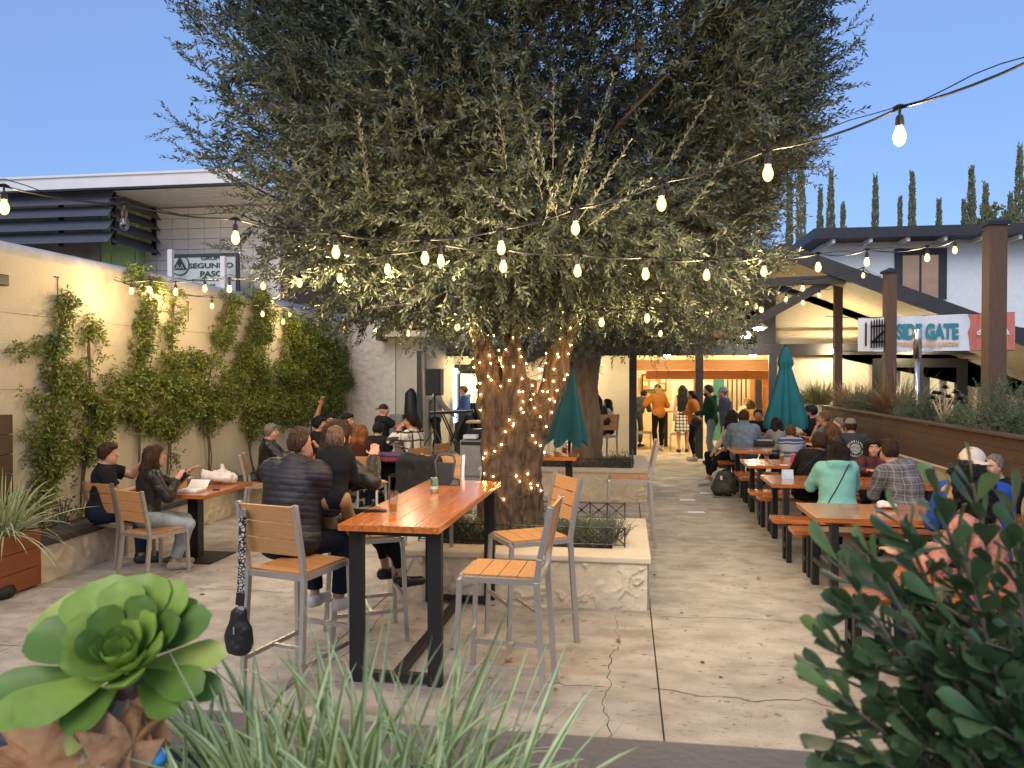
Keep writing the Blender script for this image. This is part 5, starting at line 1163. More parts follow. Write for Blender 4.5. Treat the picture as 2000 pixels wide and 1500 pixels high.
def glass_cup(label, p, h=.145, r=.036, fill=.5, beer=(.75, .38, .04), cat='glass', foam=False, group=None):
    t = thing('beer_glass', label, cat, p, group=group)
    MB().lathe([(r*.72, 0), (r*.78, .004), (r, h), (r*.94, h), (r*.72, .014), (0, .012)], n=14).build('tumbler', M['glass'], t, world=False, smooth=True)
    if fill: 
        rr = .7+.24*fill; MB().lathe([(r*.69, .016), (r*rr, h*fill), (0, h*fill)], n=14).build('drink', mat('drink_%.2f_%.2f' % (beer[0], beer[1]), beer, .1, var=0, translucent=.55), t, world=False, smooth=False)
        if foam: MB().lathe([(r*rr, h*fill), (r*(rr+.02), h*(fill+.1)), (0, h*(fill+.1))], n=14).build('foam', mat('beer_foam', (.8, .74, .6), .8), t, world=False)
    return t
def ctr_table(name, label, cat, L_, Wd, H_, m, kind, planks=4, legs=.09, along_x=True):
    """L_ along local x"""
    t = thing(name, label, cat, (0, 0, 0)); pw = Wd/planks
    for k in range(planks): MB().box((-L_/2, -Wd/2+k*pw+.0007, H_-.042), (L_/2, -Wd/2+(k+1)*pw-.0007, H_)).build('plank', m, t, world=False, bevel=.0022)
    B_ = M['black']; ix = L_/2-.16; iy = Wd/2-legs*.75
    for sx in (-1, 1):
        for sy in (-1, 1): MB().box((sx*ix-legs*.35, sy*iy-legs*.5, 0), (sx*ix+legs*.35, sy*iy+legs*.5, H_-.043)).build('leg', B_, t, world=False, bevel=.004)
        zc_ = .02 if kind == 'bar' else H_*.3; MB().box((sx*ix-.03, -iy+legs/2, zc_), (sx*ix+.03, iy-legs/2, zc_+.05)).build('cross_bar', B_, t, world=False)
        MB().box((sx*ix-.028, -iy+legs/2, H_-.09), (sx*ix+.028, iy-legs/2, H_-.044)).build('cross_bar', B_, t, world=False)
    if kind == 'bar': MB().box((-ix+.031, -.03, .021), (ix-.031, .03, .069)).build('long_bar', M['black'], t, world=False)
    return t
bt = ctr_table('tall_table', 'tall varnished orange table with black steel legs in the near left', 'table', 2.08, .66, 1.05, M['tablewood'], 'bar')
bt.location = (-1.44, 5.66, 0); bt.rotation_euler = (0, 0, R(88.6))
ta = ctr_table('picnic_table', 'x', 'table', 1.83, .80, .76, M['tablewood'], 'p'); ta['group'] = 'picnic tables in the right row'
be = ctr_table('picnic_bench', 'x', 'bench', 1.83, .28, .46, M['tablewood'], 'p', 2, .07); be['group'] = 'picnic benches in the right row'
TAB = [(1.66, 4.85, 'nearest picnic table, half hidden behind the blurred shrub'), (1.63, 7.30, 'picnic table with a crumpled white napkin on top'), (1.64, 9.35, 'picnic table with a small blue card stand on it'), (1.66, 11.15, 'picnic table with two drinks and a red can'), (1.72, 13.1, 'picnic table with a black caddy, in front of the denim jacket'), (1.95, 15.1, 'farthest picnic table, below the right teal umbrella')]
for i, (x, y, lb) in enumerate(TAB):
    o = ta if i == 0 else copy_tree(ta); o.location = (x+.915, y, 0); o['label'] = lb
BEN = [(1.68, 4.02, 'nearest picnic bench at the bottom right under the shrub'), (1.43, 5.67, 'picnic bench with black legs between the two nearest tables'), (1.64, 7.97, 'bench behind the napkin table'), (1.56, 8.55, 'bench under the woman in the mint hoodie'), (1.66, 10.02, 'bench under the person in the black jacket behind the card table'), (1.62, 10.45, 'bench in front of the drinks table'), (1.7, 11.85, 'bench just behind the drinks table'), (1.7, 12.35, 'bench under the boy in the striped top'), (1.62, 13.9, 'bench under the person in the denim jacket'), (1.9, 15.8, 'farthest bench, under the smiling man')]
for i, (x, y, lb) in enumerate(BEN):
    o = be if i == 0 else copy_tree(be); o.location = (x+.915, y, 0); o['label'] = lb
# left pedestal table
t = thing('pedestal_table', 'orange topped pedestal table of the seated couple by the vines', 'table', (-4.6, 7.78, 0))
for k in range(3): boxo('plank', (-5.05+k*.275, 7.27, .72), (-5.05+(k+1)*.275-.0015, 8.27, .76), M['tablewoody'], t, bevel=.002)
boxo('pedestal', (-4.70, 7.72, .012), (-4.58, 7.84, .719), M['black'], t, bevel=.004); boxo('base_plate', (-4.92, 7.48, 0), (-4.3, 8.02, .011), M['black'], t)
# table behind the trunk (right end visible) and the red table at the back left, high table behind planter two
t = thing('small_table', 'orange table end with a red drink, just behind the olive trunk', 'table', (-.95, 9.6, 0))
a = G(1035, 925, 1.05); 
for k in range(3): boxo('plank', (-1.45, 8.72+k*.2, 1.01), (-.55, 8.72+(k+1)*.2-.0015, 1.05), M['tablewood'], t, bevel=.002)
for x in (-1.35, -.65): boxo('leg', (x-.04, 8.98, 0), (x+.04, 9.06, 1.009), M['black'], t)
glass_cup('tall glass of red beer on the table behind the trunk', (-.70, 8.98, 1.05), fill=.55, beer=(.5, .06, .02))
t = thing('red_table', 'dark red table with purple cloth among the group at the back left', 'table', (-3.5, 11.2, 0))
q = AT(775, 880, 11.2); boxo('top', (q.x-.9, 10.9, .71), (q.x+.12, 11.7, .76), mat('dark_red_wood', (.20, .035, .03), .35), t, bevel=.003); boxo('leg', (q.x-.5, 11.2, 0), (q.x-.42, 11.28, .709), M['black'], t)
o = boxo('folded_cloth', (q.x-.3, 11.0, .763), (q.x+.1, 11.4, .80), mat('purple_cloth', (.10, .06, .16), .9), None, bevel=.012); tag(o, 'folded purple cloth on the dark red table', 'cloth')
mb = MB(); mb.lathe([(.05, 0), (.06, .02), (.045, .10), (.02, .17), (0, .18)], (q.x-.38, 11.1, .762), 9, sx=1, sy=.6); o = mb.build('napkin_stack', M['white']); tag(o, 'upright white napkins on the dark red table', 'napkins')
t = thing('long_table', 'orange table of the group by the vines, mostly hidden by people', 'table', (-4.6, 11.3, 0))
boxo('top', (-5.2, 10.9, .72), (-4.15, 11.6, .76), M['tablewood'], t); boxo('leg', (-4.7, 11.2, 0), (-4.6, 11.3, .719), M['black'], t)
q = AT(1145, 825, 15.9); t = thing('high_table', 'high table in front of the two women behind the second tree', 'table', (q.x, 15.9, 0)); boxo('top', (q.x-.6, 15.8, 1.0), (q.x+.35, 16.4, 1.04), M['tablewood'], t); boxo('leg', (q.x-.05, 16, 0), (q.x+.05, 16.1, .999), M['black'], t)
q = AT(1300, 800, 21.6); t = thing('taproom_table', 'table inside the taproom beside the two pale chairs', 'table', (q.x, 21.6, 0)); boxo('top', (q.x-.4, 21.2, .95), (q.x+.4, 21.8, .99), M['beamwood'], t); boxo('leg', (q.x-.05, 21.4, 0), (q.x+.05, 21.5, .949), M['black'], t)

# ------------------------------------------------------------------ small things on the tables
def phone(p, rz, label):
    mb = MB().box((-.038, -.078, 0), (.038, .078, .009)); o = mb.build('phone', mat('phone_black', (.012, .012, .014), .15, var=0), None, world=False, bevel=.003); o.location = p; o.rotation_euler = (0, 0, R(rz)); tag(o, label, 'phone'); return o
phone(G(733, 999, 1.05), -72, 'black phone lying on the tall table beside the half full glass')
glass_cup('half full glass of pale beer near the front of the tall table', G(768, 1003, 1.051), .155, .034, .42, (.78, .45, .08), foam=False)
p = G(848, 962, 1.05); t = thing('drink_can', 'green and silver drink can standing on the tall table', 'can', p)
MB().lathe([(.026, 0), (.032, .006), (.033, .012), (.033, .105), (.026, .118), (.0265, .121), (.022, .119), (0, .118)], n=18).build('can_body', mat('green_can_print', (.03, .16, .06), .3, metal=.5, col2=(.5, .55, .45), scale=14), t, world=False, smooth=True)
MB().lathe([(.0335, .03), (.0335, .055)], n=18).build('label_band', mat('pale_can_band', (.6, .65, .5), .4, metal=.3), t, world=False)
# left table: takeaway box, plastic bag, two beers
p = G(375, 960, .76); t = thing('takeaway_box', 'open white takeaway box on the couple\'s table', 'box', p)
MB().box((-.11, -.1, 0), (.11, .1, .03)).build('tray', M['white'], t, world=False, bevel=.008); MB().prism([(-.11, .1, .03), (.11, .1, .03), (.11, .17, .10), (-.11, .17, .10)], (0, .006, .003)).build('lid', M['white'], t, world=False)
F = Field((-.2, -.14, 0), (.2, .14, .2), .008); F.ell((.0, 0, .05), (.16, .10, .055), k=.03); F.cap((-.1, 0, .05), (-.16, .02, .10), .03, .012, .02); F.cap((.03, 0, .07), (.03, .0, .155), .05, .015, .04)
V, Q = F.mesh(); N_ = vnormals(V, Q); V = V+N_*(fbm(V*16, 3)*.034)[:, None]; V[:, 2] = np.maximum(V[:, 2], .001); V = V*1.3
p = G(428, 944, .76); o = np_mesh('plastic_bag', V, Q, mat('white_plastic_bag', (.75, .70, .66), .45, var=.03, translucent=.25)); o.location = p; tag(o, 'crumpled white plastic carrier bag on the couple\'s table', 'plastic bag')
glass_cup('orange beer with foam on the couple\'s table', G(371, 952, .762), .13, .036, .78, (.75, .30, .03), foam=True); glass_cup('empty clear glass at the back of the couple\'s table', G(452, 938, .762), .12, .035, 0)
phone(G(422, 955, .762), 30, 'dark phone on the couple\'s table by the bag')
# napkin, cards, drinks on the right tables
F = Field((-.12, -.1, 0), (.12, .1, .1), .006); F.ell((0, 0, .025), (.085, .06, .03), k=.02); F.ell((-.03, .01, .045), (.05, .04, .02), k=.02); V, Q = F.mesh(); N_ = vnormals(V, Q); V = V+N_*(fbm(V*28, 3)*.016)[:, None]; V[:, 2] = np.maximum(V[:, 2], .001)
o = np_mesh('crumpled_napkin', V, Q, mat('napkin_white', (.68, .64, .60), .8)); o.location = G(1732, 993, .76); tag(o, 'crumpled white napkin on the near picnic table', 'napkin')
p = G(1539, 935, .76); t = thing('card_stand', 'small blue and white card stand on the third picnic table', 'card', p)
MB().prism([(-.065, 0, 0), (.065, 0, 0), (.065, .03, .105), (-.065, .03, .105)], (0, .003, 0)).build('card_face', mat('sky_blue_card', (.28, .50, .72), .4, col2=(.72, .80, .85), scale=12), t, world=False); MB().prism([(-.065, .06, 0), (.065, .06, 0), (.065, .034, .105), (-.065, .034, .105)], (0, .003, 0)).build('card_face', M['white'], t, world=False)
phone(G(1588, 938, .762), 80, 'black phone on the card stand table beside the mint hoodie')
glass_cup('first drink, pale and almost empty, on the fourth picnic table', G(1497, 898, .76), .15, .038, .3, (.6, .5, .3)); glass_cup('amber beer glass on the fourth picnic table', G(1527, 902, .76), .15, .036, .6, (.72, .36, .04), foam=True)
p = G(1549, 902, .76); t = thing('drink_can', 'red drink can on the fourth picnic table', 'can', p); MB().lathe([(.026, 0), (.033, .01), (.033, .105), (.026, .12), (0, .118)], n=16).build('can_body', mat('red_can_print', (.55, .02, .04), .3, metal=.3, col2=(.7, .25, .25), scale=14), t, world=False, smooth=True)
p = G(1493, 871, .76); t = thing('condiment_caddy', 'black condiment caddy on the fifth picnic table', 'caddy', p); mb = MB(); mb.prism([(-.17, -.07, 0), (-.17, .09, 0), (-.17, .09, .10), (-.17, .0, .09), (-.17, -.07, .04)], (.34, 0, 0)); mb.build('case', M['black'], t, world=False); MB().box((-.13, -.03, .085), (.13, .07, .105)).build('insert', mat('caddy_grey', (.35, .35, .37), .4), t, world=False)
glass_cup('glass beside the plaid shirt man\'s arm', G(1676, 931, .76), .14, .036, .2, (.5, .45, .3)); glass_cup('tall dark glass by the bearded man', G(1567, 861, .76), .17, .04, .7, (.08, .03, .02))
o = boxo('beer_mat', (G(1466, 903, .76).x-.09, 10.95, .7605), (G(1466, 903, .76).x+.12, 11.1, .763), M['white']); tag(o, 'scatter of white paper napkins on the fourth picnic table', 'paper')
o = boxo('paper_coaster', (G(1527, 906, .76).x-.05, 10.78, .7605), (G(1527, 906, .76).x+.05, 10.88, .763), M['white']); tag(o, 'white coaster under the amber beer glass', 'coaster')
for (px, py, w, lb) in ((1342, 977, .13, 'white paper sheet lying on the path, left one'), (1384, 964, .16, 'white paper sheet lying on the path by the backpack'), (1359, 1001, .13, 'white paper sheet lying on the path, nearest one')):
    p = G(px, py); mb = MB(); mb.prism([(-w, -.09, 0), (w, -.07, 0), (w*.9, .09, 0), (-w*.8, .07, 0)], (0, 0, .002)); o = mb.build('paper_sheet', M['white'], None, world=False); o.location = (p.x, p.y, .004); tag(o, lb, 'paper')
# backpack
F = Field((-.2, -.2, 0), (.22, .2, .5), .011); F.cap((-.07, 0, .12), (-.03, .03, .31), .13, .10, .05); F.cap((.07, 0, .12), (.05, .03, .31), .13, .10, .05); F.ell((0, -.12, .13), (.13, .06, .11), k=.03); V, Q = F.mesh(); N_ = vnormals(V, Q); V = V+N_*(fbm(V*9, 3)*.03)[:, None]; V[:, 2] = np.maximum(V[:, 2], .002)
p = G(1416, 970); t = thing('backpack', 'dark camouflage backpack slumped on the ground by the picnic tables', 'backpack', (p.x, p.y+.1, 0)); np_mesh('sack', V, Q, mat('camo_fabric', (.02, .022, .02), .8, col2=(.07, .075, .05), scale=9), t)
MB().tube([(-.03, .0, .37), (-.02, .0, .43), (.05, 0, .43), (.06, 0, .37)], .009, 6).build('grab_loop', M['wire'], t, world=False); MB().tube([(.1, -.12, .05), (.15, -.2, .02), (.0, -.26, .01), (-.2, -.2, .01)], .011, 6).build('strap', mat('grey_strap', (.2, .2, .18), .8), t, world=False); MB().box((-.08, -.16, .28), (-.05, -.11, .34)).build('tag', M['white'], t, world=False)

# handbag on the stool with patterned strap
leo = bpy.data.materials.new('black_white_spotted_strap'); leo.use_nodes = True; N = leo.node_tree.nodes; L = leo.node_tree.links; B = N['Principled BSDF']
tc_ = N.new('ShaderNodeTexCoord'); vo = N.new('ShaderNodeTexVoronoi'); vo.feature = 'DISTANCE_TO_EDGE'; vo.inputs['Scale'].default_value = 48; cr = N.new('ShaderNodeValToRGB'); cr.color_ramp.interpolation = 'CONSTANT'; cr.color_ramp.elements[0].color = (.01, .01, .01, 1); cr.color_ramp.elements[1].position = .13; cr.color_ramp.elements[1].color = (.50, .46, .42, 1)
L.new(tc_.outputs['Object'], vo.inputs['Vector']); L.new(vo.outputs['Distance'], cr.inputs[0]); L.new(cr.outputs[0], B.inputs['Base Color'])
hb = AT(478, 1000, 4.34); t = thing('handbag', 'black nylon handbag hanging by a spotted strap from the near left stool', 'handbag', (hb.x, 4.34, .3))
q = lambda px, py, dy=0: AT(px, py, 4.34+dy)
st = [q(478, 997, .05), q(474, 1010), q(473, 1060), q(472, 1110), q(470, 1160)]
for dx in (0,):
    mb = MB()
    for a, b in zip(st[:-1], st[1:]): mb.bar(a, b, .046, .004, up=(0, 1, 0))
    mb.build('strap', leo, t)
MB().bar(q(470, 1158), q(468, 1182), .05, .012, (0, 1, 0)).build('strap_tab', M['wire'], t); MB().box(q(473, 1186)-Vector((.02, .02, .012)), q(473, 1186)+Vector((.02, .0, .012))).build('buckle', M['steel'], t); MB().box(q(478, 1000)-Vector((.022, .03, .022)), q(478, 1000)+Vector((.022, -.02, .022))).build('buckle', M['steel'], t)
c = q(467, 1232); F = Field(c-Vector((.13, .1, .17)), c+Vector((.13, .1, .17)), .007); F.cap(c+Vector((0, 0, .09)), c+Vector((0, 0, -.10)), .055, .075, .03, .6, (0, 1, 0)); F.ell(c+Vector((0, 0, -.04)), (.09, .05, .10), k=.03); F.plane(c-Vector((0, 0, .135)), (0, 0, -1)); V, Q = F.mesh(); N_ = vnormals(V, Q); V = V+N_*(fbm(V*17, 3)*.012)[:, None]
np_mesh('bag_body', V, Q, mat('black_nylon_bag', (.010, .010, .012), .5, bump=.3, bscale=30), t, True, True); MB().box(c+Vector((-.004, -.066, .0)), c+Vector((.004, -.058, .045))).build('zip_pull', M['steel'], t)

# ------------------------------------------------------------------ closed umbrellas
def umbrella(label, px, ptop, pbot, Y, hw, col, folds=7, lean=0, collar=True, base=True):
    top = AT(px, ptop, Y); bot = AT(px+lean, pbot, Y); t = thing('closed_umbrella', label, 'umbrella', (bot.x, Y, 0), group='closed patio umbrellas')
    H_ = top.z-bot.z; W_ = hw*Y/1500; V = []; F_ = []; n = folds*8; k = 22
    for i in range(k+1):
        v = i/k; z = top.z-H_*v; r = W_*(.06+.94*v**1.15) if not collar else W_*np.interp(v, [0, .16, .22, .25, .6, .95, 1], [.10, .34, .42, .26, .62, .98, .93])
        cxx = top.x+(bot.x-top.x)*v
        for j in range(n):
            a = 2*math.pi*j/n; f = 1+.24*v**.6*math.sin(a*folds+v*.8)+.07*math.sin(a*3+1+v*2); zz = z-(.05*(1+math.sin(a*folds+v*.8)) if i == k else .025*(1+math.sin(a*folds+v)) if i == k-1 else 0)
            V.append((cxx+r*f*math.cos(a), Y+r*f*.8*math.sin(a), zz))
    for i in range(k):
        for j in range(n): F_.append((i*n+j, i*n+(j+1) % n, (i+1)*n+(j+1) % n, (i+1)*n+j))
    np_mesh('canopy', np.array(V), np.array(F_), mat('canvas_%s' % label[:5].strip(), col, .8, var=.1, scale=3, bump=.15, bscale=250), t, True, True)
    MB().tube([(bot.x, Y, .06), (top.x, Y, top.z-.02)], .019, 10).build('pole', M['black'], t); MB().lathe([(.02, 0), (.025, .03), (.012, .06), (0, .065)], (top.x, Y, top.z-.01), 10).build('finial', M['black'], t)
    MB().lathe([(.24, 0), (.24, .04), (.05, .07), (.03, .25), (0, .25)], (bot.x, Y, 0), 18).build('base', M['black'], t)
    return t
umbrella('teal closed umbrella in front of the second tree', 1117, 714, 857, 9.7, 36, (.012, .105, .14), 6, -10, False)
umbrella('right teal closed umbrella rising from the farthest picnic table', 1534, 677, 828, 14.95, 36, (.008, .13, .16))
umbrella('sage green closed umbrella by the eaves left of the speaker', 813, 694, 805, 16.6, 13, (.15, .21, .16), 5, 4, False)
p = AT(802, 830, 16.2); mb = MB(); mb.tube([(p.x, 16.2, .1), (p.x+.02, 16.2, 1.0), (p.x+.0, 16.2, 1.58), (p.x+.03, 16.2, 1.68)], [.16, .17, .12, .04], 14); o = mb.build('covered_stand', mat('black_cover', (.01, .01, .01), .6, bump=.6, bscale=9), smooth=True); tag(o, 'tall black covered stand below the sage green umbrella', 'cover')
p = AT(772, 830, 16.0); mb = MB().box((p.x-.13, 15.95, .55), (p.x+.17, 16.15, 1.12)); o = mb.build('grey_cabinet', mat('grey_box', (.22, .2, .18), .6), bevel=.01); tag(o, 'grey box standing by the pilaster behind the man in the cap', 'cabinet')

# ------------------------------------------------------------------ stage gear
p = AT(848, 722, 15.6); q = AT(848, 772, 15.6); t = thing('speaker', 'black loudspeaker box on the tripod left of the olive trunk', 'speaker', (p.x, 15.6, q.z))
w = .16*1.0; boxo('cabinet', (p.x-w, 15.5, q.z), (p.x+w, 15.8, p.z+.02), mat('speaker_black', (.012, .012, .013), .6), t, bevel=.02); boxo('grille', (p.x-w+.02, 15.485, q.z+.03), (p.x+w-.02, 15.499, p.z-.01), mat('speaker_grille', (.02, .02, .022), .7, bump=.5, bscale=400), t); boxo('badge', (p.x-.01, 15.48, q.z+.012), (p.x+.015, 15.499, q.z+.03), M['white'], t)
t = thing('speaker_stand', 'black tripod stand under the loudspeaker', 'stand', (p.x, 15.65, 0)); MB().tube([(p.x, 15.65, .3), (p.x, 15.65, q.z-.002)], .018, 8).build('pole', M['black'], t)
for a in (200, 330, 85): MB().tube([(p.x, 15.65, .85), (p.x+.55*math.cos(R(a)), 15.65+.55*math.sin(R(a)), .02)], .014, 6).build('leg', M['black'], t)
p = AT(880, 806, 16.4); t = thing('keyboard', 'black electronic keyboard on its stand by the dark window', 'keyboard', (p.x, 16.4, p.z))
mb = MB().bar((p.x-.45, 16.35, p.z-.01), (p.x+.5, 16.5, p.z+.03), .3, .06); mb.build('body', M['black'], t); 
for k in range(24): MB().bar((p.x-.40+k*.032, 16.22+k*.005, p.z+.028+k*.0013), (p.x-.373+k*.032, 16.22+k*.005, p.z+.029+k*.0013), .1, .008).build('key', M['white'], t)
t = thing('keyboard_stand', 'black crossed stand under the keyboard', 'stand', (p.x, 16.45, 0))
for y in (16.35, 16.55): MB().bar((p.x-.25, y, .02), (p.x+.3, y, p.z-.035), .03).build('leg', M['black'], t); MB().bar((p.x+.3, y+.04, .02), (p.x-.2, y+.04, p.z-.045), .03).build('leg', M['black'], t)
p = AT(922, 772, 15.2); t = thing('microphone_stand', 'thin black microphone stand left of the olive trunk', 'stand', (p.x, 15.2, 0)); MB().tube([(p.x, 15.2, .02), (p.x, 15.2, 1.35)], .009, 6).build('pole', M['wire'], t); MB().tube([(p.x, 15.2, 1.3), (p.x+.1, 15.2, 1.72)], .007, 6).build('boom', M['wire'], t); MB().lathe([(.0, -.05), (.02, -.03), (.025, .02), (0, .045)], (p.x+.1, 15.2, 1.74), 8).build('microphone', M['wire'], t); MB().lathe([(.16, 0), (.16, .015), (.02, .03), (0, .03)], (p.x, 15.2, 0), 14).build('base', M['wire'], t)
a = AT(900, 857, 14.6); b = AT(938, 900, 14.6); t = thing('amplifier', 'grey amplifier with a white cloth on top, left of the trunk', 'amplifier', (a.x+.2, 14.6, 0)); boxo('case', (a.x, 14.5, 0), (b.x+.1, 14.8, a.z-.02), mat('amp_grey', (.22, .22, .20), .7), t, bevel=.015); boxo('grille', (a.x+.03, 14.485, .04), (b.x+.07, 14.499, a.z-.12), mat('amp_cloth', (.30, .30, .27), .8, bump=.4, bscale=200), t); boxo('panel', (a.x+.03, 14.48, a.z-.10), (b.x+.07, 14.499, a.z-.05), M['black'], t)
a = AT(912, 822, 15.0); t = thing('side_table', 'small wooden side table with a black case beneath, behind the amplifier', 'table', (a.x+.2, 15, 0)); boxo('top', (a.x, 14.9, a.z-.04), (a.x+.5, 15.3, a.z), mat('pale_wood', (.4, .25, .13), .5), t); 
for x in (a.x+.02, a.x+.45): boxo('leg', (x, 15.0, 0), (x+.04, 15.05, a.z-.041), M['black'], t)
o = boxo('black_case', (a.x+.08, 15.0, .5), (a.x+.42, 15.2, .9), M['black'], None, bevel=.01); tag(o, 'black case on the side table shelf behind the amplifier', 'case')
o = boxo('white_cloth', (AT(906, 852, 14.6).x, 14.52, AT(906, 855, 14.6).z-.015), (AT(932, 852, 14.6).x, 14.75, AT(906, 848, 14.6).z-.01), M['white'], None, bevel=.01); tag(o, 'white cloth folded on the grey amplifier', 'cloth')
p = G(933, 905); mb = MB(); mb.tube([(p.x, p.y+2.2, .16), (p.x+.12, p.y+2.2, .16)], [.17, .17], 18); o = mb.build('black_drum', M['black'], smooth=False); tag(o, 'black round drum-like case at the left foot of the trunk', 'case')

# jackets and bag on the far stool of the tall table
F = Field((-.3, -.16, .72), (.3, .16, 1.32), .012); F.cap((-.17, 0, 1.17), (.17, .0, 1.17), .055, .055, .03); F.cap((-.15, 0, 1.1), (-.14, .03, .80), .085, .10, .04, .6, (0, 1, 0)); F.cap((.15, 0, 1.1), (.14, .02, .82), .085, .09, .04, .6, (0, 1, 0)); F.cap((0, 0, 1.12), (0, .02, .8), .09, .11, .04, .55, (0, 1, 0))
V, Q = F.mesh(); N_ = vnormals(V, Q); V = V+N_*(fbm(V*np.array([10, 10, 4]), 3)*.04)[:, None]
q = AT(805, 930, 6.95); o = np_mesh('hanging_jacket', V, Q, mat('black_quilted_cloth', (.011, .011, .013), .75, bump=.5, bscale=70)); o.location = (q.x, 7.15, 0); tag(o, 'black jackets draped over the stool at the far end of the tall table', 'jacket')
a = G(868, 948, 1.05); t = thing('bag', 'small black bag with a grey rounded frame on the far end of the tall table', 'bag', a)
fr_ = [(-.055, 0, .01), (-.085, .03, .20), (-.06, .04, .25), (.0, .045, .262), (.07, .04, .25), (.085, .03, .2), (.055, 0, .01)]; MB().tube(fr_, .011, 8).build('frame', mat('grey_rubber', (.07, .07, .075), .6), t, world=False, smooth=True)
MB().prism([(-.05, .0, .0), (.055, 0, 0), (.075, .03, .19), (-.075, .03, .19)], (0, .03, 0)).build('pouch', M['black'], t, world=False, bevel=.006); MB().prism([(.05, -.02, 0), (.13, -.01, 0), (.12, .01, .05), (.06, .01, .06)], (0, .06, 0)).build('flap', M['black'], t, world=False, bevel=.006)

# ------------------------------------------------------------------ people
def fabric(name, col, rough=.9, var=.12, **k): return mat(name, col, rough, var=var, scale=k.pop('scale', 9), bump=k.pop('bump', .25), bscale=k.pop('bscale', 160), spec=.15, **k)
def patterned(name, base, lines, sc=(9, 9, 9), checks=None, stripe_only=False):
    """woven pattern; lines = [(axis, freq, width, colour, strength)]"""
    m = bpy.data.materials.new(name); m.use_nodes = True; N = m.node_tree.nodes; L = m.node_tree.links; B = N['Principled BSDF']; B.inputs['Roughness'].default_value = .85
    tc = N.new('ShaderNodeTexCoord'); sp = N.new('ShaderNodeSeparateXYZ'); nz = N.new('ShaderNodeTexNoise'); nz.inputs['Scale'].default_value = 5
    ad = N.new('ShaderNodeMixRGB'); ad.blend_type = 'ADD'; ad.inputs[0].default_value = .04; L.new(tc.outputs['Object'], ad.inputs[1]); L.new(tc.outputs['Object'], nz.inputs[0]); L.new(nz.outputs['Color'], ad.inputs[2]); L.new(ad.outputs[0], sp.inputs[0])
    cur = N.new('ShaderNodeRGB'); cur.outputs[0].default_value = tuple(base)+(1,); cur = cur.outputs[0]
    for ax, fr_, wd, c, st in lines:
        a = N.new('ShaderNodeMath'); a.operation = 'MULTIPLY'; a.inputs[1].default_value = fr_; L.new(sp.outputs[ax], a.inputs[0]); b = N.new('ShaderNodeMath'); b.operation = 'ADD'; b.inputs[1].default_value = 50.0+wd*.37; L.new(a.outputs[0], b.inputs[0])
        f = N.new('ShaderNodeMath'); f.operation = 'FRACT'; L.new(b.outputs[0], f.inputs[0]); l = N.new('ShaderNodeMath'); l.operation = 'LESS_THAN'; l.inputs[1].default_value = wd; L.new(f.outputs[0], l.inputs[0]); s = N.new('ShaderNodeMath'); s.operation = 'MULTIPLY'; s.inputs[1].default_value = st; L.new(l.outputs[0], s.inputs[0])
        mx = N.new('ShaderNodeMix'); mx.data_type = 'RGBA'; mx.inputs['B'].default_value = tuple(c)+(1,); L.new(cur, mx.inputs['A']); L.new(s.outputs[0], mx.inputs['Factor']); cur = mx.outputs['Result']
    L.new(cur, B.inputs['Base Color']); return m
SK = {}
def skin(c):
    n = 'skin_%d' % int(c[0]*100)
    m = mat(n, c, .55, var=.08, scale=14, bump=.08, bscale=200); B = m.node_tree.nodes['Principled BSDF']; B.inputs['Subsurface Weight'].default_value = .12; B.inputs['Subsurface Radius'].default_value = (.5, .2, .1); B.inputs['Subsurface Scale'].default_value = .01; return m
FAIR, TANN, BRN = (.50, .27, .185), (.40, .20, .125), (.27, .125, .075)
HAIR = {'dark': (.016, .010, .008), 'brown': (.045, .022, .012), 'lbrown': (.11, .055, .028), 'auburn': (.20, .075, .025), 'grey': (.17, .15, .13), 'blond': (.35, .22, .09), 'black': (.008, .007, .007), 'sand': (.13, .08, .05)}
def hairm(k): return mat('hair_'+k, HAIR[k], .55, var=.55, scale=16, stretch=(6, 6, .5), bump=1.6, bscale=22, spec=.25)
EYE = mat('eye_dark', (.03, .02, .015), .2, var=0); EYEW = mat('eye_white', (.7, .66, .6), .3, var=0); LIP = mat('lip', (.36, .10, .08), .5, var=0); BROW = mat('brow_dark', (.03, .018, .012), .8, var=0)
def rot(yaw, pitch=0, roll=0):
    return (Matrix.Rotation(yaw, 3, 'Z') @ Matrix.Rotation(-pitch, 3, 'X') @ Matrix.Rotation(roll, 3, 'Y'))
def ik(a, c, l1, l2, pole):
    d = c-a; L_ = d.length; mx = (l1+l2)*.995
    if L_ > mx: c = a+d*(mx/L_); d = c-a; L_ = mx
    u = d.normalized(); x = (l1*l1-l2*l2+L_*L_)/(2*L_); h = math.sqrt(max(0, l1*l1-x*x)); p = Vector(pole); p = (p-u*p.dot(u)).normalized()
    return a+u*x+p*h, c
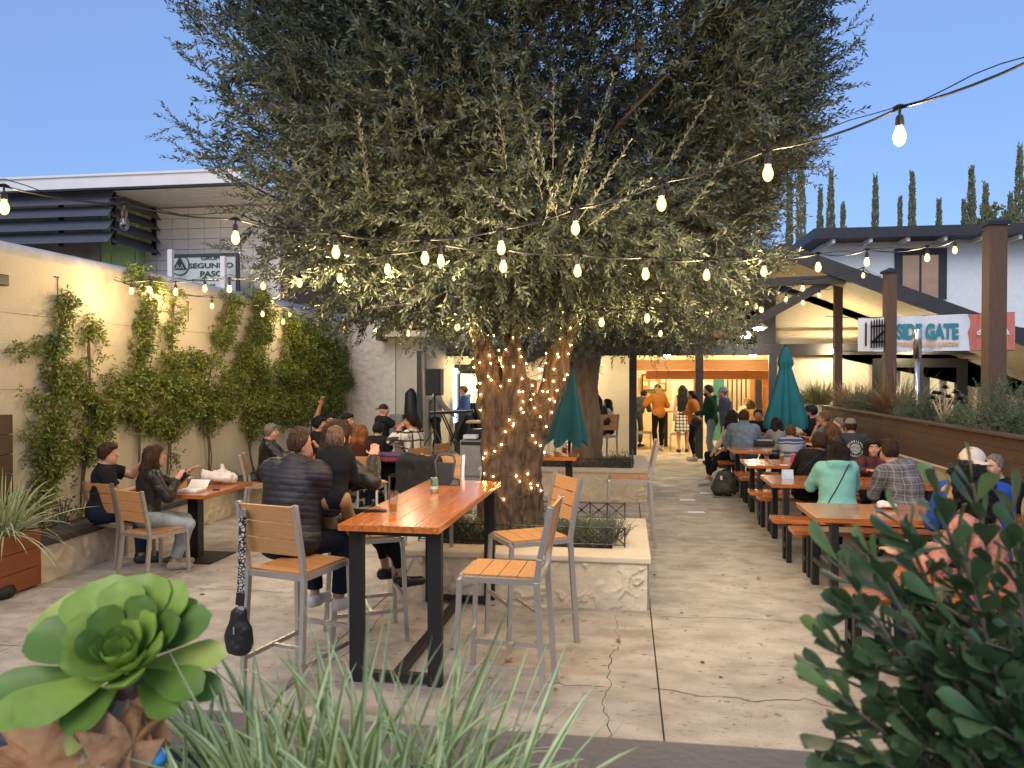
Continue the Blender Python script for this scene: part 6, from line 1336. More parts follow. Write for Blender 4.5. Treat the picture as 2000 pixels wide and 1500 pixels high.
def person(label, hp, Y, yaw, seat=None, head=(0, 0), lean=6, side=0, lh=None, rh=None, lf=None, rf=None, w=1.0, top=None, sleeve='long', thick=.014, quilt=0,
           bottom=None, pants='long', shoe=None, hair='short', hc='dark', sk=FAIR, face=False, hat=None, hatm=None, beard=None, collar=None, hem=0, skirt=None, s=None, hands=True, female=False,
           glasses=False, strap=None, h=None, foot_z=None, hood=False, bulk=1.0, group=None, hs=1.0, hl=.28, shirt_name='shirt'):
    if h is None: h = .0085 if Y < 6 else .011 if Y < 10.6 else .0145 if Y < 14.5 else .019
    tgt = AT(hp[0], hp[1], Y); ze = tgt.z
    if s is None:
        s = (ze-seat-.085)/(.655*math.cos(R(lean))) if seat is not None else ze/1.63; s = min(1.12, max(.82, s))
    V3 = Vector; sh = .165*s*(.9 if female else 1.0)*bulk; T = (Matrix.Rotation(-R(lean), 3, 'X') @ Matrix.Rotation(R(side), 3, 'Y'))
    hip = V3((0, 0, (seat+.085 if seat is not None else .93*s)))
    up, fw, rt = T @ V3((0, 0, 1)), T @ V3((0, 1, 0)), T @ V3((1, 0, 0))
    shc = hip+up*.46*s; nb = hip+up*.515*s-fw*.01
    Hm = rot(R(head[0]), R(head[1])); nd = (up+V3((0, 0, .6))).normalized(); hcn = nb+nd*.135*s+Hm @ V3((0, .03*s, 0))
    hz = ze-hcn.z if False else 0
    yr = R(yaw); RZ = Matrix.Rotation(yr, 3, 'Z'); off = RZ @ V3((hcn.x, hcn.y, 0)); loc = V3((tgt.x-off.x, tgt.y-off.y, 0))
    root = thing('person', label, 'person', loc, yr, group)
    sH = s*hs; HX = lambda v: hcn+Hm @ (V3(v)*sH)
    # limbs
    J = {}
    for sd, sx, ht, ft in (('l', -1, lh, lf), ('r', 1, rh, rf)):
        S = shc+rt*sx*sh; J['s'+sd] = S
        if ht is None: ht = (.12*sx, .30, hip.z-.01+.06) if seat is not None else (.24*sx, .05, hip.z-.1)
        elif ht == 'table': ht = (.11*sx, .44, .84 if seat < .6 else 1.1)
        elif ht == 'side': ht = (.23*sx, .02, hip.z-.08)
        elif ht == 'mouth': ht = tuple(HX((.02*sx, .16, -.09)))
        elif ht == 'chin': ht = tuple(HX((.03*sx, .10, -.14)))
        elif ht == 'cross': ht = (-.10*sx, .21, hip.z+.22)
        E, Hn = ik(S, V3(ht), .275*s, .25*s, (sx*.6, -.5, -.7)); J['e'+sd] = E; J['h'+sd] = Hn
        K0 = hip+V3((sx*.095*s, 0, 0)); J['k0'+sd] = K0
        if ft is None: ft = (sx*.11, .42*s if seat is not None else .02, (foot_z or 0)+.085) if seat is not None else (sx*.10, .0+.03*sx, .085)
        K, Ft = ik(K0, V3(ft), .43*s, .425*s, (sx*.12, 1, .35)); J['k'+sd] = K; J['f'+sd] = Ft
    hd = {}
    def arms(F, e, cutf=None, sl='long'):
        for sd, sx in (('l', -1), ('r', 1)):
            S, E, Hn = J['s'+sd], J['e'+sd], J['h'+sd]; b = bulk
            F.cap(S, E, (.052*b)*s+e, .041*s*b+e, .03 if e else .02) if sl != 'tee' else F.cap(S, S.lerp(E, .72), .056*s*b+e*1.6, .05*s*b+e*1.9, .02, cut=(S.lerp(E, .66), (E-S).normalized()))
            if sl == 'long': F.cap(E, E.lerp(Hn, 1.0), .041*s*b+e, .027*s+e*.9, .02, cut=(E.lerp(Hn, .93), (Hn-E).normalized()) if e else None)
            elif sl == 'half': F.cap(E, E.lerp(Hn, .4), .041*s+e, .037*s+e, .02, cut=(E.lerp(Hn, .35), (Hn-E).normalized()))
            elif not e: F.cap(E, Hn, .041*s, .026*s, .02)
    def torso(F, e, low=-.02, wm=1.0):
        x = .135*s*w; ax = tuple(fw)
        F.ell(hip+up*.03*s, (.158*s*w+e, .118*s*w+e, .13*s+e), [tuple(rt), tuple(fw), tuple(up)], .05)
        F.ell(hip+up*.20*s+fw*.012*(w-.6), (.138*s*w*(.93 if female else 1.02)+e, .102*s*w+e, .19*s+e), [tuple(rt), tuple(fw), tuple(up)], .05)
        F.ell(hip+up*.36*s, (.162*s*(.5+.5*w)*(.93 if female else 1.03)+e, .108*s*(.55+.45*w)+e, .16*s+e), [tuple(rt), tuple(fw), tuple(up)], .05)
        F.cap(shc-rt*sh*.80+up*.012, shc+rt*sh*.80+up*.012, .056*s+e, .056*s+e, .05)
        F.cap(hip+up*.40*s, nb+up*.01, .095*s+e, .060*s+e*.8, .05)
        if female: F.ell(hip+up*.34*s+fw*.085*s, (.11*s+e, .055*s+e, .06*s+e), [tuple(rt), tuple(fw), tuple(up)], .05)
    def legs(F, e, lo=1.0, cuts=None, fl=0):
        for sd, sx in (('l', -1), ('r', 1)):
            K0, K, Ft = J['k0'+sd], J['k'+sd], J['f'+sd]
            F.cap(K0, K, .084*s*min(w, 1.15)+e, .056*s+e, .04)
            F.cap(K, K.lerp(Ft, lo), .055*s+e, .036*s+e+fl, .02, cut=(K.lerp(Ft, lo*.93), (Ft-K).normalized()) if cuts else None)
            F.ell(K.lerp(Ft, .3)+V3((0, -.02, 0)), (.05*s+e, .055*s+e, .12*s), None, .03)
    pts = [hip+V3((0, 0, -.18)), hip+V3((.22, .22, 0)), hip+V3((-.22, -.2, 0)), HX((0, 0, .14)), HX((.09, .13, 0)), HX((-.09, -.11, 0))]+[J[k] for k in J if k[0] in 'sehkf']
    lo = np.min([tuple(p) for p in pts], 0)-.13; hi = np.max([tuple(p) for p in pts], 0)+.13; lo[2] = max(lo[2], -.03)
    # body: one continuous surface
    hh = h if Y > 5.5 or not hands else h*.85
    F = Field(lo, hi, hh); torso(F, -.006); arms(F, 0); legs(F, -.004)
    F.cap(nb-up*.03, HX((0, -.018, -.075)), .056*sH, .052*sH, .03)
    ch = [tuple(Hm.col[i]) for i in range(3)]
    F.ell(HX((0, -.008, .012)), (.073*sH, .093*sH, .100*sH), ch, .02); F.ell(HX((0, .022, -.06)), (.054*sH, .064*sH, .058*sH), ch, .03)
    F.ell(HX((0, .05, -.098)), (.024*sH, .024*sH, .018*sH), ch, .02)
    F.cap(HX((0, .084, .012)), HX((0, .108, -.028)), .009*sH, .0135*sH, .012)
    for sx in (-1, 1):
        F.ell(HX((sx*.075, -.006, -.012)), (.010*sH, .019*sH, .031*sH), ch, .006)
        if face: F.ell(HX((sx*.033, .093, .014)), (.017*sH, .014*sH, .011*sH), ch, .012, 's'); F.cap(HX((sx*.012, .082, .034)), HX((sx*.05, .070, .032)), .008*sH, .007*sH, .012); F.ell(HX((sx*.045, .058, -.03)), (.02*sH, .02*sH, .02*sH), ch, .03)
    if face: F.cap(HX((-.018, .083, -.058)), HX((.018, .083, -.058)), .0075*sH, .0075*sH, .008)
    for sd, sx in (('l', -1), ('r', 1)):
        E, Hn = J['e'+sd], J['h'+sd]; d = (Hn-E).normalized(); sp_ = d.cross(V3((0, 0, 1))); sp_ = sp_.normalized() if sp_.length > .2 else V3((1, 0, 0)); nn = sp_.cross(d).normalized()
        if nn.z > 0 and not hd: pass
        pc = Hn+d*.045*s; F.ell(pc, (.038*s, .014*s, .046*s), [tuple(sp_), tuple(nn), tuple(d)], .012); rf_ = max(.0075*s, hh*.85)
        if Y < 16:
            for k in range(4):
                b0_ = Hn+d*.08*s+sp_*(k-1.5)*.0185*s; ll = [.034, .041, .038, .029][k]*s; m1 = b0_+d*ll-nn*.006; F.cap(b0_, m1, rf_, rf_*.95, .004); F.cap(m1, m1+(d*.8-nn*.6).normalized()*ll*.85, rf_*.95, rf_*.85, .004)
            t0 = Hn+d*.02*s+sp_*(-sx)*.03*s*(1 if nn.z >= 0 else 1); t1 = t0+(d*.7-sp_*sx*.75-nn*.15).normalized()*.036*s; F.cap(t0, t1, rf_*1.15, rf_, .006); F.cap(t1, t1+(d*.95-sp_*sx*.2-nn*.2).normalized()*.028*s, rf_, rf_*.85, .005)
        K, Ft = J['k'+sd], J['f'+sd]; F.cap(Ft+V3((0, -.035, -.045)), Ft+V3((sx*.015, .15*s, -.058)), .032*s, .024*s, .02)
    V, Q = F.mesh(); sm = skin(sk); b_o = np_mesh('body', V, Q, sm, root)
    def clothe(name, fn, m, hh=h, amp=.006, sc=9, st=(1, 1, 1), quiltf=0, extra=None, lo_=None, hi_=None):
        F = Field(lo if lo_ is None else lo_, hi if hi_ is None else hi_, hh); fn(F); V, Q = F.mesh()
        if len(V) == 0: return None, None, None
        N_ = vnormals(V, Q); d = fbm(V*np.array(st)*sc+s*13+Y, 3)*amp
        if quiltf:
            along = V@np.array(tuple(up)); d = d-.0045*np.exp(-((np.mod(along*quiltf, 1)-.5)/.12)**2)
            # sleeves quilt across the arm
        V = V+N_*d[:, None]; o = np_mesh(name, V, Q, m, root); return o, V, Q
    tm = top or fabric('plain_dark', (.02, .02, .022)); bmx = bottom or fabric('dark_jeans', (.016, .02, .035))
    def f_top(F):
        torso(F, thick*(1.0)); arms(F, thick, sl=sleeve) if sleeve != 'none' else None
        if collar: F.cap(nb-up*.01, nb+up*.055*s+fw*.01, .068*s+thick, .066*s+thick*.6, .02)
        if hood: F.ell(nb-fw*.085+up*.0, (.125*s, .07*s, .085*s), [tuple(rt), tuple(fw), tuple(up)], .04)
        F.plane(hip+up*(hem-.10), tuple(-up)) if seat is None else F.plane(hip+up*(hem-.07)-fw*.0, tuple(-up))
        F.plane(nb+up*(.030 if not collar else .075)*s, tuple(up))
    so, SV, SQ = clothe(shirt_name, f_top, tm, amp=.010 if thick > .012 else .007, sc=8, st=(1, 1, 1.6), quiltf=quilt)
    if pants:
        lo2, hi2 = lo.copy(), hi.copy(); hi2[2] = hip.z+.22
        def f_b(F):
            F.ell(hip+up*.02*s, (.16*s*w+.006, .122*s*w+.006, .14*s), [tuple(rt), tuple(fw), tuple(up)], .05)
            legs(F, .009 if pants != 'tight' else .003, {'long': .96, 'tight': .86, 'short': .05, 'knee': .2}.get(pants, .96), True, .012 if pants == 'long' else 0); F.plane(hip+up*.15, tuple(up))
        clothe('trousers', f_b, bmx, amp=.009, sc=10, st=(1, 1, .7), lo_=lo2, hi_=hi2)
    if skirt:
        def f_s(F): F.cap(hip+up*.08, hip+V3((0, 0, -.42*s)), .15*s, .22*s, .02, .8, (0, 1, 0)); F.plane(hip+V3((0, 0, -.40*s)), (0, 0, -1)); F.plane(hip+up*.1, (0, 0, 1))
        clothe('skirt', f_s, skirt, amp=.03, sc=9, st=(1, 1, .2))
    shm = shoe or mat('shoe_black', (.015, .015, .015), .5)
    for sd, sx in (('l', -1), ('r', 1)):
        Ft = J['f'+sd]; l2 = np.array(tuple(Ft))-[.09, .13, .12]; h2 = np.array(tuple(Ft))+[.1, .28, .06]
        F = Field(l2, h2, min(h, .013)); F.cap(Ft+V3((0, -.035, -.042)), Ft+V3((sx*.018, .155*s, -.052)), .044*s, .037*s, .02); F.cap(Ft+V3((0, -.01, -.0)), Ft+V3((0, .02, -.05)), .046*s, .044*s, .02); F.plane(Ft+V3((0, 0, .005)), (0, 0, 1)); F.plane(Ft+V3((0, 0, -.084)), (0, 0, -1)); V, Q = F.mesh(); np_mesh('shoe', V, Q, shm, root)
    # hair
    hm = hairm(hc); hr = min(h, .0125)
    def hbox(a, b):
        P = [HX((x, y, z)) for x in (a[0], b[0]) for y in (a[1], b[1]) for z in (a[2], b[2])]; P = np.array([tuple(p) for p in P]); return P.min(0), P.max(0)
    def hn(v): return tuple(Hm @ V3(v))
    if hair not in (None, 'bald'):
        e = {'buzz': .004, 'short': .012, 'bowl': .018, 'long': .017, 'curly': .04, 'pony': .010, 'bob': .02, 'wavy': .022}[hair]; ln = hl if hair in ('long', 'curly', 'pony', 'bob', 'wavy') else 0
        if hair == 'bob': ln = .14
        a, b = hbox((-.16, -.22, -.2-ln), (.16, .14, .2)); a[2] -= .05; F = Field(a, b, hr)
        fy = {'buzz': .052, 'short': .068, 'bowl': .085, 'long': .066, 'curly': .06, 'pony': .060, 'bob': .078, 'wavy': .064}[hair]
        cuts = [(HX((0, fy, .060)), hn((0, .80, -.60))), (HX((0, -.02, -.062 if hair in ('short', 'bowl') else -.045)), hn((0, -.25, -.95)))]
        if ln: cuts = cuts[:1]
        F.ell(HX((0, -.012, .018)), (.076*sH+e, .097*sH+e, .102*sH+e), ch, .01, cut=cuts)
        if hair in ('short', 'bowl', 'pony'): F.cap(HX((-.05, .05, .085)), HX((.05, .055, .08)), .022*sH, .022*sH, .02)
        if ln:
            r0 = {'curly': .075, 'wavy': .062, 'bob': .058}.get(hair, .054); dn = V3((0, 0, -1)); bk = -(Hm @ V3((0, 1, 0))); lt = Hm @ V3((1, 0, 0))
            if hair == 'pony':
                p0 = HX((0, -.095, .02)); p1 = p0+bk*.03-V3((0, 0, .06)); F.cap(p0, p1, .03, .035, .02); F.cap(p1, p1+dn*ln*.8+bk*.02, .035, .015, .02)
            else:
                for xx in (-.065, -.025, .025, .065):
                    p0 = HX((xx, -.055, .0)); p1 = p0+bk*.035*sH+dn*(.12*sH); F.cap(p0, p1, r0*sH, r0*.9*sH, .03); F.cap(p1, p1+dn*max(.01, ln-.12)+bk*.01+lt*xx*.3, r0*.9*sH, r0*.5*sH, .03)
                for sx in (-1, 1):
                    p0 = HX((sx*.072, -.005, .02)); p1 = HX((sx*.083, .0, -.09)); F.cap(p0, p1, .024*sH+(.02 if hair == 'curly' else 0), .026*sH, .02)
                    if ln > .2: F.cap(p1, p1+dn*(ln-.1)*.8+lt*sx*.012, .026*s, .014*s, .02)
        V, Q = F.mesh(); N_ = vnormals(V, Q)
        if hair == 'curly': d = .020*fbm(V*26, 2)+.016*vnoise(V*55)
        else: d = .010*fbm(V*np.array([48, 48, 7.]), 2)+(.016*fbm(V*np.array([14, 14, 6.]), 2) if ln else .007*fbm(V*24, 2))*(1.6 if hair == 'wavy' else 1)
        V = V+N_*d[:, None]
        if Y < 13.5:      # loose strands lying on the hair
            ns = 1500 if Y < 9 else 800; ii = RS.randint(0, len(V), ns); n_ = N_[ii]; bk_ = np.array(hn((0, -1, 0))); g_ = np.array([[0, 0, -1.0]])+(.0 if ln else .9)*bk_[None]+RS.normal(size=(ns, 3))*.22
            tg = g_-(g_*n_).sum(1, keepdims=True)*n_; dd_ = tg/np.maximum(np.linalg.norm(tg, axis=1, keepdims=True), .2)+n_*RS.uniform(.02, .32, (ns, 1)); Ls = RS.uniform(.5, 1.3, ns)*{'buzz': .008, 'short': .024, 'bowl': .035}.get(hair, .055)
            lv, lf = leaves(V[ii]-n_*.002, dd_, Ls, np.full(ns, .0022 if Y < 9 else .0032), fold=.05); Q = np.concatenate([Q, lf+len(V)]); V = np.concatenate([V, lv])
        np_mesh('hair', V, Q, hm, root)
    if beard:
        a, b = hbox((-.1, -.05, -.2), (.1, .16, .05)); F = Field(a, b, hr); F.ell(HX((0, .030, -.078)), (.062*sH, .070*sH, .062*s if beard != 'big' else .085*sH), ch, .01, cut=[(HX((0, 0, -.030)), hn((0, .25, 1))), (HX((0, -.01, 0)), hn((0, -1, 0)))]); V, Q = F.mesh(); np_mesh('beard', V+vnormals(V, Q)*(.005*vnoise(V*60))[:, None], Q, hairm('dark' if beard != 'grey' else 'grey'), root)
    if face:
        for sx in (-1, 1):
            c = HX((sx*.031, .0815, .013)); MB().lathe([(0, -.0075), (.0075, -.004), (.0105, 0), (.0075, .004), (0, .0075)], c, 8, sx=1).build('eye', EYEW, root, world=False, smooth=True)
            c = HX((sx*.031, .0895, .013)); MB().lathe([(0, -.0045), (.0045, 0), (0, .0045)], c, 8).build('iris', EYE, root, world=False)
            MB().bar(HX((sx*.013, .094, .032)), HX((sx*.048, .083, .036)), .006, .007).build('eyebrow', BROW, root, world=False)
        MB().bar(HX((-.021, .0925, -.058)), HX((.021, .0925, -.058)), .006, .0065).build('mouth', LIP, root, world=False)
    if glasses:
        mb = MB()
        for sx in (-1, 1): mb.bar(HX((sx*.014, .104, .014)), HX((sx*.058, .096, .014)), .004, .004); mb.bar(HX((sx*.058, .096, .014)), HX((sx*.080, .0, .012)), .003, .006); mb.bar(HX((sx*.014, .104, -.012)), HX((sx*.056, .096, -.012)), .003, .003)
        mb.bar(HX((-.014, .105, .012)), HX((.014, .105, .012)), .004, .004); mb.build('glasses', M['wire'], root, world=False, fix=False)
    if hat:
        a, b = hbox((-.17, -.2, -.06), (.17, .24, .2)); F = Field(a, b, hr); F.ell(HX((0, -.012, .035)), (.090*sH, .112*sH, .098*sH), ch, .01, cut=[(HX((0, 0, .032 if hat != 'beanie' else .02)), hn((0, -.08, -1)))])
        if hat == 'cap': F.ell(HX((0, .13, .036)), (.068*sH, .075*sH, .010*sH), ch, .008)
        if hat == 'back': F.ell(HX((0, -.135, .026)), (.065*sH, .07*sH, .010*sH), ch, .008)
        if hat == 'brim': F.ell(HX((0, .0, .038)), (.118*sH, .145*sH, .012*sH), ch, .008)
        V, Q = F.mesh(); np_mesh('hat', V+vnormals(V, Q)*(.002*vnoise(V*30))[:, None], Q, hatm or mat('hat_black', (.012, .012, .014), .8), root)
    if strap and SV is not None:
        bv = BVHTree.FromPolygons([tuple(v) for v in SV], [tuple(q) for q in SQ]); P = []
        a0, a1, sc_, rad = strap
        for k in range(16):
            q = shc.lerp(hip, 0)*0+((shc+rt*sh*.55*a0+up*.05).lerp(hip+rt*.17*a1+up*.02, k/15)) - fw*.3*sc_; l, nn, _, _ = bv.ray_cast(q, fw*sc_)
            if l is not None: P.append(l-fw*sc_*.006)
        if len(P) > 2: MB().tube(P, rad, 6).build('bag_strap', M['wire'], root, world=False)
    root['_hc'] = 0; del root['_hc']
    return root, dict(J=J, hip=hip, up=up, fw=fw, rt=rt, HX=HX, RZ=RZ, loc=loc, SV=SV, SQ=SQ, shc=shc, s=s)
def held_glass(info, sd, label, col=(.72, .36, .04)):
    J = info['J']; p = J['h'+sd]+(J['h'+sd]-J['e'+sd]).normalized()*.07*info['s']; w_ = info['RZ'] @ p+info['loc']; return glass_cup(label, (w_.x, w_.y, w_.z-.06), .13, .036, .6, col)

blk = fabric('black_cotton', (.012, .012, .014)); blktee = fabric('black_tee_cotton', (.016, .016, .018)); leather = mat('black_leather', (.014, .013, .013), .38, var=.3, scale=14, bump=.5, bscale=35)
puff = mat('black_puffer_nylon', (.011, .011, .014), .55, var=.2, scale=9, bump=.25, bscale=50); denimd = fabric('dark_denim', (.012, .017, .032)); denim = fabric('mid_denim', (.10, .13, .17), var=.3); denimj = fabric('washed_denim_jacket', (.15, .205, .25), var=.25, scale=14); lightjean = fabric('light_wash_denim', (.30, .36, .40), var=.3)
mint = fabric('mint_hoodie', (.20, .47, .40), var=.06); blue = fabric('royal_blue_shirt', (.025, .07, .30), var=.06); rust = fabric('rust_corduroy', (.38, .13, .03)); orange = fabric('orange_jacket', (.42, .15, .035)); gtee = fabric('charcoal_tee', (.045, .05, .055)); slate = fabric('slate_blue_shirt', (.055, .06, .10)); forest = fabric('forest_green_hoodie', (.008, .035, .022)); cream = fabric('cream_top', (.55, .45, .32)); maroon = fabric('dark_brown_knit', (.055, .018, .013)); greyk = fabric('grey_knit', (.22, .22, .20)); olive_j = fabric('dark_olive_jacket', (.03, .03, .022))
plaid = patterned('grey_plaid', (.15, .14, .14), [(0, 8, .42, (.06, .06, .065), .6), (2, 8, .42, (.06, .06, .065), .6), (0, 16, .1, (.35, .33, .31), .6), (2, 16, .1, (.35, .33, .31), .6)])
check = patterned('white_black_check', (.62, .58, .52), [(0, 8, .2, (.02, .02, .02), .95), (2, 8, .2, (.02, .02, .02), .95), (1, 8, .2, (.02, .02, .02), .5)])
redplaid = patterned('dark_red_plaid', (.10, .012, .012), [(0, 9, .4, (.015, .01, .01), .7), (2, 9, .4, (.015, .01, .01), .7)])
stripes = patterned('blue_grey_stripes', (.30, .33, .37), [(2, 5.2, .42, (.035, .06, .16), 1), (2, 5.2, .05, (.6, .6, .6), .8)])
floral = mat('peach_floral', (.55, .28, .19), .8, var=0, col2=(.30, .07, .05), scale=22); skplaid = patterned('white_black_plaid_skirt', (.6, .56, .5), [(0, 12, .3, (.02, .02, .02), .9), (2, 12, .3, (.02, .02, .02), .9)])
wshoe = mat('white_sneaker', (.6, .58, .55), .5); gshoe = mat('tan_grey_shoe', (.30, .26, .23), .6); capc = fabric('cream_cap_cloth', (.62, .52, .42)); capg = fabric('grey_brown_cap_cloth', (.20, .17, .14))

# near left
p1, i1 = person('man in a black quilted jacket on the near left bar stool, boy on lap', (588, 868), 5.0, -16, .78, head=(-38, -4), lean=10, w=1.32, bulk=1.2, top=puff, thick=.030, quilt=24, collar=True, bottom=denimd, hair='buzz', hc='brown', foot_z=.30, lh=(-.03, .42, 1.02), rh=(.06, .44, 1.04), shoe=wshoe, shirt_name='quilted_jacket')
p1b, _ = person('small boy in a black jacket, head bowed, on the quilted jacket man\'s lap', (655, 896), 5.05, 14, 1.06, head=(4, -30), lean=10, s=.62, w=.8, bulk=.82, hs=1.28, top=blk, thick=.02, collar=True, bottom=fabric('tan_trousers', (.32, .19, .09)), hair='buzz', hc='sand', foot_z=.5, lf=(-.1, .40, .74), rf=(.10, .40, .74), lh=(-.06, .22, 1.2), rh=(.08, .22, 1.2), shirt_name='jacket')
p3, i3 = person('brunette woman in a dark jacket with one open hand raised, beside the tall table', (662, 850), 5.72, -48, .78, head=(22, -2), lean=6, top=leather, thick=.024, bottom=blk, pants='tight', hair='long', hc='brown', hl=.26, female=True, foot_z=.30, lh=(-.08, .36, 1.12), rh=(.16, .30, 1.36), lf=(-.02, .48, .42), rf=(.14, .55, .38), shoe=mat('black_ankle_boot', (.015, .014, .013), .35), shirt_name='jacket')
# couple at the left table
person('man in a black tee shirt eating at the left table, hand raised', (213, 886), 7.35, -58, .46, head=(-20, 0), lean=8, w=1.1, top=blktee, sleeve='tee', bottom=denimd, hair='short', hc='brown', lh=(-.05, .42, 1.06), rh=(.05, .38, .80))
person('woman with very long brown hair, black jacket and light jeans at the left table', (303, 892), 7.20, -52, .46, head=(6, -4), lean=8, top=leather, thick=.018, bottom=lightjean, hair='long', hc='brown', hl=.42, female=True, lh=(-.02, .42, .98), rh=(.05, .30, .92), lf=(-.08, .30, .085), rf=(.10, .26, .085), shoe=gshoe, shirt_name='jacket')
# back left group
person('grey haired man in a black leather jacket by the vines', (530, 843), 10.4, -70, .46, head=(-12, 0), w=1.12, top=leather, thick=.022, hair='short', hc='grey', rh='table', lh='table', shirt_name='jacket', face=True)
person('man in a dark shirt with one arm raised over his head, by the vines', (625, 828), 11.4, -75, .46, head=(-5, 0), top=blk, hair='short', hc='black', sk=TANN, lh=(-.12, .08, 1.52), rh='table', face=True)
person('woman with dark hair facing this way, behind the man with the raised arm', (645, 822), 12.2, -150, .46, top=blk, hair='long', hc='dark', sk=TANN, female=True, face=True)
person('person with dark hair low behind the brunette, by the end wall', (680, 822), 12.2, -110, .46, top=blk, hair='short', hc='dark', face=True)
person('woman with curly auburn hair in a dark brown sweater, back turned', (703, 845), 10.75, 2, .46, head=(5, -5), top=maroon, thick=.02, hair='wavy', hc='auburn', hl=.2, female=True, w=1.08, shirt_name='sweater')
person('dark haired boy in a black tee shirt, back turned, next to the auburn haired woman', (739, 833), 11.6, -8, .46, top=blktee, sleeve='tee', hair='short', hc='dark', s=.9)
person('bald man in a black tee shirt and a backward black cap', (750, 801), 12.9, -50, .72, head=(-30, 0), w=1.25, bulk=1.1, top=blktee, sleeve='tee', hair=None, hat='back', sk=(.52, .24, .17), rh=(.05, .42, 1.12), lh=(-.2, .3, 1.1), face=True)
_, ic = person('woman in a white and black checked shirt drinking from a cup', (803, 822), 11.5, 68, .48, head=(10, 0), top=check, thick=.02, hair='pony', hc='dark', hl=.14, sk=TANN, female=True, lh='mouth', rh=(.1, .34, .84), face=True)
held_glass(ic, 'l', 'cup held to the mouth of the woman in the checked shirt', (.5, .4, .25))
person('keyboard player in a grey sweater standing half behind the loudspeaker', (858, 748), 16.9, -75, None, top=greyk, bottom=fabric('dark_trousers', (.02, .02, .03)), hair='short', hc='dark', lh=(-.1, .42, 1.05), rh=(.1, .42, 1.05), s=1.04)
person('performer in a blue hooded top by the lit window, half behind the microphone stand', (905, 765), 18.9, 120, None, top=fabric('blue_hoodie', (.04, .09, .28)), hair='short', hc='brown', lh=(-.1, .3, 1.1), rh=(.1, .3, 1.05), hood=True, s=1.0)
# behind the trunk
_, i5 = person('woman in a dark olive jacket with a black crossbody bag, behind the second tree', (1165, 782), 15.3, 12, .76, head=(-10, -5), top=olive_j, thick=.025, hair='bob', hc='black', female=True, w=1.08, strap=(-1, 1, 1, .01), foot_z=.25, shirt_name='jacket')
hp = AT(1178, 822, 15.05); mb = MB(); mb.lathe([(.0, -.10), (.10, -.08), (.14, 0), (.12, .08), (0, .1)], hp, 14, sx=1.1, sy=.5); o = mb.build('crossbody_bag', mat('black_nylon_bag', (.01, .01, .012), .5), smooth=True); tag(o, 'black crossbody bag on the back of the woman behind the second tree', 'handbag')
person('woman with long black hair and a pale grey top facing left, behind the second tree', (1186, 790), 15.9, 85, .76, top=fabric('pale_grey_top', (.40, .40, .40)), hair='long', hc='black', hl=.34, female=True, sk=TANN, foot_z=.25, face=True)
# taproom
person('woman in an orange jacket and dark beanie with raised elbows, at the taproom opening', (1284, 756), 20.4, 25, None, top=orange, thick=.03, bottom=blk, hair='long', hc='blond', hl=.12, hat='beanie', female=True, lh=(-.18, .28, 1.36), rh=(.15, .25, 1.3), shoe=wshoe, shirt_name='jacket')
person('person in a grey coat bending over a table inside the taproom', (1258, 778), 21.6, -35, None, lean=38, s=.98, top=fabric('mid_grey_coat', (.09, .10, .10)), thick=.03, bottom=fabric('grey_trousers', (.12, .13, .14)), hair='short', hc='dark', lh=(-.1, .45, 1.0), rh=(.1, .45, 1.0), hem=-.25, shirt_name='coat')
person('woman in a black tank top and checked skirt, back turned, in the taproom opening', (1333, 758), 20.0, 5, None, top=blk, sleeve='none', thick=.006, pants=None, skirt=skplaid, hair='bob', hc='black', female=True, lh='side', rh=(.15, .25, 1.05))
_, ih = person('woman in a rust jacket and black trousers with folded arms, left profile', (1350, 768), 18.05, 72, None, head=(12, 0), top=rust, thick=.03, bottom=blk, pants='tight', hair='pony', hc='black', hl=.2, sk=TANN, female=True, lh='cross', rh='cross', shoe=gshoe, face=True, w=1.08, shirt_name='jacket')
hp = AT(1361, 824, 17.8); mb = MB(); mb.lathe([(.0, -.12), (.10, -.10), (.14, 0), (.11, .09), (0, .11)], hp, 14, sx=1, sy=.6); o = mb.build('shoulder_bag', mat('black_nylon_bag', (.01, .01, .012), .5), smooth=True); tag(o, 'round black shoulder bag at the hip of the woman in the rust jacket', 'handbag')
_, ig = person('man in a dark green hooded top and grey jeans holding a beer', (1383, 758), 17.4, 75, None, head=(10, 0), top=forest, thick=.028, bottom=fabric('grey_blue_jeans', (.16, .19, .23)), hair='short', hc='brown', beard=True, rh=(.22, .12, 1.02), lh=(-.1, .34, 1.12), hood=True, face=True, shirt_name='hoodie')
held_glass(ig, 'r', 'glass of red beer held by the man in the green hooded top', (.55, .10, .03))
person('man in a grey hat and slate blue shirt, left profile', (1412, 762), 16.9, 68, None, head=(12, 0), top=slate, thick=.022, bottom=blk, hair='buzz', hc='grey', hat='brim', hatm=fabric('grey_hat_cloth', (.27, .28, .32)), beard='grey', lh='side', rh='side', face=True)
person('seated person in white inside the taproom, farthest back', (1459, 778), 22.5, 180, .46, top=fabric('white_top', (.6, .58, .5)), hair='short', hc='blond', face=True, s=1)
person('seated person with brown hair and a tan top inside the taproom', (1465, 792), 20.6, 5, .60, top=fabric('tan_top', (.42, .22, .08)), hair='bob', hc='brown', female=True)
person('seated person with bright orange hair inside the taproom', (1481, 786), 21.6, 40, .55, top=fabric('amber_top', (.5, .3, .1)), hair='wavy', hc='auburn', hl=.2, female=True)
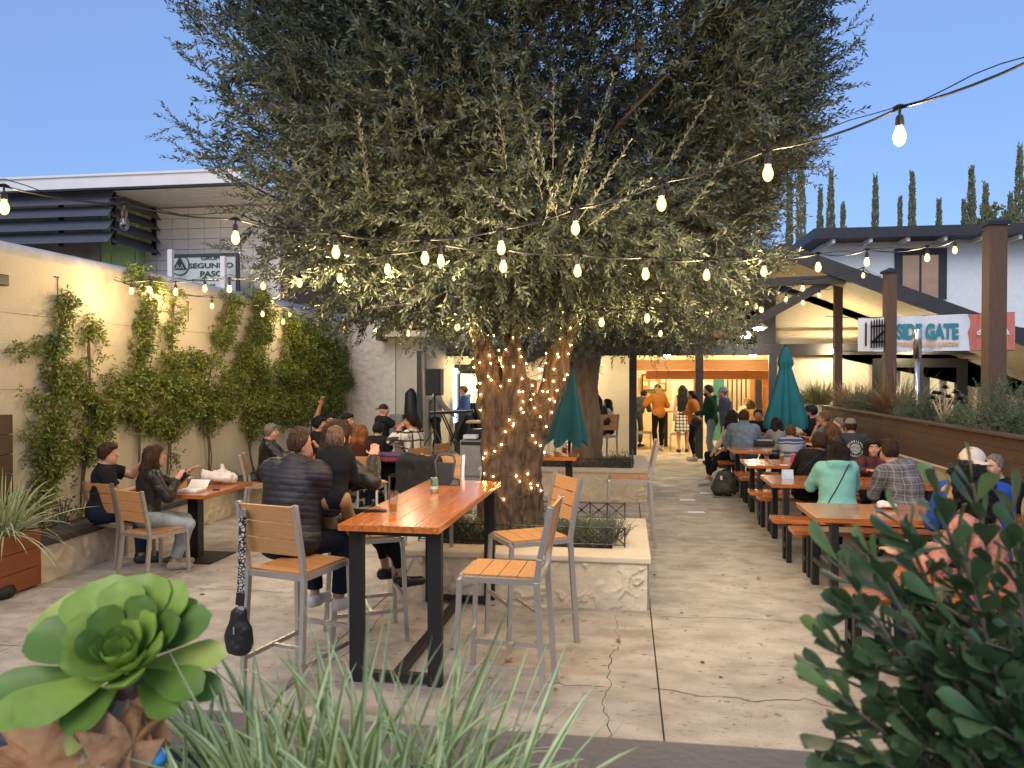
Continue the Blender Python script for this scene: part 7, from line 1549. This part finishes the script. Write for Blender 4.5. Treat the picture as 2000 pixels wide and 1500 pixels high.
# right rows
person('woman with dark curly hair and cream top looking right, leg stretched into the path', (1431, 815), 14.6, 115, .46, head=(-150, 0), lean=2, top=cream, bottom=blk, pants='tight', hair='wavy', hc='dark', hl=.24, female=True, face=True, lf=(-.15, .62, .085), rf=(.18, .38, .085), rh=None, lh=(-.1, .3, .6), shoe=wshoe)
person('person in a washed denim jacket, back turned, at the far picnic table', (1453, 815), 13.95, -6, .46, head=(-12, 0), lean=14, w=1.22, bulk=1.1, top=denimj, thick=.03, collar=True, hair='short', hc='brown', lh='table', rh='table', shirt_name='denim_jacket')
person('smiling man in a dark shirt facing the camera at the far picnic table', (1481, 810), 15.75, 168, .46, head=(8, 0), top=fabric('wine_black_shirt', (.02, .012, .014)), sleeve='tee', w=1.15, hair='short', hc='dark', sk=(.42, .19, .13), lh=(-.1, .42, .84), rh=(.1, .44, .84), face=True)
person('woman with long dark hair and grey sleeves half behind the right umbrella', (1514, 828), 14.2, 20, .46, top=greyk, hair='long', hc='dark', hl=.3, female=True, lean=14, lh='table', rh='table')
person('bearded man in a black cap and black tee shirt by the raised planter', (1583, 803), 15.4, 70, .46, top=blktee, sleeve='tee', w=1.15, hair='short', hc='dark', hat='cap', beard='big', sk=TANN, face=True, lh='table', rh='table')
person('balding man in a grey tee shirt with a hand at his chin, left profile', (1607, 817), 14.3, 62, .46, head=(15, 0), top=fabric('grey_tee', (.14, .14, .15)), sleeve='tee', hair='buzz', hc='sand', sk=TANN, lh='chin', rh='table', lean=12, face=True)
person('man with short hair looking left beside the man in the grey cap', (1637, 829), 13.0, 80, .46, head=(10, 0), top=greyk, hair='buzz', hc='grey', face=True, lh='table', rh='table')
_, iq = person('man in a charcoal tee with a round back print and a backward grey cap', (1660, 832), 12.45, 6, .46, head=(15, 0), top=gtee, sleeve='tee', thick=.018, w=1.3, bulk=1.18, hair='short', hc='brown', hat='cap', hatm=capg, lh='table', rh='table', lean=8)
person('woman with brown hair mostly hidden behind the man in the black jacket', (1622, 842), 12.0, 8, .46, top=blk, hair='wavy', hc='lbrown', hl=.15, female=True, lean=12)
person('boy in a blue and grey striped top, back turned', (1544, 848), 12.5, -4, .46, s=.86, top=stripes, thick=.02, w=1.1, hair='short', hc='lbrown', lh='table', rh='table', lean=14, shirt_name='striped_top')
person('young person with tousled brown hair in a black jacket leaning right', (1603, 865), 10.05, -28, .46, head=(-25, -6), lean=24, side=8, top=blk, thick=.026, hair='bowl', hc='brown', lh='table', rh='table', strap=(1, -1, 1, .008), shirt_name='jacket')
person('woman in a mint green hoodie with dark hair, back turned', (1633, 880), 8.55, 2, .46, head=(-12, -4), lean=8, w=1.28, bulk=1.05, top=mint, thick=.024, hair='long', hc='dark', hl=.13, female=True, hood=True, lh='table', rh='table', strap=(1, -1, 1, .006), shirt_name='hoodie')
person('man in a grey plaid shirt leaning left over the table, back turned', (1735, 880), 8.75, 20, .46, head=(22, -8), lean=22, side=-10, w=1.15, bulk=1.05, top=plaid, thick=.022, hair='short', hc='brown', lh='table', rh='table', shirt_name='plaid_shirt')
person('woman with wavy dark hair in a dark red plaid shirt facing the camera', (1706, 876), 10.05, 172, .46, head=(-6, -3), top=redplaid, thick=.02, hair='wavy', hc='dark', hl=.26, female=True, face=True, lh='table', rh='table', lean=10, shirt_name='plaid_shirt')
person('man with glasses and grey hair in a black sweater, turned left', (1941, 910), 7.55, 125, .46, head=(-22, 0), w=1.25, bulk=1.1, top=fabric('black_sweater', (.012, .012, .013)), thick=.022, collar=False, hair='buzz', hc='grey', face=True, glasses=True, lh='table', rh='table')
person('man in a royal blue shirt and backward cream cap, seen from behind', (1897, 897), 6.7, -8, .46, head=(12, 0), w=1.25, bulk=1.1, top=blue, thick=.02, hair='short', hc='brown', hat='back', hatm=capc, lh='table', rh='table', lean=12)
_, i9 = person('woman with big curly black hair and sunglasses on her head, peach floral blouse', (1884, 952), 5.25, 48, .46, head=(5, -6), lean=12, top=floral, hair='curly', hc='black', hl=.16, female=True, lh=(-.16, .50, .82), rh='table')
mb = MB(); HX = i9['HX']
for sx in (-1, 1): mb.lathe([(0, -.004), (.028, 0), (0, .004)], HX((sx*.04, .07, .135)), 10)
mb.bar(HX((-.07, .07, .135)), HX((.07, .07, .135)), .006); o = mb.build('sunglasses', M['wire'], None, world=False, smooth=True); o.location = i9['loc']; o.rotation_euler = (0, 0, R(48)); tag(o, 'sunglasses pushed up on the curly black hair', 'sunglasses')
# print on the charcoal tee: ring of letters round a sunset disc, pressed to the back
bv = BVHTree.FromPolygons([tuple(v) for v in iq['SV']], [tuple(q_) for q_ in iq['SQ']]); proot = [o for o in bpy.data.objects if o.type == 'EMPTY' and str(o.get('label', '')).startswith('man in a charcoal tee')][0]
pc_ = iq['hip']+iq['up']*.30*iq['s']; mw = mat('tee_print_white', (.6, .6, .55), .8, var=0)
def press(v2):
    q_ = pc_+iq['rt']*v2[0]+iq['up']*v2[1]-iq['fw']*.5; l, nn, _, _ = bv.ray_cast(q_, iq['fw']); return (l-iq['fw']*.004) if l is not None else pc_-iq['fw']*.15
mb = MB()
for k in range(8):
    z = -.075+k*.02; hw_ = math.sqrt(max(0, .08**2-z*z)); n = 8; vs = []
    for j in range(n+1): x = -hw_+2*hw_*j/n; vs += [press((x, z+.004*math.sin(x*60))), press((x, z+.010+.004*math.sin(x*60)))]
    mb.add(vs, [(2*j, 2*j+2, 2*j+3, 2*j+1) for j in range(n)])
mb.build('back_print', mw, proot, world=False, fix=False)
def ring(word, r, a0, a1, size):
    for k, chh in enumerate(word):
        a = R(a0+(a1-a0)*k/(len(word)-1)); top_ = a1 < a0; cu = bpy.data.curves.new('lt', 'FONT'); cu.body = chh; cu.size = size; cu.align_x = 'CENTER'; cu.offset = .002; cu.resolution_u = 2; o = bpy.data.objects.new('lt', cu); COL.objects.link(o)
        me = bpy.data.meshes.new_from_object(o.evaluated_get(bpy.context.evaluated_depsgraph_get())); bpy.data.objects.remove(o)
        th = a-math.pi/2 if top_ else a+math.pi/2
        for v in me.vertices:
            x, y = v.co.x, v.co.y-size*.35; X_ = r*math.cos(a)+x*math.cos(th)-y*math.sin(th); Y_ = r*math.sin(a)+x*math.sin(th)+y*math.cos(th); v.co = press((X_, Y_))
        me.materials.clear(); link_mesh('print_letter', me, mw, proot)
ring('QUIKSILVER', .115, 165, 15, .038); ring('BOARDRIDING', .112, 200, 340, .026)

# ------------------------------------------------------------------ near foreground plants
AE = AT(262, 1290, .80); ae = thing('rosette_succulent', 'large green rosette succulent in the near left foreground, on a thick stem with dry leaves', 'succulent', (AE.x, AE.y, 1.40))
aem = mat('succulent_green', (.24, .36, .05), .38, var=.25, scale=14, col2=(.42, .54, .10), translucent=.12, spec=.4); aed = mat('succulent_dark_green', (.15, .25, .04), .4, var=.25, scale=12, translucent=.1); aey = mat('succulent_yellow_green', (.46, .52, .11), .45, var=.2, scale=9, translucent=.15)
def pad(L_, Wd, th, cup, curl):
    nu, nv = 14, 9; top_ = []; 
    def sec(u):
        w_ = Wd*.5*(np.interp(u, [0, .12, .4, .65, .8, .92, .98, 1], [.24, .30, .66, .95, 1, .78, .42, .05])); return w_
    V = []; 
    for side_ in (1, -1):
        for i in range(nu+1):
            u = i/nu; w_ = sec(u)
            for j in range(nv+1):
                v = -1+2*j/nv; x = v*w_; y = L_*u; e_ = (1-v*v)**.5 if abs(v) < 1 else 0; tt = th*e_*min(1, (1-u)*7+.05); z = cup*(v*v)*w_/(Wd*.5)*Wd*.5+curl*L_*u*u+side_*tt*(.45 if side_ > 0 else .55); V.append((x, y, z))
    F_ = []; n1 = (nu+1)*(nv+1)
    for sgn, o_ in ((1, 0), (-1, n1)):
        for i in range(nu):
            for j in range(nv):
                q_ = (o_+i*(nv+1)+j, o_+i*(nv+1)+j+1, o_+(i+1)*(nv+1)+j+1, o_+(i+1)*(nv+1)+j); F_.append(q_ if sgn > 0 else q_[::-1])
    return np.array(V), np.array(F_)
axis = Vector((.12, -.62, .78)).normalized(); ex = Vector((0, 0, 1)).cross(axis).normalized(); ey = axis.cross(ex)
ctr = AT(250, 1296, .76)
def put_pad(ang, tilt, L_, Wd, m, cup=.25, curl=.0, off=0, name='leaf', base_r=.012):
    V, F_ = pad(L_, Wd, Wd*.13, cup, curl); d = (ex*math.cos(ang)+ey*math.sin(ang)); out_d = d*math.cos(tilt)+axis*math.sin(tilt); nrm = axis*math.cos(tilt)-d*math.sin(tilt); sd = out_d.cross(nrm)
    Mx = np.array([tuple(sd), tuple(out_d), tuple(nrm)]); P = V@Mx+np.array(tuple(ctr+d*base_r+axis*off)); return np_mesh(name, P, F_, m, ae, True, True)
px2 = .80/1500*.96
outer = [(4, 180, 75, .1, aey, -.006), (-13, 178, 72, -.02, aed, -.02), (24, 172, 88, .28, aed, .002), (47, 160, 78, .3, aem, -.006), (57, 172, 95, .42, aem, .0), (84, 168, 120, .45, aem, .0), (104, 150, 100, .6, aem, .004), (128, 190, 150, .35, aem, -.004), (150, 225, 150, .15, aey, -.014), (168, 200, 110, .3, aed, -.006), (192, 262, 100, .05, aed, -.016), (214, 230, 92, .12, aem, -.006), (228, 195, 100, .25, aem, .002), (250, 150, 80, .2, aed, -.008), (318, 150, 70, .15, aed, -.014), (338, 170, 84, .2, aed, -.01)]
for (a, L_, Wd, tl, m, of) in outer: put_pad(R(a), tl, L_*px2, Wd*px2, m, .28, .02+random.uniform(-.05, .08), of)
for k in range(11): a = .4+k*2.4; put_pad(a, .50+.035*k, (128-k*3)*px2, (86-k*2)*px2, aem if k % 3 else aed, .35, .16, .004, base_r=.012)
for k in range(9): a = 1+k*2.4; put_pad(a, .92+.045*k, (88-k*4)*px2, (62-k*3)*px2, aed if k % 2 else aem, .5, .16, .006, base_r=.007)
dry = mat('dry_brown_leaf', (.40, .20, .09), .7, var=.25, scale=12, col2=(.58, .36, .18), translucent=.1); dryc = mat('dry_cream_leaf', (.50, .40, .26), .7, var=.25, scale=12)
for (a, L_, Wd, tl, m) in ((268, 175, 62, -.25, dryc), (255, 190, 70, -.4, dryc), (285, 185, 74, -.3, dry), (240, 160, 50, -.1, aey), (300, 160, 60, -.45, dry)): put_pad(R(a), tl, L_*px2, Wd*px2, m, .4, -.15, -.02, 'dry_leaf')
st = [ctr-axis*.01, ctr-axis*.05-Vector((0, 0, .06)), Vector((ctr.x, ctr.y+.06, 1.41))]; MB().tube(catmull(st, 5), .024, 10).build('stem', mat('scarred_stem', (.16, .10, .08), .8, var=.4, scale=40, bump=1), ae, smooth=True)
# big dry maple leaf
lp = [(0, -.05), (.03, -.045), (.075, -.06), (.06, -.02), (.11, -.03), (.095, .0), (.125, .02), (.08, .03), (.10, .07), (.055, .055), (.045, .10), (.015, .075), (0, .125), (-.02, .08), (-.05, .10), (-.055, .05), (-.10, .06), (-.08, .02), (-.12, 0), (-.085, -.01), (-.09, -.04), (-.05, -.025), (-.06, -.055), (-.02, -.045)]
def bigleaf(loc, rotv, sc, label):
    vs = [(0, 0, .01)]+[(x*sc, y*sc, .018*math.sin(i*1.9)+.06*sc*(x*x+y*y)*40*.3) for i, (x, y) in enumerate(lp)]; n = len(lp)
    bm = bmesh.new(); vv = [bm.verts.new(v) for v in vs]
    for i in range(n): bm.faces.new((vv[0], vv[1+i], vv[1+(i+1) % n]))
    bmesh.ops.subdivide_edges(bm, edges=bm.edges[:], cuts=2, use_grid_fill=True)
    for v in bm.verts: v.co.z += .006*math.sin(v.co.x*70)+.004*math.sin(v.co.y*90+v.co.x*30)
    me = bpy.data.meshes.new('leaf'); bm.to_mesh(me); bm.free(); o = link_mesh('dry_leaf', me, mat('big_dry_leaf', (.38, .18, .07), .7, var=.3, scale=22, col2=(.60, .34, .17), translucent=.15, bump=.5, bscale=60), None, True); o.location = loc; o.rotation_euler = rotv; return tag(o, label, 'leaf')
bigleaf(AT(85, 1500, .74), (R(48), R(12), R(-25)), .92, 'large tan dried maple leaf leaning below the rosette succulent')
bigleaf(AT(250, 1465, .72), (R(35), R(-10), R(100)), .55, 'smaller crumpled brown leaf under the succulent stem')
p = AT(300, 1458, .74); mb = MB(); mb.lathe([(.0, 0), (.009, .002), (.011, .005), (.008, .009), (0, .010)], n=12, sx=1.6); o = mb.build('blue_cap', mat('blue_plastic', (.05, .28, .60), .35), None, world=False, smooth=True); o.location = p-Vector((0, 0, .01)); o.rotation_euler = (R(50), R(20), 0); tag(o, 'bright blue plastic cap in the soil by the succulent', 'litter')
# foreground striped grass: three tufts in the planter
gl = mat('pale_margin_blade', (.62, .68, .36), .45, var=.15, scale=30); gd = mat('green_blade_centre', (.19, .30, .06), .45, var=.25, scale=30, translucent=.1)
GT = thing('ornamental_grass', 'pale green and cream striped grass filling the near foreground centre', 'grass', (AT(730, 1500, .78).x, .78, 1.36))
nb_ = 290; cxs = RS.choice([455, 560, 650, 745, 830, 905], nb_)+RS.normal(size=nb_)*38; Yb = RS.uniform(.66, .92, nb_)
P = np.array([tuple(AT(x, 1500, y)) for x, y in zip(cxs, Yb)]); P[:, 2] = 1.45
fan = (cxs-700)/340*.42+RS.normal(size=nb_)*.34; D = np.stack([fan, RS.normal(size=nb_)*.28-.05, np.ones(nb_)], 1)
Ln = RS.uniform(.22, .40, nb_)*(1-.2*np.abs((cxs-700)/260)); V, Fq, mi = blades(P, D, Ln, RS.uniform(.008, .0145, nb_), RS.uniform(.05, .5, nb_), 8, .5)
for i in range(nb_): np_mesh('blade', V[i].reshape(-1, 3), Fq[0], [gl, gd], GT, True, True, mi)
n2_ = 260; cx2 = RS.uniform(360, 1010, n2_); P = np.array([tuple(AT(x, 1500, y)) for x, y in zip(cx2, RS.uniform(.6, .9, n2_))]); P[:, 2] = 1.45; D = np.stack([(cx2-690)/340*.6+RS.normal(size=n2_)*.5, RS.normal(size=n2_)*.35, np.ones(n2_)], 1)
V, Fq, mi = blades(P, D, RS.uniform(.14, .27, n2_), RS.uniform(.007, .012, n2_), RS.uniform(.1, .8, n2_), 8, .5); np_mesh('blades', V.reshape(-1, 3), Fq.reshape(-1, 4), [gl, gd], GT, True, True, np.tile(mi, n2_), kind='stuff')
# foreground right shrub
shm_ = mat('broad_shrub_leaf', (.055, .105, .04), .42, var=.3, scale=18, col2=(.11, .17, .07), translucent=.15, spec=.5, island=.3); shy = mat('young_shrub_leaf', (.17, .25, .08), .4, var=.2, scale=18, translucent=.2)
SH = thing('leafy_shrub', 'out of focus broad leaved shrub in the near right foreground', 'shrub', (AT(1960, 1500, .85).x, .85, 1.40))
def sleaf(n_, base, d, L_, W_, roll_):
    """obovate leaf with a folded midrib: 10 verts"""
    d, s_, u_ = frames(d[None]); d, s_, u_ = d[0], s_[0], u_[0]; c, q_ = math.cos(roll_), math.sin(roll_); s2 = s_*c+u_*q_; u2 = u_*c-s_*q_
    V = [base]; prof = [(.2, .28), (.45, .70), (.68, .98), (.84, .96), (.95, .60)]
    for t_, w_ in prof: V += [base+d*L_*t_+s2*W_*.5*w_+u2*W_*.08*w_, base+d*L_*t_-u2*L_*.05*t_*t_, base+d*L_*t_-s2*W_*.5*w_+u2*W_*.12*w_]
    V.append(base+d*L_-u2*L_*.06); F_ = [(0, 1, 2, 2), (0, 2, 3, 3)]
    for k in range(4): a = 1+3*k; F_ += [(a, a+3, a+4, a+1), (a+1, a+4, a+5, a+2)]
    F_ += [(13, 16, 14, 14), (14, 16, 15, 15)]; return V, F_
shoots = [((1990, 1560), (1700, 1080), .80), ((2000, 1540), (1760, 1015), .84), ((2010, 1540), (1830, 960), .82), ((2040, 1540), (1900, 945), .86), ((1980, 1560), (1640, 1100), .78), ((1960, 1560), (1625, 1255), .78), ((1960, 1560), (1640, 1360), .74), ((1980, 1580), (1700, 1470), .72), ((2060, 1520), (1980, 1000), .9), ((2000, 1560), (1780, 1180), .85), ((2030, 1540), (1880, 1080), .8), ((2020, 1560), (1830, 1270), .76), ((2060, 1540), (1990, 1150), .8), ((2040, 1560), (1940, 1290), .74), ((2050, 1560), (2010, 1400), .7), ((1990, 1580), (1760, 1380), .8), ((2010, 1580), (1880, 1440), .72), ((2100, 1540), (2060, 1100), .85), ((2020, 1540), (1720, 1230), .88), ((1900, 1580), (1660, 1500), .8), ((2070, 1500), (1960, 1210), .95), ((2030, 1520), (1850, 1160), .95), ((2010, 1540), (1900, 1340), .85)]
nl = 0; stuffV = []; stuffF = []; so_ = 0; smb = MB()
for (x0, y0), (x1_, y1_), Yd in shoots:
    b0_ = np.array(tuple(AT(x0, y0, Yd+.06))); b1_ = np.array(tuple(AT(x1_, y1_, Yd-.04))); mid = (b0_+b1_)/2+np.array([.0, .0, -.02]); pts = [b0_*(1-t_)**2+2*mid*t_*(1-t_)+b1_*t_*t_ for t_ in np.linspace(0, 1, 9)]; smb.tube([Vector(p_) for p_ in pts], [.004-.0003*k for k in range(9)], 5)
    ax_ = (b1_-b0_)/np.linalg.norm(b1_-b0_); n_ = 30
    for k in range(n_):
        t_ = .12+.88*(k/(n_-1))**.8; p_ = b0_*(1-t_)**2+2*mid*t_*(1-t_)+b1_*t_*t_; a = k*2.4; _, s_, u_ = frames(ax_[None]); o_d = s_[0]*math.cos(a)+u_[0]*math.sin(a); d_ = ax_*(.5+.8*t_)+o_d*(1.0-.45*t_)+RS.normal(size=3)*.15
        if t_ < .75 and k % 3 == 0:    # side sprig
            e_ = p_+d_/np.linalg.norm(d_)*.05; smb.tube([Vector(p_), Vector(e_)], [.002, .0012], 4)
            base_l = [(e_, d_+RS.normal(size=3)*.6) for _ in range(4)]
        else: base_l = [(p_, d_)]
        for (bb, dd) in base_l:
            L_ = random.uniform(.026, .044)*(1.1 if t_ > .7 else .95); v, f = sleaf(nl, bb, dd, L_, L_*random.uniform(.44, .58), RS.rand()*.8+(0 if RS.rand() < .5 else 3.1))
            m = shy if (t_ > .93 and k % 2) else shm_
            if nl < 300 and t_ > .35:
                me = bpy.data.meshes.new('leaf'); me.from_pydata([Vector(q_) for q_ in v], [], [tuple(dict.fromkeys(ff)) for ff in f]); o = link_mesh('leaf', me, m, SH, True); o.location = -Vector(SH.location); nl += 1
            else: stuffV += v; stuffF += [tuple(i_+so_ for i_ in dict.fromkeys(ff)) for ff in f]; so_ += len(v)
smb.build('stem', M['twig'], SH, fix=False)['kind'] = 'stuff'
me = bpy.data.meshes.new('leaves'); me.from_pydata([Vector(q_) for q_ in stuffV], [], stuffF); o = link_mesh('leaves', me, shm_, SH, True); o.location = -Vector(SH.location); o['kind'] = 'stuff'
